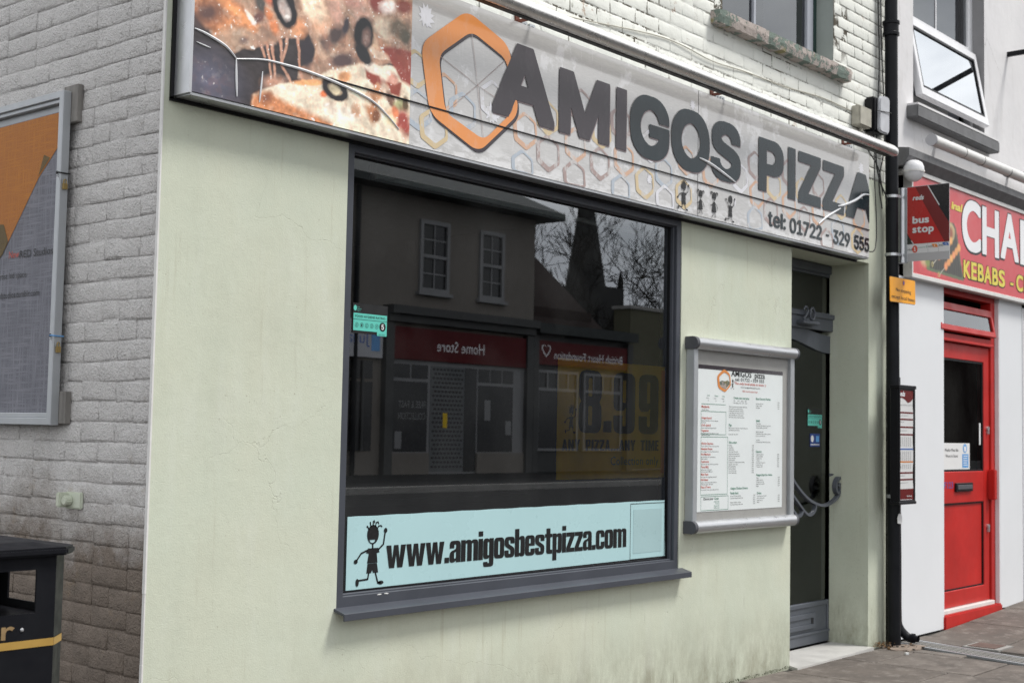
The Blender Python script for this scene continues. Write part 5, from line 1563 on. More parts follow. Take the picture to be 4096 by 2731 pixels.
# ---- four little stick children, hand in hand
def kid(mb, cx, z0, s, kind, fn):
    e = lambda *a: fill([ell(cx + a[0] * s, z0 + a[1] * s, a[2] * s, a[3] * s)], fn, mb)
    L = lambda pts, w=0.014: line(mb, [(cx + a * s, z0 + b * s) for a, b in pts], w * s, fn)
    Q = lambda pts: fill([[(cx + a * s, z0 + b * s) for a, b in pts]], fn, mb)
    smile = [(cx + (0.10 * math.cos(w) * 0.6 - 0.01) * s, z0 + (0.70 + 0.05 * math.sin(w)) * s) for w in [math.pi + k * math.pi / 6 for k in range(7)]]
    hc = 0.78
    fill([ell(cx, z0 + hc * s, 0.125 * s, 0.150 * s, 0, 22), smile], fn, mb)
    L([(0, 0.64), (0, 0.56)])
    if kind in ('girl', 'girl2'):
        Q([(-0.06, 0.57), (0.06, 0.57), (0.15, 0.20), (-0.15, 0.20)])
        L([(-0.06, 0.20), (-0.07, 0.07), (-0.13, 0.02)])
        L([(0.06, 0.20), (0.08, 0.10), (0.12, 0.03)])
        for d in (-1, 1):
            Q([(d * 0.08, 0.88), (d * 0.16, 0.96), (d * 0.26, 0.90), (d * 0.22, 0.80), (d * 0.18, 0.90), (d * 0.10, 0.86)])
        L([(-0.05, 0.53), (-0.18, 0.42), (-0.24, 0.44)])
        L([(0.05, 0.53), (0.18, 0.45), (0.25, 0.33)])
    else:
        Q([(-0.10, 0.57), (0.12, 0.57), (0.15, 0.50), (0.09, 0.49), (0.11, 0.34), (-0.11, 0.34), (-0.08, 0.49), (-0.14, 0.50)])
        Q([(-0.10, 0.335), (0.10, 0.335), (0.13, 0.19), (0.02, 0.19), (0.0, 0.24), (-0.02, 0.19), (-0.12, 0.19)])
        L([(-0.07, 0.19), (-0.09, 0.10), (-0.28, 0.09)], 0.014)
        L([(0.07, 0.19), (0.13, 0.03), (0.18, 0.03)], 0.014)
        e(-0.31, 0.06, 0.035, 0.06)
        e(0.19, 0.03, 0.06, 0.03)
        L([(-0.12, 0.54), (-0.24, 0.50), (-0.33, 0.40)] if kind == 'boy' else [(-0.12, 0.54), (-0.20, 0.64), (-0.28, 0.74)])
        L([(0.12, 0.54), (0.23, 0.62), (0.26, 0.80)])
        e(-0.35 if kind == 'boy' else -0.29, 0.38 if kind == 'boy' else 0.76, 0.04, 0.035)
        e(0.27, 0.83, 0.038, 0.04)
        for w in (-0.9, -0.45, 0.0, 0.45, 0.9):
            if kind == 'boy':
                a, b = math.sin(w), math.cos(w)
                L([(0.11 * a, hc + 0.13 * b), (0.15 * a, hc + 0.20 * b), (0.19 * a + 0.02, hc + 0.21 * b), (0.20 * a + 0.03, hc + 0.18 * b)], 0.010)


for kx, kz, ks, kk in ((3.385, 2.716, 0.175, 'boy'), (3.560, 2.716, 0.150, 'girl'), (3.705, 2.716, 0.160, 'girl2'), (3.885, 2.714, 0.170, 'boy2')):
    mb = MB()
    kid(mb, kx, kz, ks, kk, FX(SY - 0.0052))
    part('stick_figure', mb, 'ink_black', sign)

# ---- thin dark strip along the panels, torn clear film
part('panel_line', MB().box(0.655, X1, SY - 0.0066, SY - 0.004, 2.8945, 2.9015), 'black_plastic', sign)


def ribbon(path, w, y, mb=None):
    mb = mb or MB()
    P_ = smooth_path([(a, y, b) for a, b in path], 6)
    n_ = len(P_)
    rs = [max(0.0008, w * (0.35 + 0.65 * math.sin(math.pi * min(1, (k + 0.5) / n_)))) for k in range(n_)]
    mb.tube(P_, rs, 6)
    return mb


part('film_crease', ribbon([(0.05, 2.945), (0.106, 2.936), (0.196, 2.91), (0.248, 2.873)], 0.006, SY - 0.004), 'clear_film', sign, smooth=True)
part('film_crease', ribbon([(0.248, 2.873), (0.381, 2.899), (0.5, 2.903), (0.618, 2.901), (0.802, 2.884), (0.963, 2.855), (1.064, 2.807), (1.134, 2.761)], 0.0065, SY - 0.004), 'clear_film', sign, smooth=True)
part('film_crease', ribbon([(0.247, 2.873), (0.25, 2.80), (0.256, 2.727)], 0.005, SY - 0.004), 'clear_film', sign, smooth=True)
part('film_crease', ribbon([(0.377, 2.852), (0.372, 2.79), (0.366, 2.726)], 0.004, SY - 0.004), 'clear_film', sign, smooth=True)
part('film_crease', ribbon([(0.06, 2.896), (0.10, 2.890), (0.125, 2.888)], 0.003, SY - 0.004), 'clear_film', sign, smooth=True)
part('film_crease', ribbon([(3.541, 3.038), (3.654, 3.023), (3.80, 2.99), (3.933, 2.958)], 0.009, SY - 0.007), 'white_panel', sign, smooth=True)
part('film_crease', ribbon([(4.979, 2.845), (5.092, 2.908), (5.283, 2.989)], 0.008, SY - 0.007), 'white_panel', sign, smooth=True)
part('film_crease', ribbon([(5.25, 3.00), (5.342, 3.021), (5.5, 3.075), (5.622, 3.13), (5.718, 3.143)], 0.010, SY - 0.007), 'white_panel', sign, smooth=True)

# ================================================================== STEEL TUBE LIGHT ABOVE THE SIGN
t = thing('sign_light', 'long polished steel tube light mounted above the fascia sign', 'sign light', (3.2, -0.25, 3.38))
part('tube', MB().tube([(0.9, -0.25, 3.440), (3.2, -0.25, 3.443), (5.76, -0.25, 3.446), (5.80, -0.25, 3.443), (5.83, -0.25, 3.434)], [0.037, 0.037, 0.037, 0.034, 0.018], 28), 'polished_steel', t, smooth=True)
part('lamp_slot', MB().box(0.95, 5.72, -0.246, -0.214, 3.402, 3.411), 'black_plastic', t)
for bx in (2.03, 3.83, 5.52):
    part('arm', MB().box(bx - 0.006, bx + 0.006, -0.22, 0.004, 3.47, 3.485).tube([(bx, -0.235, 3.475), (bx, -0.02, 3.50)], 0.007, 6), 'rust', t)
    part('wall_plate', MB().prism([(-0.012, 3.455), (0.012, 3.455), (0.018, 3.56), (0.008, 3.60), (-0.006, 3.585), (-0.016, 3.52)], lambda a, b, d, bx=bx: (a + bx, d, b), -0.008, 0.004), 'rust', t)
    part('clip', MB().frame(bx + 0.03, bx + 0.07, 3.452, 3.488, 0.011, -0.012, 0.0).frame(bx + 0.09, bx + 0.13, 3.452, 3.488, 0.011, -0.012, 0.0), 'alu_grey', t)

# ================================================================== IN AND ON THE SHOP WINDOW
BY = 0.0470
t = thing('window_banner', 'pale blue web address banner along the bottom of the shop window', 'banner', (2.25, BY, 0.77))
mb = MB()
top = [(1.033 + (3.453 - 1.033) * k / 40, 1.081 + 0.001 * math.sin(k * 1.7) + 0.0002 * k) for k in range(41)]
mb.prism([(1.033, 0.768), (3.462, 0.776)] + top[::-1], lambda a, b, d: (a, d, b), BY, BY + 0.0012)
part('sheet', mb, 'banner_blue', t)
part('web_address', fill(outlines('I', 'www.amigosbestpizza.com', 1.268, 3.085, 0.847, 0.947, ref='w', gap=10), FX(BY - 0.0015)), 'ink_black', t)
mb = MB()
kid(mb, 1.185, 0.780, 0.282, 'boy', FX(BY - 0.0015))
part('running_figure', mb, 'ink_black', t)
mb = MB()
part('square_plate', MB().box(3.150, 3.425, BY - 0.0012, BY - 0.0002, 0.806, 1.045), 'qr_plate', t, label='plain grey-blue square printed at the right end')
fr = MB()
for a0, a1, b0, b1 in ((3.121, 3.124, 0.774, 1.078), (3.452, 3.455, 0.776, 1.078), (3.121, 3.455, 1.075, 1.078), (3.121, 3.455, 0.774, 0.777)):
    rect(fr, a0, a1, b0, b1, FX(BY - 0.0014))
part('square_border', fr, 'ink_black', t)


def hygiene(name, label, x0, x1, z0, z1, y):
    """food hygiene card: black sticker with a teal panel"""
    t = thing(name, label, 'sticker', ((x0 + x1) / 2, y, z0))
    w, h = x1 - x0, z1 - z0
    X = lambda a: x0 + a * w
    Z = lambda b: z0 + b * h
    part('backing', MB().box(x0, x1, y, y + 0.001, Z(0.03), z1), 'ink_black', t)
    mb = MB()
    rect(mb, X(0.02), X(0.98), Z(0.12), Z(0.68), FX(y - 0.0008))
    rect(mb, X(0.70), X(0.98), Z(0.0), Z(0.12), FX(y - 0.0008))
    part('panel', mb, 'teal_card', t)
    mb = MB()
    plain(mb, 'FOOD HYGIENE RATING', X(0.07), X(0.93), Z(0.545), h * 0.075, FX(y - 0.0014), 0.006)
    rect(mb, X(0.02), X(0.98), Z(0.475), Z(0.487), FX(y - 0.0014))
    for i in range(5):
        cx, cz, r = X(0.115 + i * 0.142), Z(0.30), h * 0.075
        fill([ell(cx, cz, r, r), ell(cx, cz, r * 0.86, r * 0.86)], FX(y - 0.0014), mb)
        plain(mb, str(i), cx - r * 0.36, cx + r * 0.36, cz - r * 0.5, r * 1.0, FX(y - 0.0014))
    cx, cz, r = X(0.855), Z(0.30), h * 0.145
    five = outlines('T', '5', cx - r * 0.38, cx + r * 0.38, cz - r * 0.6, cz + r * 0.6)
    fill([ell(cx, cz, r, r, 0, 24)], FX(y - 0.0014), mb)
    plain(mb, 'VERY GOOD', X(0.74), X(0.94), Z(0.025), h * 0.035, FX(y - 0.0014))
    part('rating_print', mb, 'ink_black', t)
    part('score', fill(five, FX(y - 0.0020)), 'ink_white', t)
    mb = MB()
    fill([ell(X(0.06), Z(0.84), h * 0.07, h * 0.09)], FX(y - 0.0014), mb)
    for i, s_ in enumerate(('Food', 'Standards', 'Agency')):
        plain(mb, s_, X(0.12), None, Z(0.86 - i * 0.055), h * 0.032, FX(y - 0.0014))
    part('agency_mark', mb, 'teal_card', t)
    return t


hygiene('hygiene_sticker', 'teal and black food hygiene rating sticker at the left edge of the shop window', 1.031, 1.241, 1.868, 2.003, 0.0470)

PY = 0.066
t = thing('price_poster', 'dim yellow 8.99 any pizza poster inside the right of the shop window', 'poster', (2.98, PY, 1.215))
part('sheet', MB().box(2.488, 3.470, PY, PY + 0.001, 1.216, 1.842), 'poster_yellow', t)
part('side_band', MB().box(3.435, 3.4705, PY - 0.0008, PY - 0.0001, 1.24, 1.82), 'poster_orange', t)
mb = MB()
for s_, a0, a1 in (('8', 2.668, 2.868), ('9', 2.976, 3.178), ('9', 3.213, 3.406)):
    fill(outlines('I', s_, a0, a1, 1.458, 1.790), FX(PY - 0.0016), mb)
rect(mb, 2.885, 2.960, 1.464, 1.525, FX(PY - 0.0016))
fill(outlines('I', 'ANY PIZZA...ANY TIME', 2.531, 3.412, 1.366, 1.424, ref='A', gap=34), FX(PY - 0.0016), mb)
kid(mb, 2.605, 1.455, 0.15, 'boy', FX(PY - 0.0016))
part('price', mb, 'poster_ink', t)
mb = MB()
plain(mb, 'Collection only', 2.956, 3.412, 1.288, 0.046, FX(PY - 0.0016))
part('small_print', mb, 'ink_teal', t)

t = thing('fluorescent_tube', 'unlit white fluorescent tube hanging inside the top of the shop window', 'lamp', (2.35, 0.2, 2.60))
part('tube', MB().tube([(1.285, 0.2, 2.613), (3.425, 0.2, 2.614)], 0.013, 12), 'tube_glass', t, smooth=True)
for hx_ in (1.278, 3.425):
    part('holder', MB().box(hx_ - 0.012, hx_ + 0.012, 0.185, 0.215, 2.595, 2.66), 'white_metal', t, bevel=0.004, seg=1)
hygiene('hygiene_sticker', 'small teal food hygiene sticker on the glass of the grey door', 5.624, 5.842, 1.522, 1.662, 0.3125)
t = thing('payment_sticker', 'dark blue card payment sticker on the grey door glass', 'sticker', (5.735, 0.3125, 1.391))
part('backing', MB().box(5.663, 5.808, 0.3125, 0.3133, 1.391, 1.483), 'sticker_blue', t)
mb = MB()
fill([ell(5.695, 1.447, 0.022, 0.024)], FX(0.3115), mb)
rect(mb, 5.672, 5.80, 1.403, 1.409, FX(0.3115))
part('mark', mb, 'paper', t)
part('blue_square', MB().box(5.75, 5.797, 0.3112, 0.3118, 1.425, 1.468), 'light_blue', t)
t = thing('notice_card', 'pale blue notice card on the door glass beside the menu board', 'notice', (5.35, 0.3125, 1.43))
part('card', MB().box(5.30, 5.43, 0.3125, 0.3133, 1.425, 1.525), 'light_blue', t)

# ================================================================== MENU BOARD
MY = -0.058
t = thing('menu_board', 'aluminium framed wall menu board with rounded bars between window and door', 'menu board', (4.18, -0.03, 0.9))
part('back_panel', MB().box(3.60, 4.745, -0.034, -0.002, 0.94, 1.98), 'menu_back', t)
part('side_post', MB().box(3.585, 3.626, MY, -0.001, 0.955, 1.96), 'alu_grey', t, bevel=0.003, seg=1)
part('side_post', MB().box(4.710, 4.757, MY, -0.001, 0.955, 1.965), 'alu_grey', t, bevel=0.003, seg=1)
for z_ in (1.985, 0.934):
    mb = MB()
    prof = [(-0.001, -0.034), (-0.05, -0.034)] + [(-0.05 - 0.036 * math.cos(k), 0.036 * math.sin(k)) for k in [(-math.pi / 2 + math.pi * q / 12) for q in range(13)]] + [(-0.001, 0.034)]
    mb.prism([(a, b + z_) for a, b in prof], lambda a, b, d: (d, a, b), 3.60, 4.755)
    part('top_bar' if z_ > 1.5 else 'bottom_bar', mb, 'aluminium', t, smooth=True)
    for xa, xb in ((3.572, 3.601), (4.7545, 4.775)):
        mb = MB()
        mb.prism([(a * 1.02, b * 1.04 + z_) for a, b in prof], lambda a, b, d: (d, a, b), xa, xb)
        part('end_cap', mb, 'cap_grey', t, smooth=True, bevel=0.004, seg=1)
sheet = part('menu_sheet', MB().box(3.659, 4.640, -0.0365, -0.0345, 1.018, 1.866), 'menu_paper', t)
F = FX(-0.0375)
mb = MB()
rect(mb, 3.659, 4.640, 1.842, 1.866, F)
part('head_strip', mb, 'ink_plum', sheet)
ho = [(3.935, 1.852), (4.005, 1.826), (4.018, 1.757), (3.952, 1.712), (3.873, 1.737), (3.860, 1.806)]
hi_ = [(3.943, 1.832), (3.997, 1.813), (4.006, 1.762), (3.958, 1.728), (3.893, 1.748), (3.884, 1.802)]
part('hexagon_logo', fill([rpoly(ho, 0.02), rpoly(hi_, 0.015)], FX(-0.0382)), 'logo_orange', sheet)
part('logo_picture', fill([[(3.890, 1.775), (3.915, 1.782), (3.95, 1.778), (3.98, 1.786), (4.003, 1.776), (4.000, 1.762), (3.957, 1.732), (3.898, 1.75)]], FX(-0.0380)), 'flaky_paint', sheet)
mk, mr, mg = MB(), MB(), MB()
plain(mk, 'AMIGOS  pizza', 4.020, 4.418, 1.812, 0.034, F, 0.02)
plain(mk, 'tel: 01722 - 329 555', 4.065, 4.408, 1.786, 0.019, F, 0.012)
plain(mr, 'The only local pizza in town :)', 4.058, 4.430, 1.765, 0.014, F, 0.012)
plain(mk, 'www.amigosbestpizza.com', 4.13, 4.36, 1.746, 0.009, F)
plain(mr, '100% fresh Amigos dough', 4.150, 4.33, 1.722, 0.010, F)
kid(mk, 4.038, 1.735, 0.06, 'boy', F)


def block(x, z, head, lines, hc, price=None, hs=0.0135, ls=0.0072, step=0.0125, width=None):
    plain(hc, head, x, None, z, hs, F, 0.012)
    zz = z - step * 1.15
    for s_ in lines:
        plain(mk, s_, x, None, zz, ls, F)
        if price:
            plain(mk, '£%d.%d0' % (random.randint(2, 9), random.randint(0, 9)), price, None, zz, ls, F, 0, 'r')
        zz -= step
    return zz


random.seed(12)
for i, s_ in enumerate(('Small', 'Medium', 'Large')):
    plain(mg, s_, 3.755 + i * 0.083, None, 1.685, 0.009, F)
    plain(mk, '%d slices' % (6 + 2 * i), 3.745 + i * 0.083, None, 1.671, 0.007, F)
    plain(mk, '%d"' % (9 + i * 2), 3.765 + i * 0.083, None, 1.655, 0.008, F)
zz = block(3.697, 1.617, 'Margherita', ['Tomatoes, cheese'], mr)
for z_, items in ((1.553, [('Amigos Special', ['Pepperoni, fresh onions, fresh green peppers,', 'black olives']), ('Chef\'s Special', ['Ricotta cheese, fresh baby spinach, garlic']), ('Vegetarian', ['Fresh green peppers, fresh mushrooms, onions', 'sweetcorn, black olives'])]),
                  (1.405, [('Chicken Supreme', ['Tandoori chicken, sweetcorn, fresh mushrooms']), ('Hawaiian Dream', ['Ham, pineapple, fresh onions, fresh mushrooms']), ('Hot Mexicana', ['Spicy beef, fresh onions, green peppers,', 'jalapeno peppers']),
                           ('Capricciosa', ['Ham, fresh mushrooms, black olives, anchovies']), ('Texas BBQ', ['Chicken, bacon, fresh onions,', 'fresh green peppers BBQ sauce']), ('Meat Feast', ['Ham, pepperoni, sausage, bacon, spicy beef']),
                           ('Full House', ['Pepperoni, ham, sausage, fresh mushrooms,', 'fresh green peppers, black olives']), ('Pizza al Tonno', ['Tuna, sweetcorn, fresh onions, cherry tomatoes'])])):
    for h_, ls_ in items:
        z_ = block(3.697, z_, h_, ls_, mr, hs=0.0125, ls=0.0068, step=0.0112) - 0.007
for (a0, a1, b0, b1) in ((3.692, 3.966, 1.462, 1.598), (3.694, 3.988, 1.114, 1.450), (3.698, 3.998, 1.024, 1.106)):
    for q in ((a0, a1, b0, b0 + 0.0025), (a0, a1, b1 - 0.0025, b1), (a0, a0 + 0.002, b0, b1), (a1 - 0.002, a1, b0, b1)):
        rect(mg, *q, F)
rect(mg, 3.695, 3.962, 1.638, 1.6405, F)
plain(mk, 'Choose your', 3.725, None, 1.085, 0.014, F, 0.012)
plain(mg, 'Crust', 3.845, None, 1.085, 0.014, F, 0.012)
for i, s_ in enumerate(('Original base', 'Thin base', 'Regular base', 'Stuffed crust')):
    plain(mg, s_, 3.90, None, 1.070 - i * 0.012, 0.008, F, 0, 'r')
for x_, z_, h_, ls_, pr in ((4.05, 1.678, 'Create your own pizza', ['Start        small      medium     large', 'extra topping  £1.10    £1.20    £1.30'], None),
                            (3.998, 1.642, '', ['Pepperoni, spicy beef, tuna, sausage, chicken, ham,', 'sweetcorn, bacon, anchovies, jalapeno,', 'pineapple, garlic, fresh cherry tomatoes,', 'ricotta cheese, fresh mushrooms, onions,', 'black olives, BBQ sauce, green peppers,', 'extra cheese, extra tomato sauce, spinach'], None),
                            (3.998, 1.515, 'Dips', ['BBQ sauce, sour cream & chives, garlic mayonnaise,', 'garlic & herb, sweet chilli dip', '', 'Special offer: 1 for £1.00'], None),
                            (4.000, 1.412, 'Side orders', ['Coleslaw', 'Large Chips', 'Cheesy Chips', 'Garlic bread with cheese', 'Garlic bread with sweetcorn', 'Garlic bread with mushrooms', 'Potato wedges (8)', 'Mixed side salad', '8 battered onion rings with sweet chilli dip', '8 Jalapeno cream cheese', '8 mozzarella sticks', '8 chicken strippers', '10 hot chicken wings', '20 hot chicken wings'], 4.29),
                            (4.022, 1.140, 'Amigos Chicken Choices', [], None),
                            (4.022, 1.112, 'Family feast', ['8 pieces of chicken, coleslaw,', '2 portions of chips, bottle of coke', '', '8 pieces of chicken, coleslaw,', '4 portions of chips, bottle of coke'], 4.31),
                            (4.312, 1.680, 'Byrek Savoury Pastries', ['', 'Feta cheese & onions', 'Spinach & cheese', 'Feta cheese'], 4.60),
                            (4.314, 1.546, 'Salads', ['Amigos Salad', 'Fresh lettuce, feta cheese, cherry tomatoes,', 'fresh green peppers, black olives', '', 'Chicken Caesar Salad', 'Fresh lettuce, chicken, croutons, parmesan,', 'anchovies, caesar dressing', '', 'Tuna Salad', 'Fresh lettuce, tuna, fresh cherry tomatoes'], None),
                            (4.316, 1.358, 'Desserts', ['1. Strawberry jelly tub', '2. Chocolate muffin', '3. Toffee crunch', '4. Tiramisu', '5. Strawberry Cheesecake', '6. Vanilla cream pie', '7. Tennessee toffee'], 4.60),
                            (4.322, 1.216, 'Haagen-Dazs Ice creams', ['Vanilla', 'Cookies and cream', 'Strawberry and cream', 'Strawberry cheesecake', 'Belgian'], 4.61),
                            (4.332, 1.105, 'Drinks', ['Coke, Diet coke 1.5 bottle', 'Coke, Diet coke, can', 'Fanta orange 1.5', 'Water'], 4.61)):
    block(x_, z_, h_, ls_, mg, pr)
part('menu_text', mk, 'ink_black', sheet)
part('pizza_names', mr, 'ink_red', sheet)
part('headings', mg, 'ink_green', sheet)
part('cover_pane', MB().quad((3.626, -0.05, 0.968), (4.710, -0.05, 0.968), (4.710, -0.05, 1.952), (3.626, -0.05, 1.952)), 'case_glass', t)

# ================================================================== BOXES AND CABLES AT THE RIGHT OF THE WALL
t = thing('junction_box', 'small cream junction box on the brickwork beside the alarm box', 'box', (5.72, -0.04, 3.63))
part('body', MB().box(5.655, 5.835, -0.062, 0.002, 3.635, 3.775), 'cream_box', t, bevel=0.006)
part('lid', MB().box(5.660, 5.830, -0.068, -0.0625, 3.640, 3.770), 'cream_box', t, bevel=0.003, seg=1)
part('gland', MB().tube([(5.75, -0.03, 3.636), (5.75, -0.03, 3.605)], 0.012, 8), 'cream_box', t)
t = thing('alarm_box', 'pale grey alarm box with black back beside the downpipe', 'alarm box', (5.95, -0.06, 3.62))
part('back_box', MB().box(5.855, 6.05, -0.075, 0.002, 3.625, 3.875), 'black_plastic', t, bevel=0.012)
part('front_cover', MB().prism(rpoly([(5.895, 3.625), (6.055, 3.625), (6.062, 3.90), (5.905, 3.885)], 0.04, 5), lambda a, b, d: (a, d, b), -0.10, -0.074), 'pale_box', t, bevel=0.008)
part('cable_tie', MB().tube([(5.85, -0.10, 3.765), (6.06, -0.108, 3.785), (6.1, -0.09, 3.79)], 0.003, 5), 'cable_black', t)
cab = 'black cables down the wall'
P_ = lambda pts: smooth_path(pts, 6)
solo('cable', MB().tube(P_([(6.03, -0.02, 5.3), (6.035, -0.02, 4.6), (6.045, -0.025, 4.2), (6.02, -0.03, 3.95), (6.01, -0.03, 3.87)]), 0.0055, 6), 'cable_black', 'thin black cable running down the brickwork to the alarm box', 'cable', cab, smooth=True)
solo('cable', MB().tube(P_([(6.06, -0.03, 5.3), (6.05, -0.035, 4.5), (6.075, -0.04, 4.0), (6.085, -0.05, 3.75), (6.06, -0.05, 3.5), (6.03, -0.03, 3.3), (6.06, -0.04, 3.1)]), 0.005, 6), 'cable_black', 'black cable hugging the left side of the downpipe', 'cable', cab, smooth=True)
solo('cable', MB().tube(P_([(5.90, -0.05, 3.62), (5.89, -0.06, 3.48), (5.90, -0.06, 3.25), (5.915, -0.065, 3.0), (5.90, -0.07, 2.84), (5.83, -0.085, 2.765), (5.735, -0.075, 2.755)]), 0.0042, 6), 'cable_black', 'thin cable looping from the alarm box to the end of the fascia sign', 'cable', cab, smooth=True)
solo('cable', MB().tube(P_([(5.95, -0.05, 3.62), (5.96, -0.04, 3.45), (6.02, -0.04, 3.30), (6.09, -0.06, 3.18), (6.13, -0.06, 3.05)]), 0.006, 6), 'cable_black', 'short black cable sagging between alarm box and downpipe', 'cable', cab, smooth=True)
solo('cable', MB().tube(P_([(5.76, -0.02, 3.60), (5.84, -0.03, 3.50), (5.98, -0.03, 3.42), (6.04, -0.03, 3.36), (6.1, -0.03, 3.2)]), 0.004, 6), 'cable_black', 'thin dark wire from the junction box towards the downpipe', 'cable', cab, smooth=True)
solo('cable', MB().tube(P_([(1.6, -0.003, 3.54), (2.4, -0.006, 3.60), (3.3, -0.006, 3.70), (3.82, -0.008, 3.68), (4.2, -0.004, 3.70), (4.7, -0.004, 3.71), (5.2, -0.004, 3.74), (5.66, -0.004, 3.735)]), 0.0035, 5), 'cream_box', 'painted-over cable clipped along the white brickwork', 'cable', None, smooth=True)

# ================================================================== DOWNPIPE AND BUS STOP
t = thing('downpipe', 'tall black iron downpipe between the two shopfronts', 'pipe', (6.19, -0.075, 0))
part('pipe', MB().tube([(6.19, -0.075, 0.0), (6.165, -0.075, 2.0), (6.14, -0.075, 3.6), (6.12, -0.075, 5.6)], 0.046, 20), 'black_iron', t, smooth=True)
part('collar', MB().lathe([(0.047, -0.05), (0.060, -0.05), (0.060, -0.03), (0.055, -0.025), (0.055, 0.03), (0.062, 0.035), (0.062, 0.055), (0.047, 0.06)], (6.13, -0.075, 4.42)), 'black_iron', t, smooth=True)
for z_ in (1.55, 1.05):
    part('strap', MB().lathe([(0.047, -0.012), (0.051, -0.012), (0.051, 0.012), (0.047, 0.012)], (6.178, -0.075, z_)), 'alu_grey', t, smooth=True)
mb = MB()
mb.tube(smooth_path([(6.285, -0.045, 1.9), (6.288, -0.045, 1.2), (6.292, -0.05, 0.6), (6.296, -0.05, 0.22), (6.30, -0.06, 0.12), (6.318, -0.11, 0.055), (6.325, -0.15, 0.045)], 5), 0.030, 12, caps=False)
t = thing('waste_pipe', 'short black waste pipe ending in an open shoe by the drain', 'pipe', (6.3, -0.06, 0.02))
part('pipe', mb, 'black_iron', t, smooth=True)
part('mouth', MB().lathe([(0.034, 0.0), (0.034, 0.02), (0.026, 0.02), (0.022, -0.03)], (6.325, -0.165, 0.045), 'y', 16), 'black_iron', t, smooth=True)
part('black_strip', MB().prism([(6.31, -0.01), (6.36, -0.01), (6.365, 0.30), (6.372, 0.45), (6.362, 0.62), (6.37, 1.4), (6.365, 2.6), (6.31, 2.6)], lambda a, b, d: (a, d, b), -0.02, 0.04), 'black_iron', t)  # narrow black strip with a ragged edge, beside the pipe
solo('torn_sticker', MB().prism([(6.135, 0.862), (6.20, 0.855), (6.206, 0.90), (6.19, 0.925), (6.15, 0.93), (6.128, 0.90)], lambda a, b, d: (a, d - 0.35 * (a - 6.17) ** 2, b), -0.127, -0.124), 'paper', 'torn white sticker stuck low on the black downpipe', 'sticker')

# bus stop flag, standing out from the pipe towards the road
FXX = 6.225
t = thing('bus_stop_flag', 'red and black bus stop flag strapped to the downpipe', 'bus stop sign', (6.22, -0.3, 2.72))
part('mount', MB().box(FXX - 0.012, FXX + 0.03, -0.155, -0.085, 2.722, 3.262), 'alu_grey', t, bevel=0.006)
part('mount_tube', MB().tube([(FXX + 0.004, -0.118, 2.72), (FXX + 0.004, -0.118, 3.264)], 0.028, 14), 'aluminium', t, smooth=True)
for z_ in (3.195, 2.775):
    part('band', MB().lathe([(0.0465, -0.010), (0.051, -0.010), (0.051, 0.010), (0.0465, 0.010)], (6.15, -0.075, z_)).box(6.15, 6.215, -0.128, -0.122, z_ - 0.01, z_ + 0.01), 'aluminium', t)
    part('bolt', MB().tube([(FXX - 0.014, -0.145, z_), (FXX - 0.022, -0.145, z_)], 0.011, 8), 'alu_grey', t)
A0, A1, B0, B1 = 0.158, 0.470, 2.728, 3.268
fp = part('plate', MB().box(FXX - 0.003, FXX + 0.003, -A1, -A0, B0, B1), 'flag_grey', t)
part('red_field', fill([[(A0, 2.852), (A1, 2.852), (A1, B1 - 0.004), (A0, B1 - 0.004)]], FL(FXX - 0.0042)), 'flag_red', fp)
part('dark_stripe', fill([[(0.218, B1 - 0.004), (0.318, B1 - 0.004), (A1, 2.990), (A1, 2.852), (0.436, 2.852)]], FL(FXX - 0.0050)), 'flag_darkred', fp)
part('black_corner', fill([[(0.312, B1 - 0.004), (A1, B1 - 0.004), (A1, 2.985), (0.395, 3.108)]], FL(FXX - 0.0058)), 'flag_black', fp)
part('black_corner', fill([[(A0, 2.930), (A0, 2.852), (0.205, 2.852)]], FL(FXX - 0.0058)), 'flag_black', fp)
mb = MB()
line(mb, [(0.314, B1 - 0.006), (0.397, 3.118)], 0.0035, FL(FXX - 0.0066))
line(mb, [(0.190, 2.876), (0.205, 2.853)], 0.003, FL(FXX - 0.0066))
part('bus_stop_lettering', mb, 'flag_white', fp)
mb = MB()
fill(outlines('G', 'reds', 0.200, 0.281, 3.166, 3.202, ref='ed', skew=0.18, gap=20), FL(FXX - 0.0066), mb)
part('bus_stop_lettering', mb, 'flag_white', fp)
mb = MB()
fill(outlines('G', 'bus', 0.198, 0.322, 2.998, 3.050, ref='b'), FL(FXX - 0.0066), mb)
part('bus_stop_lettering', mb, 'flag_white', fp)
mb = MB()
fill(outlines('G', 'stop', 0.198, 0.357, 2.930, 2.968, ref='o'), FL(FXX - 0.0066), mb)
part('bus_stop_lettering', mb, 'flag_white', fp)
mb = MB()
rect(mb, A0, A1, 2.784, 2.850, FL(FXX - 0.0042))
part('route_strip', mb, 'flag_white', fp)
mb = MB()
plain(mb, 'red', 0.162, 0.196, 2.806, 0.016, FL(FXX - 0.0052), 0.01)
plain(mb, 'RED', 0.318, 0.352, 2.818, 0.014, FL(FXX - 0.0052))
plain(mb, 'RED', 0.396, 0.430, 2.822, 0.014, FL(FXX - 0.0052))
rect(mb, 0.312, 0.313, 2.784, 2.85, FL(FXX - 0.0052))
rect(mb, 0.390, 0.391, 2.784, 2.85, FL(FXX - 0.0052))
part('route_names', mb, 'ink_black', fp)
part('route_badge', fill([ell(0.216, 2.814, 0.020, 0.027)], FL(FXX - 0.0052)), 'ink_red', fp)
part('route_number', fill(outlines('T', '1', 0.208, 0.222, 2.800, 2.828), FL(FXX - 0.006)), 'ink_white', fp)
part('route_badge', fill([[(0.340, 2.842), (0.375, 2.842), (0.388, 2.818), (0.352, 2.818)]], FL(FXX - 0.0052)), 'ink_orange_text', fp)
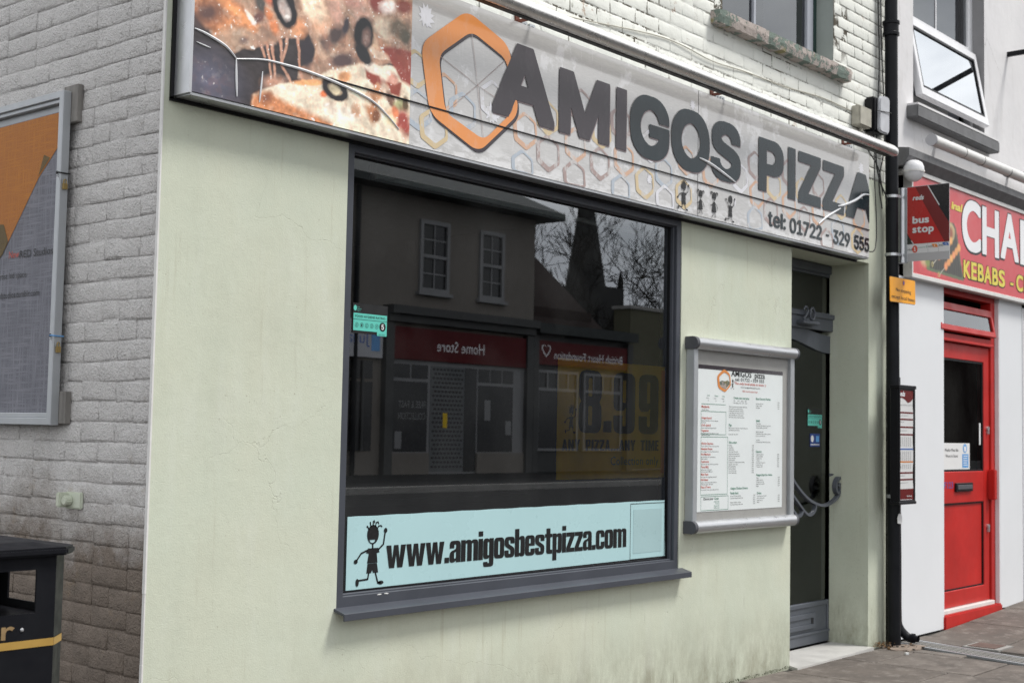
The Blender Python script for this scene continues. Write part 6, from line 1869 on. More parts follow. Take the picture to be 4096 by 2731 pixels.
part('route_badge', fill([[(0.418, 2.848), (0.455, 2.848), (0.468, 2.826), (0.430, 2.826)]], FL(FXX - 0.0052)), 'ink_blue_text', fp)
mb = MB()
plain(mb, '8', 0.358, 0.366, 2.823, 0.013, FL(FXX - 0.006))
plain(mb, '10', 0.438, 0.452, 2.830, 0.013, FL(FXX - 0.006))
part('route_number', mb, 'ink_white', fp)
mb = MB()
plain(mb, '3', 0.300, 0.308, 2.818, 0.015, FL(FXX - 0.0052), 0.01)
rect(mb, 0.240, 0.296, 2.822, 2.8245, FL(FXX - 0.0052))
part('route_number', mb, 'ink_green', fp)

# amber plate: no stopping
OY = -0.165
t = thing('no_stopping_plate', 'amber no stopping plate on the downpipe below the bus stop flag', 'sign', (6.12, OY, 2.42))
part('plate', MB().prism(rpoly([(5.925, 2.418), (6.345, 2.428), (6.338, 2.600), (5.920, 2.592)], 0.012, 3), lambda a, b, d: (a, d, b), OY, OY + 0.004), 'amber', t)
part('edge', fill([rpoly([(5.922, 2.415), (6.348, 2.425), (6.341, 2.603), (5.917, 2.595)], 0.012, 3)], FX(OY + 0.0045)), 'ink_black', t)
mb = MB()
plain(mb, 'No stopping', 6.015, 6.265, 2.497, 0.026, FX(OY - 0.0015))
plain(mb, 'except local buses', 5.945, 6.328, 2.445, 0.026, FX(OY - 0.0015))
part('lettering', mb, 'ink_black', t)
part('roundel', fill([ell(6.143, 2.566, 0.017, 0.018), ell(6.143, 2.566, 0.011, 0.012)], FX(OY - 0.0015)), 'ink_red', t)
part('roundel_centre', fill([ell(6.143, 2.566, 0.011, 0.012)], FX(OY - 0.0012)), 'ink_blue_text', t)
for z_ in (2.565, 2.46):
    part('clip', MB().box(6.09, 6.20, OY + 0.004, -0.118, z_ - 0.008, z_ + 0.008), 'black_plastic', t)

# timetable case
TY = -0.195
t = thing('timetable_case', 'narrow black bus timetable case on the downpipe', 'timetable', (6.15, TY, 1.0))
part('case', MB().box(6.0, 6.265, TY + 0.008, TY + 0.065, 1.01, 1.825), 'black_plastic', t, bevel=0.004, seg=1)
part('frame', MB().frame(6.0, 6.265, 1.008, 1.828, (0.018, 0.022, 0.022, 0.026), TY - 0.004, TY + 0.008), 'black_plastic', t, bevel=0.002, seg=1)
part('hood', MB().box(5.99, 6.275, TY - 0.008, TY + 0.066, 1.812, 1.836), 'black_plastic', t, bevel=0.003, seg=1)
part('foot', MB().box(5.99, 6.275, TY - 0.008, TY + 0.066, 1.0, 1.020), 'black_plastic', t, bevel=0.003, seg=1)
mb = MB()
pts = [(6.018, 1.02)] + [(6.238 + 0.006 * math.sin(k * 0.8), 1.02 + (1.795 - 1.02) * k / 24) for k in range(25)] + [(6.018, 1.80)]
mb.prism(pts, lambda a, b, d: (a, d, b), TY + 0.002, TY + 0.0035)
sh = part('timetable_sheet', mb, 'paper', t)
FT = FX(TY + 0.0008)
fd, fk, fb, fo = MB(), MB(), MB(), MB()
fill([[(6.018, 1.80), (6.236, 1.80), (6.236, 1.745), (6.20, 1.722), (6.15, 1.712), (6.10, 1.735), (6.05, 1.746), (6.018, 1.744)]], FT, fd)
for z_ in (1.637, 1.590, 1.535, 1.483, 1.215, 1.168):
    rect(fd, 6.018, 6.236, z_, z_ + 0.011, FT)
rect(fd, 6.018, 6.24, 1.02, 1.108, FT)
rect(fb, 6.018, 6.238, 1.382, 1.391, FT)
rect(fo, 6.018, 6.236, 1.293, 1.302, FT)
for z0_, n_ in ((1.478, 8), (1.378, 8), (1.288, 4)):
    for r_ in range(n_):
        for c_ in range(6):
            rect(fk, 6.028 + c_ * 0.032, 6.040 + c_ * 0.032, z0_ - 0.012 - r_ * 0.0085, z0_ - 0.0085 - r_ * 0.0085, FT)
plain(fk, 'Bemerton Down, Court Travel', 6.022, 6.232, 1.692, 0.010, FT)
for z_ in (1.62, 1.575, 1.515, 1.20, 1.15):
    rect(fk, 6.022, 6.022 + random.uniform(0.06, 0.16), z_, z_ + 0.002, FT)
part('header', fd, 'flag_darkred', sh)
part('times', fk, 'ink_grey', sh)
part('blue_rule', fb, 'ink_blue_text', sh)
part('orange_rule', fo, 'ink_orange_text', sh)
mb = MB()
fill(outlines('G', 'eds', 6.022, 6.098, 1.756, 1.782, ref='e', skew=0.15, gap=20), FX(TY - 0.0002), mb)
plain(mb, 'Salisbury', 6.13, 6.215, 1.052, 0.012, FX(TY - 0.0002))
rect(mb, 6.022, 6.22, 1.032, 1.035, FX(TY - 0.0002))
part('logo', mb, 'ink_white', sh)
part('case_pane', MB().quad((6.018, TY - 0.002, 1.03), (6.243, TY - 0.002, 1.03), (6.243, TY - 0.002, 1.80), (6.018, TY - 0.002, 1.80)), 'case_glass', t)

# ================================================================== THE KEBAB SHOP NEXT DOOR
keb = thing('kebab_shop', 'white rendered kebab shop with a red door and white panels', 'building', (8.0, 2.0, 0))
KW = (6.68, 8.10, 3.98, 5.75)
mb = MB()
wall_sheet(mb, 6.33, 13.0, 3.55, 6.4, [KW], FX(0.0))
part('upper_wall', mb, 'white_render', keb)
for xa in (KW[0], KW[1]):
    part('reveal', MB().quad((xa, 0.0, KW[2]), (xa, 0.0, KW[3]), (xa, 0.2, KW[3]), (xa, 0.2, KW[2])), 'grey_reveal', keb)
part('inner_wall', MB().box(6.335, 13.0, 0.25, 0.3, 0.0, 3.55), 'dark_void', keb)
part('roof_slab', MB().box(6.33, 13.0, 0.0, 5.6, 6.4, 6.5), 'concrete', keb)
part('rear_wall', MB().box(6.33, 13.0, 5.5, 5.6, 0.0, 6.4), 'dark_void', keb)
part('cornice', MB().prism([(0.0, 3.46), (-0.07, 3.46), (-0.12, 3.53), (-0.12, 3.585), (-0.02, 3.60), (0.0, 3.60)], lambda a, b, d: (d, a, b), 6.34, 13.0), 'grey_trim', keb, label='grey weathered cornice over the kebab sign')
part('pilaster_panel', MB().box(6.40, 7.236, -0.004, 0.05, 0.006, 2.66), 'white_panel', keb)
part('pilaster_panel', MB().box(8.405, 8.93, -0.004, 0.05, 0.062, 2.66), 'white_panel', keb)
part('panel_edge', MB().box(8.385, 8.405, -0.003, 0.06, 0.06, 2.62), 'upvc_white', keb)
part('side_frame', MB().box(8.932, 8.97, -0.01, 0.06, 0.08, 2.62), 'upvc_white', keb)
# shopfront beyond the panel
part('shopfront_pane', MB().quad((8.97, 0.03, 0.6), (12.9, 0.03, 0.6), (12.9, 0.03, 2.6), (8.97, 0.03, 2.6)), 'door_glass', keb)
part('stall_riser', MB().box(8.97, 13, 0.0, 0.06, 0.06, 0.6), 'red_paint', keb)
# door
kd = part('door', MB().frame(7.10, 8.385, 0.10, 2.66, (0.06, 0.085, 0.0, 0.05), 0.03, 0.12), 'red_paint', keb, bevel=0.004, seg=1)
part('head_rail', MB().box(7.16, 8.30, 0.028, 0.11, 2.235, 2.30), 'red_paint', kd, bevel=0.004, seg=1)
part('drip_rail', MB().box(7.16, 8.30, 0.005, 0.03, 2.235, 2.255), 'red_paint', kd, bevel=0.004, seg=1)
lf = part('leaf_frame', MB().frame(7.17, 8.29, 0.14, 2.23, (0.10, 0.115, 0.13, 0.125), 0.045, 0.10), 'red_paint', kd, bevel=0.004, seg=1)
part('mid_rail', MB().box(7.27, 8.175, 0.046, 0.099, 0.955, 1.205), 'red_paint', kd, bevel=0.004, seg=1)
part('lower_panel', MB().box(7.27, 8.165, 0.062, 0.09, 0.27, 0.955), 'red_paint', kd)
part('gasket', MB().frame(7.27, 8.175, 0.268, 0.957, 0.014, 0.052, 0.064), 'black_plastic', kd)
part('gasket', MB().frame(7.27, 8.175, 1.203, 2.107, 0.018, 0.052, 0.07), 'black_plastic', kd)
part('door_pane', MB().quad((7.27, 0.06, 1.205), (8.175, 0.06, 1.205), (8.175, 0.06, 2.107), (7.27, 0.06, 2.107)), 'door_glass', kd)
part('letter_box', MB().box(7.56, 7.90, 0.028, 0.046, 1.045, 1.115), 'black_plastic', kd, bevel=0.004, seg=1)
part('letter_flap', MB().box(7.58, 7.88, 0.022, 0.029, 1.062, 1.098), 'cap_grey', kd, bevel=0.003, seg=1)
part('pull_handle', MB().box(8.255, 8.315, -0.012, 0.045, 0.965, 1.215), 'red_paint', kd, bevel=0.006)
for z_ in (1.555, 0.745):
    part('lock', MB().tube([(8.245, 0.046, z_), (8.245, 0.030, z_)], 0.020, 12).box(8.236, 8.254, 0.028, 0.046, z_ - 0.045, z_ + 0.005), 'aluminium', kd)
mb = MB()
plain(mb, 'F123', 7.36, 7.53, 1.075, 0.05, FX(0.0445))
part('pen_marks', mb, 'ink_blue_text', kd)
part('step', MB().prism([(7.225, -0.02), (8.405, -0.02), (8.405, 0.12), (7.225, 0.12)], lambda a, b, d: (a, b, d), -0.01, 0.105), 'red_paint', keb, bevel=0.01)
part('door_sill', MB().box(7.24, 8.30, 0.005, 0.11, 0.106, 0.138), 'white_metal', keb, bevel=0.003, seg=1)


# open fanlight, hinged at the top
def tilt(x0, x1, z0, z1, ang, y, w, d, piv):
    mb = MB().frame(x0, x1, z0, z1, w, y, y + d)
    return tiltmb(mb, ang, y, piv)


def tiltmb(mb, ang, y, piv):
    c, s = math.cos(ang), math.sin(ang)
    mb.v = [(a, y + (b - y) * c + (e - piv) * s, piv + (e - piv) * c - (b - y) * s) for a, b, e in mb.v]
    return mb


fan = part('fanlight', tilt(7.18, 8.31, 2.315, 2.545, R(11), 0.03, (0.03, 0.035, 0.045, 0.06), 0.035, 2.545), 'red_paint', keb, bevel=0.003, seg=1)
part('fanlight_pane', tiltmb(MB().quad((7.2, 0.045, 2.35), (8.28, 0.045, 2.35), (8.28, 0.045, 2.50), (7.2, 0.045, 2.50)), R(11), 0.03, 2.545), 'upper_glass', fan)
# upper window with an open top-hung sash
kw = part('window_frame', MB().frame(6.68, 8.10, 3.98, 5.75, (0.05, 0.055, 0.05, 0.06), 0.10, 0.16), 'upvc_white', keb, bevel=0.004, seg=1)
part('fixed_frame', MB().frame(6.73, 8.05, 4.70, 5.70, (0.03, 0.03, 0.05, 0.04), 0.105, 0.145), 'upvc_white', kw, bevel=0.004, seg=1)
part('fixed_pane', MB().quad((6.75, 0.125, 4.74), (8.03, 0.125, 4.74), (8.03, 0.125, 5.67), (6.75, 0.125, 5.67)), 'upper_glass', kw)
part('glazing_bar', MB().box(7.38, 7.395, 0.118, 0.13, 4.74, 5.67), 'upvc_white', kw)
mb = MB()
mb.quad((6.6, 1.2, 3.9), (8.6, 1.2, 3.9), (8.6, 1.2, 5.8), (6.6, 1.2, 5.8))
mb.quad((6.6, 0.2, 3.9), (6.6, 1.2, 3.9), (6.6, 1.2, 5.8), (6.6, 0.2, 5.8))
mb.quad((8.6, 1.2, 3.9), (8.6, 0.2, 3.9), (8.6, 0.2, 5.8), (8.6, 1.2, 5.8))
mb.quad((6.6, 0.2, 3.9), (8.6, 0.2, 3.9), (8.6, 1.2, 3.9), (6.6, 1.2, 3.9))
part('room', mb, 'interior_wall', kw)
part('net_curtain', MB().box(7.0, 8.05, 0.2, 0.204, 4.0, 5.7), 'curtain', kw)
SA = R(10.5)
sa = part('open_sash', tilt(6.715, 8.065, 4.055, 4.70, SA, 0.06, (0.06, 0.065, 0.075, 0.07), 0.055, 4.70), 'upvc_white', keb, bevel=0.006)
part('sash_gasket', tiltmb(MB().frame(6.775, 8.0, 4.13, 4.63, 0.014, 0.062, 0.075), SA, 0.06, 4.70), 'black_plastic', sa)
part('sash_pane', tiltmb(MB().quad((6.78, 0.072, 4.135), (7.995, 0.072, 4.135), (7.995, 0.072, 4.625), (6.78, 0.072, 4.625)), SA, 0.06, 4.70), 'sash_glass', sa)
part('window_sill', MB().box(6.56, 8.20, -0.09, 0.12, 3.86, 3.955), 'grey_trim', keb, bevel=0.008)
part('sill_nosing', MB().box(6.57, 8.19, -0.088, 0.10, 3.9555, 3.972), 'white_render', keb)
solo('cardboard_box', MB().box(7.05, 7.75, 0.17, 0.19, 3.98, 4.16), 'paper', 'white box with dark print standing on the sill inside the open window', 'box')

# sign
simple('sign_yellow', (0.74, 0.62, 0.07), 0.3, var=0.08)
KY = -0.06
t = thing('kebab_sign', 'red kebab shop sign with big white capitals and yellow lettering', 'sign', (8.6, KY, 2.65))
part('box', MB().box(6.50, 12.5, KY + 0.006, -0.002, 2.652, 3.458), 'white_metal', t)
part('frame', MB().frame(6.50, 12.5, 2.65, 3.462, (0.022, 0.03, 0.034, 0.034), KY - 0.012, KY + 0.008), 'white_metal', t, bevel=0.003, seg=1)
part('panel', MB().box(6.51, 12.48, KY, KY + 0.005, 2.68, 3.43), 'red_sign', t)
for ch, a0, a1, b0, b1 in (('C', 7.460, 7.850, 2.968, 3.386), ('H', 7.880, 8.245, 2.978, 3.374), ('A', 8.285, 8.700, 2.990, 3.388), ('R', 8.740, 9.12, 2.985, 3.374)):
    q = outlines('G', ch, a0, a1, b0, b1)
    o_ = outlines('G', ch, a0 - 0.012, a1 + 0.018, b0 - 0.016, b1 + 0.010)
    part('letter_outline', fill([o_[0]], FX(KY - 0.0015)), 'ink_black', t)
    part('letter', fill(q, FX(KY - 0.0030)), 'ink_white', t)
    if len(q) > 1:
        part('letter_counter', fill([q[1]], FX(KY - 0.0022)), 'red_sign', t)
mb, mo = MB(), MB()
xk = [('K', 7.487, 7.628), ('E', 7.645, 7.760), ('B', 7.782, 7.910), ('A', 7.918, 8.072), ('B', 8.092, 8.222), ('S', 8.235, 8.378)]
for ch, a0, a1 in xk:
    z0_, z1_ = 2.745, 2.888
    fill(outlines('G', ch, a0, a1, z0_, z1_), FX(KY - 0.0030), mb)
    o_ = outlines('G', ch, a0 - 0.007, a1 + 0.010, z0_ - 0.008, z1_ + 0.006)
    fill([o_[0]], FX(KY - 0.0016), mo)
part('hyphen', rect(MB(), 8.50, 8.575, 2.780, 2.803, FX(KY - 0.003)), 'sign_yellow', t)
part('hyphen_outline', rect(MB(), 8.494, 8.583, 2.773, 2.809, FX(KY - 0.0016)), 'ink_black', t)
part('yellow_lettering', mb, 'sign_yellow', t)
part('lettering_outline', mo, 'ink_black', t)
mb, mo = MB(), MB()
for ch, a0, a1 in (('C', 8.640, 8.80), ('H', 8.83, 8.98)):
    fill(outlines('G', ch, a0, a1, 2.745, 2.888), FX(KY - 0.0030), mb)
    o_ = outlines('G', ch, a0 - 0.007, a1 + 0.010, 2.737, 2.894)
    fill([o_[0]], FX(KY - 0.0016), mo)
part('yellow_lettering', mb, 'sign_yellow', t)
part('lettering_outline', mo, 'ink_black', t)
mb = MB()
fill(outlines('G', 'inal', 7.245, 7.455, 3.262, 3.305, ref='n', skew=0.25, gap=10), FX(KY - 0.003), mb)
part('script_lettering', mb, 'sign_yellow', t)
# picture of skewers on a grill
cv = Canvas(6.62, 7.50, 2.70, 3.16, 110, 70, 0.006, 20, 9)
n1 = vnoise(cv.GX, cv.GZ, 40, 3)
red = np.array((0.60, 0.075, 0.085))
cv.C[:] = red
cv.poly([(7.02, 3.12), (7.30, 3.155), (7.335, 3.12), (7.485, 2.722), (7.40, 2.72), (6.78, 2.742), (6.85, 2.86)], lin(74, 72, 66), 0.006)
for k in range(14):
    cv.stroke([(6.86 + k * 0.045, 2.75), (6.98 + k * 0.03, 3.08)], 0.004, 0.003, lin(34, 32, 32))
cv.stroke([(6.80, 2.745), (7.48, 2.728)], 0.012, 0.012, lin(98, 110, 84))
cv.stroke([(7.48, 2.73), (7.335, 3.12)], 0.010, 0.008, lin(100, 108, 84))
cv.blob(7.22, 3.07, 0.10, 0.075, 0.2, lin(196, 176, 130), 0.15)
cv.blob(7.21, 3.06, 0.075, 0.055, 0.2, lin(150, 84, 60), 0.3)
cv.blob(6.74, 2.83, 0.075, 0.07, 0.3, lin(206, 178, 138), 0.3)
cv.blob(6.80, 2.80, 0.04, 0.05, 0.3, lin(128, 140, 78), 0.4)
for (ax, az), (bx, bz) in (((7.02, 2.715), (7.42, 2.985)), ((6.90, 2.79), (7.26, 3.02))):
    cv.stroke([(ax, az), (bx, bz)], 0.004, 0.003, lin(196, 190, 176))
    for k in range(6):
        f_ = 0.32 + k * 0.125
        cv.blob(ax + (bx - ax) * f_, az + (bz - az) * f_, 0.034, 0.030, 0.5, lin(232, 150 + 10 * (k % 3), 100), 0.3)
cv.blob(7.01, 2.715, 0.022, 0.022, 0, lin(190, 180, 110), 0.2, 0.55)
cv.blob(6.89, 2.785, 0.020, 0.020, 0, lin(186, 172, 110), 0.2, 0.55)
cv.C = np.clip(cv.C * (0.85 + 0.3 * n1[..., None]), 0, 1)
cv.sheet('grill_picture', FX(KY - 0.0008), 'grill_print', t)

# lamp, camera dome, bracket
t = thing('tube_lamp', 'white tubular sign lamp on the wall above the kebab sign', 'sign light', (8.4, -0.15, 3.65))
part('tube', MB().tube([(6.68, -0.15, 3.695), (12.0, -0.15, 3.72)], 0.043, 20), 'white_metal', t, smooth=True)
for x_ in (7.25, 7.62, 8.2, 8.8):
    part('joint_ring', MB().tube([(x_, -0.15, 3.698), (x_ + 0.006, -0.15, 3.698)], 0.0445, 20), 'grey_trim', t, smooth=True)
part('end_plate', MB().tube([(6.664, -0.15, 3.695), (6.681, -0.15, 3.695)], 0.0455, 20), 'flag_grey', t, smooth=True)
for x_ in (7.08, 8.62):
    part('bracket', MB().box(x_ - 0.02, x_ + 0.02, -0.15, 0.0, 3.73, 3.76), 'grey_trim', t)
t = thing('dome_camera', 'small white dome security camera above the bus stop flag', 'camera', (6.41, -0.12, 3.34))
mb = MB()
mb.lathe([(0.0, 0.085), (0.035, 0.082), (0.062, 0.066), (0.075, 0.035), (0.077, 0.0), (0.074, -0.012), (0.068, -0.03), (0.05, -0.056), (0.028, -0.07), (0.0, -0.075)], (6.415, -0.12, 3.415), 'z', 24)
part('dome', mb, 'upvc_white', t, smooth=True)
part('ring', MB().lathe([(0.077, -0.006), (0.081, -0.006), (0.081, 0.008), (0.077, 0.008)], (6.415, -0.12, 3.415), 'z', 24), 'white_metal', t, smooth=True)
part('arm', MB().tube([(6.42, -0.05, 3.43), (6.44, 0.0, 3.43)], 0.025, 10), 'white_metal', t)
solo('iron_bracket', MB().box(8.62, 8.65, -0.9, 0.0, 4.795, 4.835), 'black_iron', 'black iron bar standing out from the white wall', 'bracket')

# papers on the red door
mask = thing('door_notice', 'white masks must be worn notice on the red door glass', 'notice', (7.62, 0.05, 1.2))
part('sheet', MB().box(7.30, 7.90, 0.0565, 0.0575, 1.222, 1.432), 'paper', mask)
mb = MB()
plain(mb, 'Masks Must Be', 7.40, 7.665, 1.365, 0.024, FX(0.0555))
part('notice_text', mb, 'ink_black', mask)
mb = MB()
plain(mb, 'Worn in Store.', 7.41, 7.66, 1.318, 0.024, FX(0.0555))
part('notice_text', mb, 'ink_black', mask)
mb = MB()
fill([ell(7.80, 1.390, 0.042, 0.036)], FX(0.0555), mb)
rect(mb, 7.745, 7.872, 1.235, 1.345, FX(0.0555))
part('blue_sign', mb, 'light_blue', mask)
mb = MB()
fill([[(7.775, 1.41), (7.80, 1.40), (7.825, 1.41), (7.818, 1.37), (7.80, 1.362), (7.782, 1.37)]], FX(0.0545), mb)
for i in range(5):
    rect(mb, 7.765, 7.852 - 0.01 * (i % 2), 1.325 - i * 0.018, 1.331 - i * 0.018, FX(0.0545))
part('mask_symbol', mb, 'ink_white', mask)
solo('push_label', MB().box(8.105, 8.135, 0.0565, 0.058, 1.42, 1.60), 'paper', 'narrow white label upright at the edge of the red door glass', 'label')

# ================================================================== LEFT: POSTER CASE, LITTER BIN, BRACKET STUB
CX = -0.062
t = thing('poster_case', 'aluminium poster case on the grey side wall showing an orange and grey poster', 'poster case', (-0.04, 1.2, 1.45))


def lframe(y0, y1, z0, z1, w, xa, xb):
    mb = MB().frame(y0, y1, z0, z1, w, xa, xb)
    mb.v = [(b, a, c) for a, b, c in mb.v]
    mb.f = [tuple(reversed(f)) for f in mb.f]
    return mb


part('outer_frame', lframe(0.60, 1.75, 1.449, 2.795, 0.030, CX, -0.024), 'alu_grey', t, bevel=0.003, seg=1)
part('inner_frame', lframe(0.628, 1.722, 1.478, 2.768, 0.020, CX + 0.010, -0.028), 'alu_grey', t, bevel=0.003, seg=1)
part('back_board', MB().box(-0.030, -0.026, 0.63, 1.72, 1.48, 2.766), 'alu_grey', t)
pp = part('poster', MB().quad((-0.038, 1.715, 1.49), (-0.038, 0.645, 1.49), (-0.038, 0.645, 2.718), (-0.038, 1.715, 2.712)), 'weave_grey', t)
part('orange_field', fill([[(-1.712, 2.709), (-0.648, 2.715), (-0.648, 2.585), (-0.80, 2.462), (-1.04, 2.19), (-1.712, 1.62)]], FL(-0.0395)), 'weave_orange', pp)
part('dark_shape', fill([[(-0.765, 2.553), (-0.718, 2.536), (-0.80, 2.470), (-0.805, 2.462)]], FL(-0.0405)), 'weave_dark', pp)
part('dark_shape', fill([[(-1.06, 2.29), (-1.02, 2.215), (-1.06, 2.165), (-1.20, 2.05), (-1.20, 2.3)]], FL(-0.0405)), 'weave_dark', pp)
mr, mk = MB(), MB()
plain(mr, 'New', -1.005, -0.925, 2.142, 0.030, FL(-0.0415))
plain(mk, 'RED Studios', -0.920, -0.665, 2.139, 0.030, FL(-0.0415))
plain(mk, 'An artist led space', -0.862, None, 2.056, 0.026, FL(-0.0415), 0, 'r')
plain(mk, 'newredstudios.tumblr.com', -0.757, None, 1.975, 0.026, FL(-0.0415), 0, 'r')
part('poster_text', mk, 'ink_black', pp)
part('poster_text', mr, 'ink_red', pp)
part('cover_pane', MB().quad((-0.048, 1.71, 1.49), (-0.048, 0.64, 1.49), (-0.048, 0.64, 2.755), (-0.048, 1.71, 2.755)), 'case_glass', t)
for z0_, z1_ in ((2.668, 2.822), (1.455, 1.585)):
    part('batten', MB().box(-0.0245, 0.004, 0.558, 0.66, z0_, z1_), 'weathered_wood', t, bevel=0.003, seg=1)
for z_, c_ in ((2.46, 'cable_black'), (1.806, 'light_blue')):
    part('cable_tie', MB().tube([(CX - 0.002, 0.622, z_), (CX - 0.004, 0.605, z_), (CX + 0.004, 0.597, z_ - 0.002), (-0.02, 0.596, z_ - 0.002)], 0.003, 6), c_, t)
    part('tie_hole', MB().tube([(CX - 0.001, 0.623, z_), (CX + 0.004, 0.623, z_)], 0.008, 10), 'dark_void', t)
    mb = MB()
    for k in range(5):
        mb.lathe([(0.003, -0.0015), (0.0055, -0.0015), (0.0055, 0.0015), (0.003, 0.0015)], (CX - 0.004 + 0.004 * k, 0.612 - 0.004 * k, z_ - 0.012 - 0.007 * k), 'x' if k % 2 else 'y', 8)
    part('chain', mb, 'aluminium', t)
    part('padlock', MB().box(-0.052, -0.034, 0.588, 0.598, z_ - 0.068, z_ - 0.044).tube(smooth_path([(-0.048, 0.593, z_ - 0.046), (-0.048, 0.593, z_ - 0.032), (-0.043, 0.593, z_ - 0.027), (-0.038, 0.593, z_ - 0.032), (-0.038, 0.593, z_ - 0.046)], 3), 0.002, 6), 'brass', t)

# litter bin
t = thing('litter_bin', 'black street litter bin with gold band beside the grey wall', 'litter bin', (-1.02, -0.42, 0))
oct_ = [(-0.775, -0.665), (-0.712, -0.602), (-0.712, -0.235), (-0.775, -0.172), (-1.265, -0.172), (-1.328, -0.235), (-1.328, -0.602), (-1.265, -0.665)]
nm = ['chamfer', 'side', 'chamfer', 'back', 'chamfer', 'side', 'chamfer', 'front']
for i in range(8):
    a, b = Vector(oct_[i]), Vector(oct_[(i + 1) % 8])
    L = (b - a).length
    u = (b - a).normalized()
    inn = Vector((-u.y, u.x)) * 0.006
    cells = [(0, L, 0.02, 1.085)]
    if L > 0.3:
        m_ = 0.062
        cells = [(0, L, 0.02, 0.913), (0, L, 1.036, 1.085), (0, m_, 0.913, 1.036), (L - m_, L, 0.913, 1.036)]
    mb = MB()
    for s0, s1, z0_, z1_ in cells:
        p, q = a + u * s0, a + u * s1
        vs = [(p.x, p.y, z0_), (q.x, q.y, z0_), (q.x + inn.x, q.y + inn.y, z0_), (p.x + inn.x, p.y + inn.y, z0_)]
        mb.add(vs + [(v[0], v[1], z1_) for v in vs], [(0, 3, 2, 1), (4, 5, 6, 7), (0, 1, 5, 4), (1, 2, 6, 5), (2, 3, 7, 6), (3, 0, 4, 7)])
    part({'front': 'front_panel', 'back': 'back_panel', 'side': 'side_panel', 'chamfer': 'corner_panel'}[nm[i]], mb, 'bin_black', t)
    out = -Vector((-u.y, u.x)) * 0.0015
    p, q = a + out, b + out
    part('gold_band', MB().quad((p.x, p.y, 0.815), (q.x, q.y, 0.815), (q.x, q.y, 0.837), (p.x, p.y, 0.837)), 'gold_paint', t)
part('inner_shelf', MB().prism([(a * 0.985 - 0.0155, b * 0.98 - 0.009) for a, b in oct_], lambda a, b, d: (a, b, d), 0.880, 0.888), 'bin_black', t)
part('inner_baffle', MB().box(-1.02, -1.01, -0.62, -0.22, 0.888, 1.08), 'bin_black', t)
lid = [(a + (0.022 if a > -1.02 else -0.022), b + (0.022 if b > -0.42 else -0.022)) for a, b in oct_]
top_ = [(-1.02 + (a + 1.02) * 0.72, -0.42 + (b + 0.42) * 0.72) for a, b in lid]
mb = MB()
vs = [(a, b, z_) for z_ in (1.075, 1.098) for a, b in lid] + [(a, b, 1.112) for a, b in top_]
fs = [tuple(range(7, -1, -1)), tuple(range(16, 24))]
for r_ in (0, 8):
    fs += [(r_ + k, r_ + (k + 1) % 8, r_ + 8 + (k + 1) % 8, r_ + 8 + k) for k in range(8)]
mb.add(vs, fs)
part('lid', mb, 'bin_black', t, bevel=0.006)
part('lid_plate', MB().prism([(-1.12, -0.52), (-0.93, -0.52), (-0.90, -0.47), (-1.12, -0.47)], lambda a, b, d: (a, b, d), 1.1125, 1.115), 'aluminium', t)
mb = MB()
plain(mb, 'Litter', -1.145, -0.900, 0.8455, 0.052, FX(-0.6668), 0.018)
part('lettering', mb, 'gold_dull', t)
part('rivet', MB().lathe([(0.0, -0.004), (0.004, -0.003), (0.006, 0.0)], (-0.876, -0.665, 0.868), 'y', 10), 'aluminium', t, smooth=True)
# painted-over stub on the side wall
t = thing('bracket_stub', 'painted-over green bracket stub on the grey side wall', 'bracket', (-0.03, 0.52, 1.13))
part('plate', MB().box(-0.012, 0.004, 0.44, 0.555, 1.125, 1.19), 'green_render', t, bevel=0.005)
part('bolt', MB().tube([(-0.012, 0.512, 1.158), (-0.042, 0.512, 1.158)], 0.021, 8), 'green_render', t, bevel=0.004)
part('block', MB().box(-0.05, -0.010, 0.528, 0.558, 1.13, 1.188), 'green_render', t, bevel=0.005)

# debris at the foot of the pipe
rg2 = random.Random(4)
t = thing('mortar_spill', 'pinkish patch of broken mortar at the foot of the downpipe', 'mortar', (6.15, -0.2, 0))
pts = [(6.15 + (0.16 + rg2.uniform(-0.03, 0.03)) * math.cos(k * 0.35) * 1.1, -0.19 + (0.10 + rg2.uniform(-0.02, 0.02)) * math.sin(k * 0.35)) for k in range(18)]
part('patch', MB().prism(pts, lambda a, b, d: (a, b, d), -0.006, 0.006), 'rubble', t)
for i in range(26):
    a, b, r_ = rg2.uniform(5.95, 6.32), rg2.uniform(-0.32, -0.03), rg2.uniform(0.004, 0.013)
    mb = MB()
    v = [(a + r_ * rg2.uniform(0.6, 1.2) * math.cos(k * 1.05), b + r_ * rg2.uniform(0.6, 1.2) * math.sin(k * 1.05)) for k in range(6)]
    mb.prism(v, lambda p, q, d: (p, q, d), 0.002, 0.002 + r_ * 1.1)
    part('fragment', mb, rg2.choice(('rubble', 'rubble', 'joint_dirt', 'dry_leaf')), t)
mb = MB()
for i in range(260):
    a, b = rg2.gauss(6.08, 0.05), min(0.03, rg2.gauss(-0.03, 0.03))
    h_ = rg2.uniform(0.003, 0.03)
    l_, w_ = rg2.uniform(0.006, 0.018), rg2.uniform(0, 6.28)
    mb.add([(a, b, h_), (a + l_ * math.cos(w_), b + l_ * math.sin(w_), h_ + rg2.uniform(-0.004, 0.004)), (a + l_ * 0.5 * math.cos(w_ + 0.9), b + l_ * 0.5 * math.sin(w_ + 0.9), h_ + 0.003)], [(0, 1, 2)])
tag(raw('leaf_litter', mb, 'dry_leaf'), 'small heap of dry brown leaves beside the downpipe', 'leaves', None, 'stuff')
mb = MB()
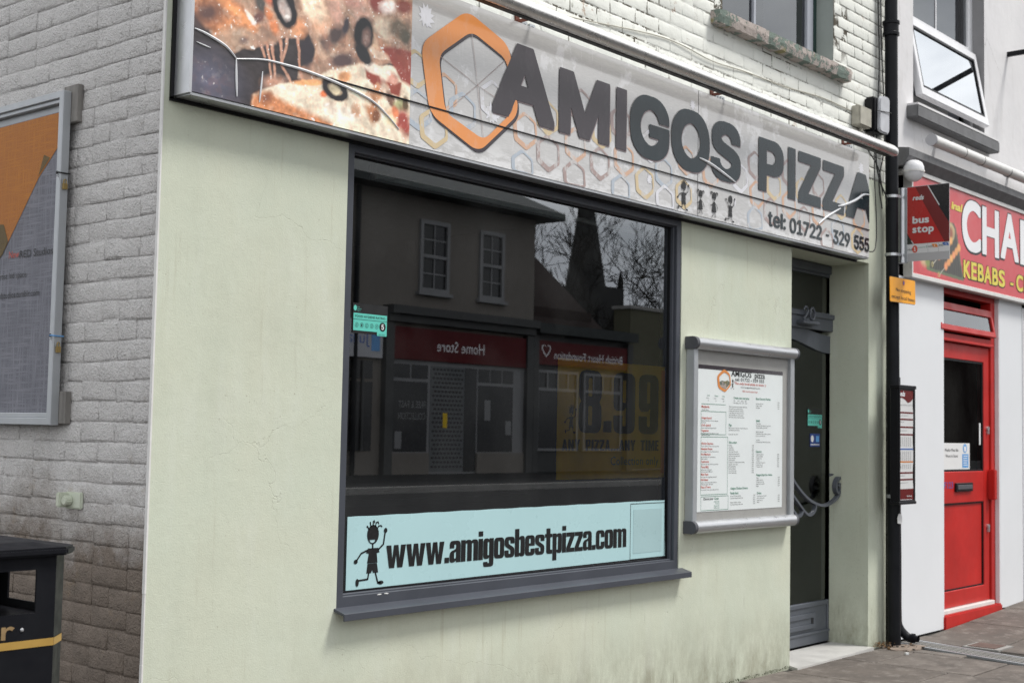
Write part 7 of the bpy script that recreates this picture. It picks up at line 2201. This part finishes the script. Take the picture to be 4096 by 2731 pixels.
for i in range(300):
    a = rg2.uniform(3.6, 4.8)
    b = rg2.gauss(-0.015, 0.012)
    h_ = rg2.uniform(0.001, 0.014)
    l_, w_ = rg2.uniform(0.004, 0.012), rg2.uniform(0, 6.28)
    mb.add([(a, b, h_), (a + l_ * math.cos(w_), b + l_ * math.sin(w_), h_ * 0.7), (a + l_ * 0.5 * math.cos(w_ + 0.9), b + l_ * 0.5 * math.sin(w_ + 0.9), h_ + 0.004)], [(0, 1, 2)])
tag(raw('moss', mb, 'moss'), 'thin line of moss and grit along the foot of the green wall', 'moss', None, 'stuff')
solo('litter_scrap', MB().prism([(5.86, -0.31), (5.875, -0.325), (5.89, -0.315), (5.885, -0.30), (5.868, -0.296)], lambda a, b, d: (a, b, d), 0.001, 0.012), 'paper', 'tiny white scrap of paper on the paving near the downpipe', 'litter')

# ================================================================== ACROSS THE STREET (seen mirrored in the glass)
FY = -17.9
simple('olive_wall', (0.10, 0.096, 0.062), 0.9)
GZ = 0.40
opp = thing('opposite_shop', 'cream stucco building across the street with red shop fascias', 'building', (20.5, -22, GZ))
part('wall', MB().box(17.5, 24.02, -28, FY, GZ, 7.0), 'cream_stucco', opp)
mb = MB()
mb.add([(16.9, FY + 0.55, 6.95), (24.6, FY + 0.55, 6.95), (24.6, -28.5, 6.95), (16.9, -28.5, 6.95), (16.9, FY + 0.55, 7.12), (24.6, FY + 0.55, 7.12), (24.6, -28.5, 7.12), (16.9, -28.5, 7.12), (19.9, -21.2, 9.2), (21.6, -21.2, 9.2), (21.6, -25, 9.2), (19.9, -25, 9.2)],
       [(0, 1, 2, 3), (0, 4, 5, 1), (1, 5, 6, 2), (2, 6, 7, 3), (3, 7, 4, 0), (4, 8, 9, 5), (5, 9, 10, 6), (6, 10, 11, 7), (7, 11, 8, 4), (8, 11, 10, 9)])
part('roof', mb, 'slate_roof', opp)
for x0, x1 in ((19.72, 20.74), (21.84, 22.77)):
    w_ = part('window', MB().frame(x0, x1, 4.70, 6.42, 0.10, FY - 0.02, FY + 0.06), 'shop_white', opp)
    part('window_pane', MB().box(x0 + 0.09, x1 - 0.09, FY - 0.01, FY + 0.004, 4.78, 6.33), 'flag_black', w_)
    part('blind', MB().box(x0 + 0.12, x0 + 0.45, FY + 0.004, FY + 0.008, 4.8, 6.3), 'shop_grey', w_)
    part('meeting_rail', MB().box(x0 + 0.08, x1 - 0.08, FY + 0.005, FY + 0.05, 5.52, 5.60), 'shop_white', w_)
    part('glazing_bar', MB().box((x0 + x1) / 2 - 0.018, (x0 + x1) / 2 + 0.018, FY + 0.006, FY + 0.03, 4.78, 6.33).box(x0 + 0.08, x1 - 0.08, FY + 0.006, FY + 0.028, 5.94, 5.975).box(x0 + 0.08, x1 - 0.08, FY + 0.006, FY + 0.028, 5.13, 5.165), 'shop_white', w_)
    part('sill', MB().box(x0 - 0.08, x1 + 0.08, FY, FY + 0.12, 4.62, 4.70), 'shop_white', w_)
part('cornice', MB().box(18.6, 23.9, FY, FY + 0.35, 4.10, 4.29).box(18.6, 23.9, FY, FY + 0.22, 3.92, 4.098), 'shop_grey', opp)
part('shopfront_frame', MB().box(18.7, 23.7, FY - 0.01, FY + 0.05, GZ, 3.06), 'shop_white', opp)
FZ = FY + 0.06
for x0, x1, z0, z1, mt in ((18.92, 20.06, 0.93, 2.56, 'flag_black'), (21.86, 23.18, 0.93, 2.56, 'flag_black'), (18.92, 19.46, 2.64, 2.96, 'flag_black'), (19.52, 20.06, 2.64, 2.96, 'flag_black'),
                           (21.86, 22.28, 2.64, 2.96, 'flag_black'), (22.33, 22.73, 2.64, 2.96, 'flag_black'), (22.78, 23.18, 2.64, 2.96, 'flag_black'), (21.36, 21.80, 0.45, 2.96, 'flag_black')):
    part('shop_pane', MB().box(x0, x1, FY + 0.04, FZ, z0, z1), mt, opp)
mb = MB()
plain(mb, 'FREE & FAST', -20.0, -19.1, 1.95, 0.16, FB(FZ + 0.004))
plain(mb, 'COLLECTION', -20.0, -19.1, 1.68, 0.16, FB(FZ + 0.004))
part('window_text', mb, 'shop_white', opp)
for x0, z0, z1 in ((22.9, 1.35, 1.7), (22.1, 1.7, 2.2), (19.0, 1.0, 1.4)):
    part('window_card', MB().box(x0, x0 + 0.22, FZ, FZ + 0.004, z0, z1), 'shop_white', opp)
# perforated roller shutter
mb = MB()
sh0, sh1 = 20.16, 21.34
mb.box(sh0, sh1, FY + 0.04, FY + 0.062, 0.46, 2.96)
sht = part('roller_shutter', mb, 'shutter_metal', opp)
mb = MB()
r_ = 0
z_ = 0.55
while z_ < 2.9:
    x_ = sh0 + 0.06 + (0.06 if r_ % 2 else 0)
    while x_ < sh1 - 0.10:
        mb.box(x_, x_ + 0.085, FY + 0.06, FY + 0.0635, z_, z_ + 0.05)
        x_ += 0.125
    z_ += 0.105
    r_ += 1
part('perforations', mb, 'dark_void', sht, kind='stuff')
part('notice', MB().box(20.6, 20.75, FY + 0.066, FY + 0.07, 1.5, 1.85), 'poster_yellow', sht)
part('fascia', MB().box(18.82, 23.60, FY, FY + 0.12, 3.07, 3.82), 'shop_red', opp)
mb = MB()
plain(mb, 'Home Store', -21.98, -20.29, 3.31, 0.26, FB(FY + 0.125))
part('fascia_lettering', mb, 'ink_white', opp)
for x_ in (18.58, 23.62):
    part('pilaster', MB().box(x_, x_ + 0.26, FY, FY + 0.16, GZ, 3.9), 'shop_grey', opp)
part('stall_riser', MB().box(18.84, 20.12, FY + 0.05, FY + 0.10, GZ, 0.90).box(21.82, 23.60, FY + 0.05, FY + 0.10, GZ, 0.90), 'cream_stucco', opp)
part('downpipe', MB().tube([(17.68, FY + 0.08, GZ), (17.68, FY + 0.08, 6.9)], 0.06, 8), 'black_iron', opp)
# left neighbour
t = thing('opposite_charity_shop', 'pale shopfront with a blue lettered fascia across the street on the left', 'building', (14, -22, GZ))
part('wall', MB().box(8.0, 17.49, -28, FY, GZ, 8.0), 'cream_stucco', t)
part('fascia', MB().box(15.4, 18.52, FY + 0.001, FY + 0.10, 3.05, 3.9), 'flag_grey', t)
mb = MB()
plain(mb, 'Julia\'s House', -18.1, -16.0, 3.36, 0.26, FB(FY + 0.105))
part('fascia_lettering', mb, 'ink_blue_text', t)
part('emblem', MB().box(18.16, 18.42, FY + 0.10, FY + 0.11, 3.2, 3.75), 'light_blue', t)
part('shop_pane', MB().box(15.6, 18.3, FY + 0.001, FY + 0.02, 0.95, 2.5).box(15.6, 18.3, FY + 0.001, FY + 0.02, 2.58, 2.98), 'flag_black', t)
for x_ in (16.5, 17.5, 17.95):
    part('mullion', MB().box(x_, x_ + 0.06, FY + 0.02, FY + 0.06, 0.95, 2.98), 'shop_grey', t)
for x_ in (9.0, 11.5, 14.0):
    part('window', MB().box(x_, x_ + 1.1, FY + 0.001, FY + 0.03, 4.7, 6.4), 'flag_black', t)
# right neighbour with the charity fascia
t = thing('opposite_heart_shop', 'low flat roofed shop across the street with a red charity fascia', 'building', (26, -21, GZ))
part('wall', MB().box(24.05, 28.3, -24, FY, GZ, 4.28), 'shop_grey', t)
part('cornice', MB().box(23.95, 28.35, FY, FY + 0.3, 4.0, 4.26), 'slate_roof', t)
part('fascia', MB().box(24.02, 28.1, FY, FY + 0.12, 3.20, 3.82), 'shop_red', t)
mb = MB()
plain(mb, 'British Heart Foundation', -27.80, -24.75, 3.36, 0.22, FB(FY + 0.125))
hb = [(0.16 * math.sin(k) ** 3, 0.13 * math.cos(k) - 0.05 * math.cos(2 * k) - 0.02 * math.cos(3 * k)) for k in [q * math.pi / 12 for q in range(24)]]
fill([[(-24.42 + a * 1.2, 3.58 + b * 1.2) for a, b in hb], [(-24.42 + a * 0.95, 3.585 + b * 0.95) for a, b in hb]], FB(FY + 0.125), mb)
part('fascia_lettering', mb, 'ink_white', t)
for x0, x1 in ((24.15, 25.9), (26.15, 27.9)):
    p_ = part('shop_window', MB().frame(x0, x1, 0.95, 3.06, 0.07, FY + 0.001, FY + 0.06), 'shop_white', t)
    part('pane', MB().box(x0 + 0.06, x1 - 0.06, FY + 0.001, FY + 0.02, 1.0, 3.0), 'flag_black', p_)
    part('transom', MB().box(x0 + 0.06, x1 - 0.06, FY + 0.02, FY + 0.05, 2.52, 2.6), 'shop_white', p_)
    for k in range(1, 4):
        part('mullion', MB().box(x0 + (x1 - x0) * k / 4 - 0.025, x0 + (x1 - x0) * k / 4 + 0.025, FY + 0.02, FY + 0.05, 2.6, 3.0), 'shop_white', p_)
part('pilaster', MB().box(23.9, 24.1, FY, FY + 0.15, GZ, 3.95).box(28.05, 28.3, FY, FY + 0.15, GZ, 3.95), 'shop_grey', t)
# gabled, tile-hung house behind it
t = thing('gabled_house', 'tile hung house with a steep hipped roof behind the red charity shop', 'building', (30, -23, GZ))
part('wall', MB().box(28.2, 31.8, -30, -21.9, GZ, 5.3), 'clay_tile', t)
mb = MB()
mb.add([(24.5, -21.7, 4.6), (32.5, -21.7, 4.6), (32.5, -30, 4.6), (24.5, -30, 4.6), (24.5, -24.6, 8.6), (30.1, -23.0, 7.1), (30.1, -27.5, 7.1), (24.5, -26.8, 8.6)],
       [(0, 1, 5, 4), (1, 2, 6, 5), (2, 3, 7, 6), (3, 0, 4, 7), (4, 5, 6, 7), (0, 3, 2, 1)])
part('roof', mb, 'clay_tile', t)
# blank rendered block further right, then a long brick terrace
t = thing('rendered_block', 'plain olive grey rendered wall across the street behind the red charity shop', 'building', (32, -22, GZ))
part('wall', MB().box(29.75, 37.0, -19.5, -18.9, GZ, 5.15), 'olive_wall', t)
part('coping', MB().box(29.7, 37.05, -19.55, -18.85, 5.15, 5.25), 'concrete', t)
t = thing('brick_terrace', 'long dark brick terrace further along the far side of the street', 'building', (80, -24, GZ))
part('wall', MB().box(64.0, 100, -30, -19.0, GZ, 8.5), 'clay_tile', t)
mb = MB().add([(63.6, -18.6, 8.5), (100, -18.6, 8.5), (100, -30.4, 8.5), (63.6, -30.4, 8.5), (63.6, -24.5, 12), (100, -24.5, 12)], [(0, 1, 5, 4), (2, 3, 4, 5), (0, 4, 3), (1, 2, 5), (0, 3, 2, 1)])
part('roof', mb, 'slate_roof', t)
for i in range(12):
    part('window', MB().box(65.5 + i * 2.9, 66.6 + i * 2.9, -19.0, -18.97, 5.2, 6.9), 'flag_black', t)
    part('window', MB().box(65.3 + i * 2.9, 67.0 + i * 2.9, -19.0, -18.97, 1.3, 3.2), 'flag_black', t)

# church tower with stone spire
t = thing('church_spire', 'dark stone church tower with a tall spire beyond the rooftops', 'church', (102.3, -76, 0))
part('tower', MB().box(99.7, 105.1, -78.7, -73.3, 0, 15.6), 'church_stone', t)
mb = MB()
c_ = Vector((102.35, -76.0))
r8 = [(c_.x + 2.1 * math.cos(math.pi / 8 + k * math.pi / 4) * 1.0, c_.y + 2.1 * math.sin(math.pi / 8 + k * math.pi / 4)) for k in range(8)]
mb.add([(a, b, 15.6) for a, b in r8] + [(c_.x, c_.y, 28.5)], [(k, (k + 1) % 8, 8) for k in range(8)] + [tuple(range(7, -1, -1))])
part('spire', mb, 'church_stone', t)
for a, b in ((99.95, -73.55), (104.85, -73.55), (99.95, -78.45), (104.85, -78.45)):
    part('pinnacle', MB().box(a - 0.22, a + 0.22, b - 0.22, b + 0.22, 15.6, 16.2).add([(a - 0.22, b - 0.22, 16.2), (a + 0.22, b - 0.22, 16.2), (a + 0.22, b + 0.22, 16.2), (a - 0.22, b + 0.22, 16.2), (a, b, 17.6)], [(0, 1, 4), (1, 2, 4), (2, 3, 4), (3, 0, 4)]), 'church_stone', t)
for s_ in (101.0, 103.8):
    part('belfry_opening', MB().box(s_ - 0.5, s_ + 0.5, -73.0, -72.95, 10, 13.5), 'dark_void', t)


# bare winter trees
def tree(name, label, base, h, spread, seed, levels=6, r0=0.22, up=0.30, trunk_h=None, rmin=0.010):
    rg_ = random.Random(seed)
    t = thing(name, label, 'tree', base, 'bare trees across the street')
    big, fine = MB(), MB()

    def grow(p, d, L, r, lev):
        n_ = 3 if lev > 1 else 2
        pts, rs = [p], [r]
        q = p.copy()
        dd = d.copy()
        for k in range(n_):
            dd = (dd + Vector((rg_.gauss(0, 0.13), rg_.gauss(0, 0.13), rg_.gauss(0.03, 0.09)))).normalized()
            q = q + dd * (L / n_)
            pts.append(q.copy())
            rs.append(max(rmin, r * (1 - 0.42 * (k + 1) / n_)))
        (big if lev >= levels - 1 else fine).tube(pts, rs, 6 if lev >= levels - 1 else 4, caps=False)
        if lev == 0:
            return
        kids = rg_.choice((2, 3, 3)) if lev > 1 else rg_.choice((2, 3, 4))
        for c in range(kids):
            i_ = n_ if c == 0 else rg_.randint(1, n_)
            side = Vector((rg_.gauss(0, 1), rg_.gauss(0, 1), rg_.gauss(0.15, 0.55)))
            side = (side - dd * side.dot(dd)).normalized()
            nd = (dd * rg_.uniform(0.75, 1.0) + side * rg_.uniform(0.45, 0.95) * spread + Vector((0, 0, up * rg_.uniform(0, 0.5)))).normalized()
            grow(pts[i_], nd, L * rg_.uniform(0.62, 0.86), rs[i_] * rg_.uniform(0.55, 0.75), lev - 1)

    b_ = Vector(base)
    grow(b_, Vector((rg_.gauss(0, 0.05), rg_.gauss(0, 0.05), 1)), trunk_h or h * 0.30, r0, levels)
    part('trunk', big, 'bark', t)
    part('crown', fine, 'bark', t)


tree('bare_tree', 'big bare tree spreading above the rendered block across the street', (42.6, -25.9, 0.3), 10, 1.05, 3, 6, 0.30, 0.12, 3.6, 0.013)
tree('bare_tree', 'slender bare tree just left of the church spire', (53.9, -39.9, 0.3), 12, 0.75, 8, 7, 0.2, 0.4, 4.6, 0.013)
tree('bare_tree', 'bare tree top showing behind the roof of the cream building', (51.3, -39.9, 0.3), 11, 0.75, 14, 7, 0.2, 0.4, 4.4, 0.013)
tree('bare_tree', 'low bare tree standing right of the church tower', (58.6, -40.5, 0.3), 9, 0.95, 19, 7, 0.22, 0.3, 3.8, 0.013)
tree('bare_tree', 'tall bare tree standing at the far kerb of the street', (41.0, -14.6, 0.4), 9, 1.1, 27, 7, 0.30, 0.2, 3.2)
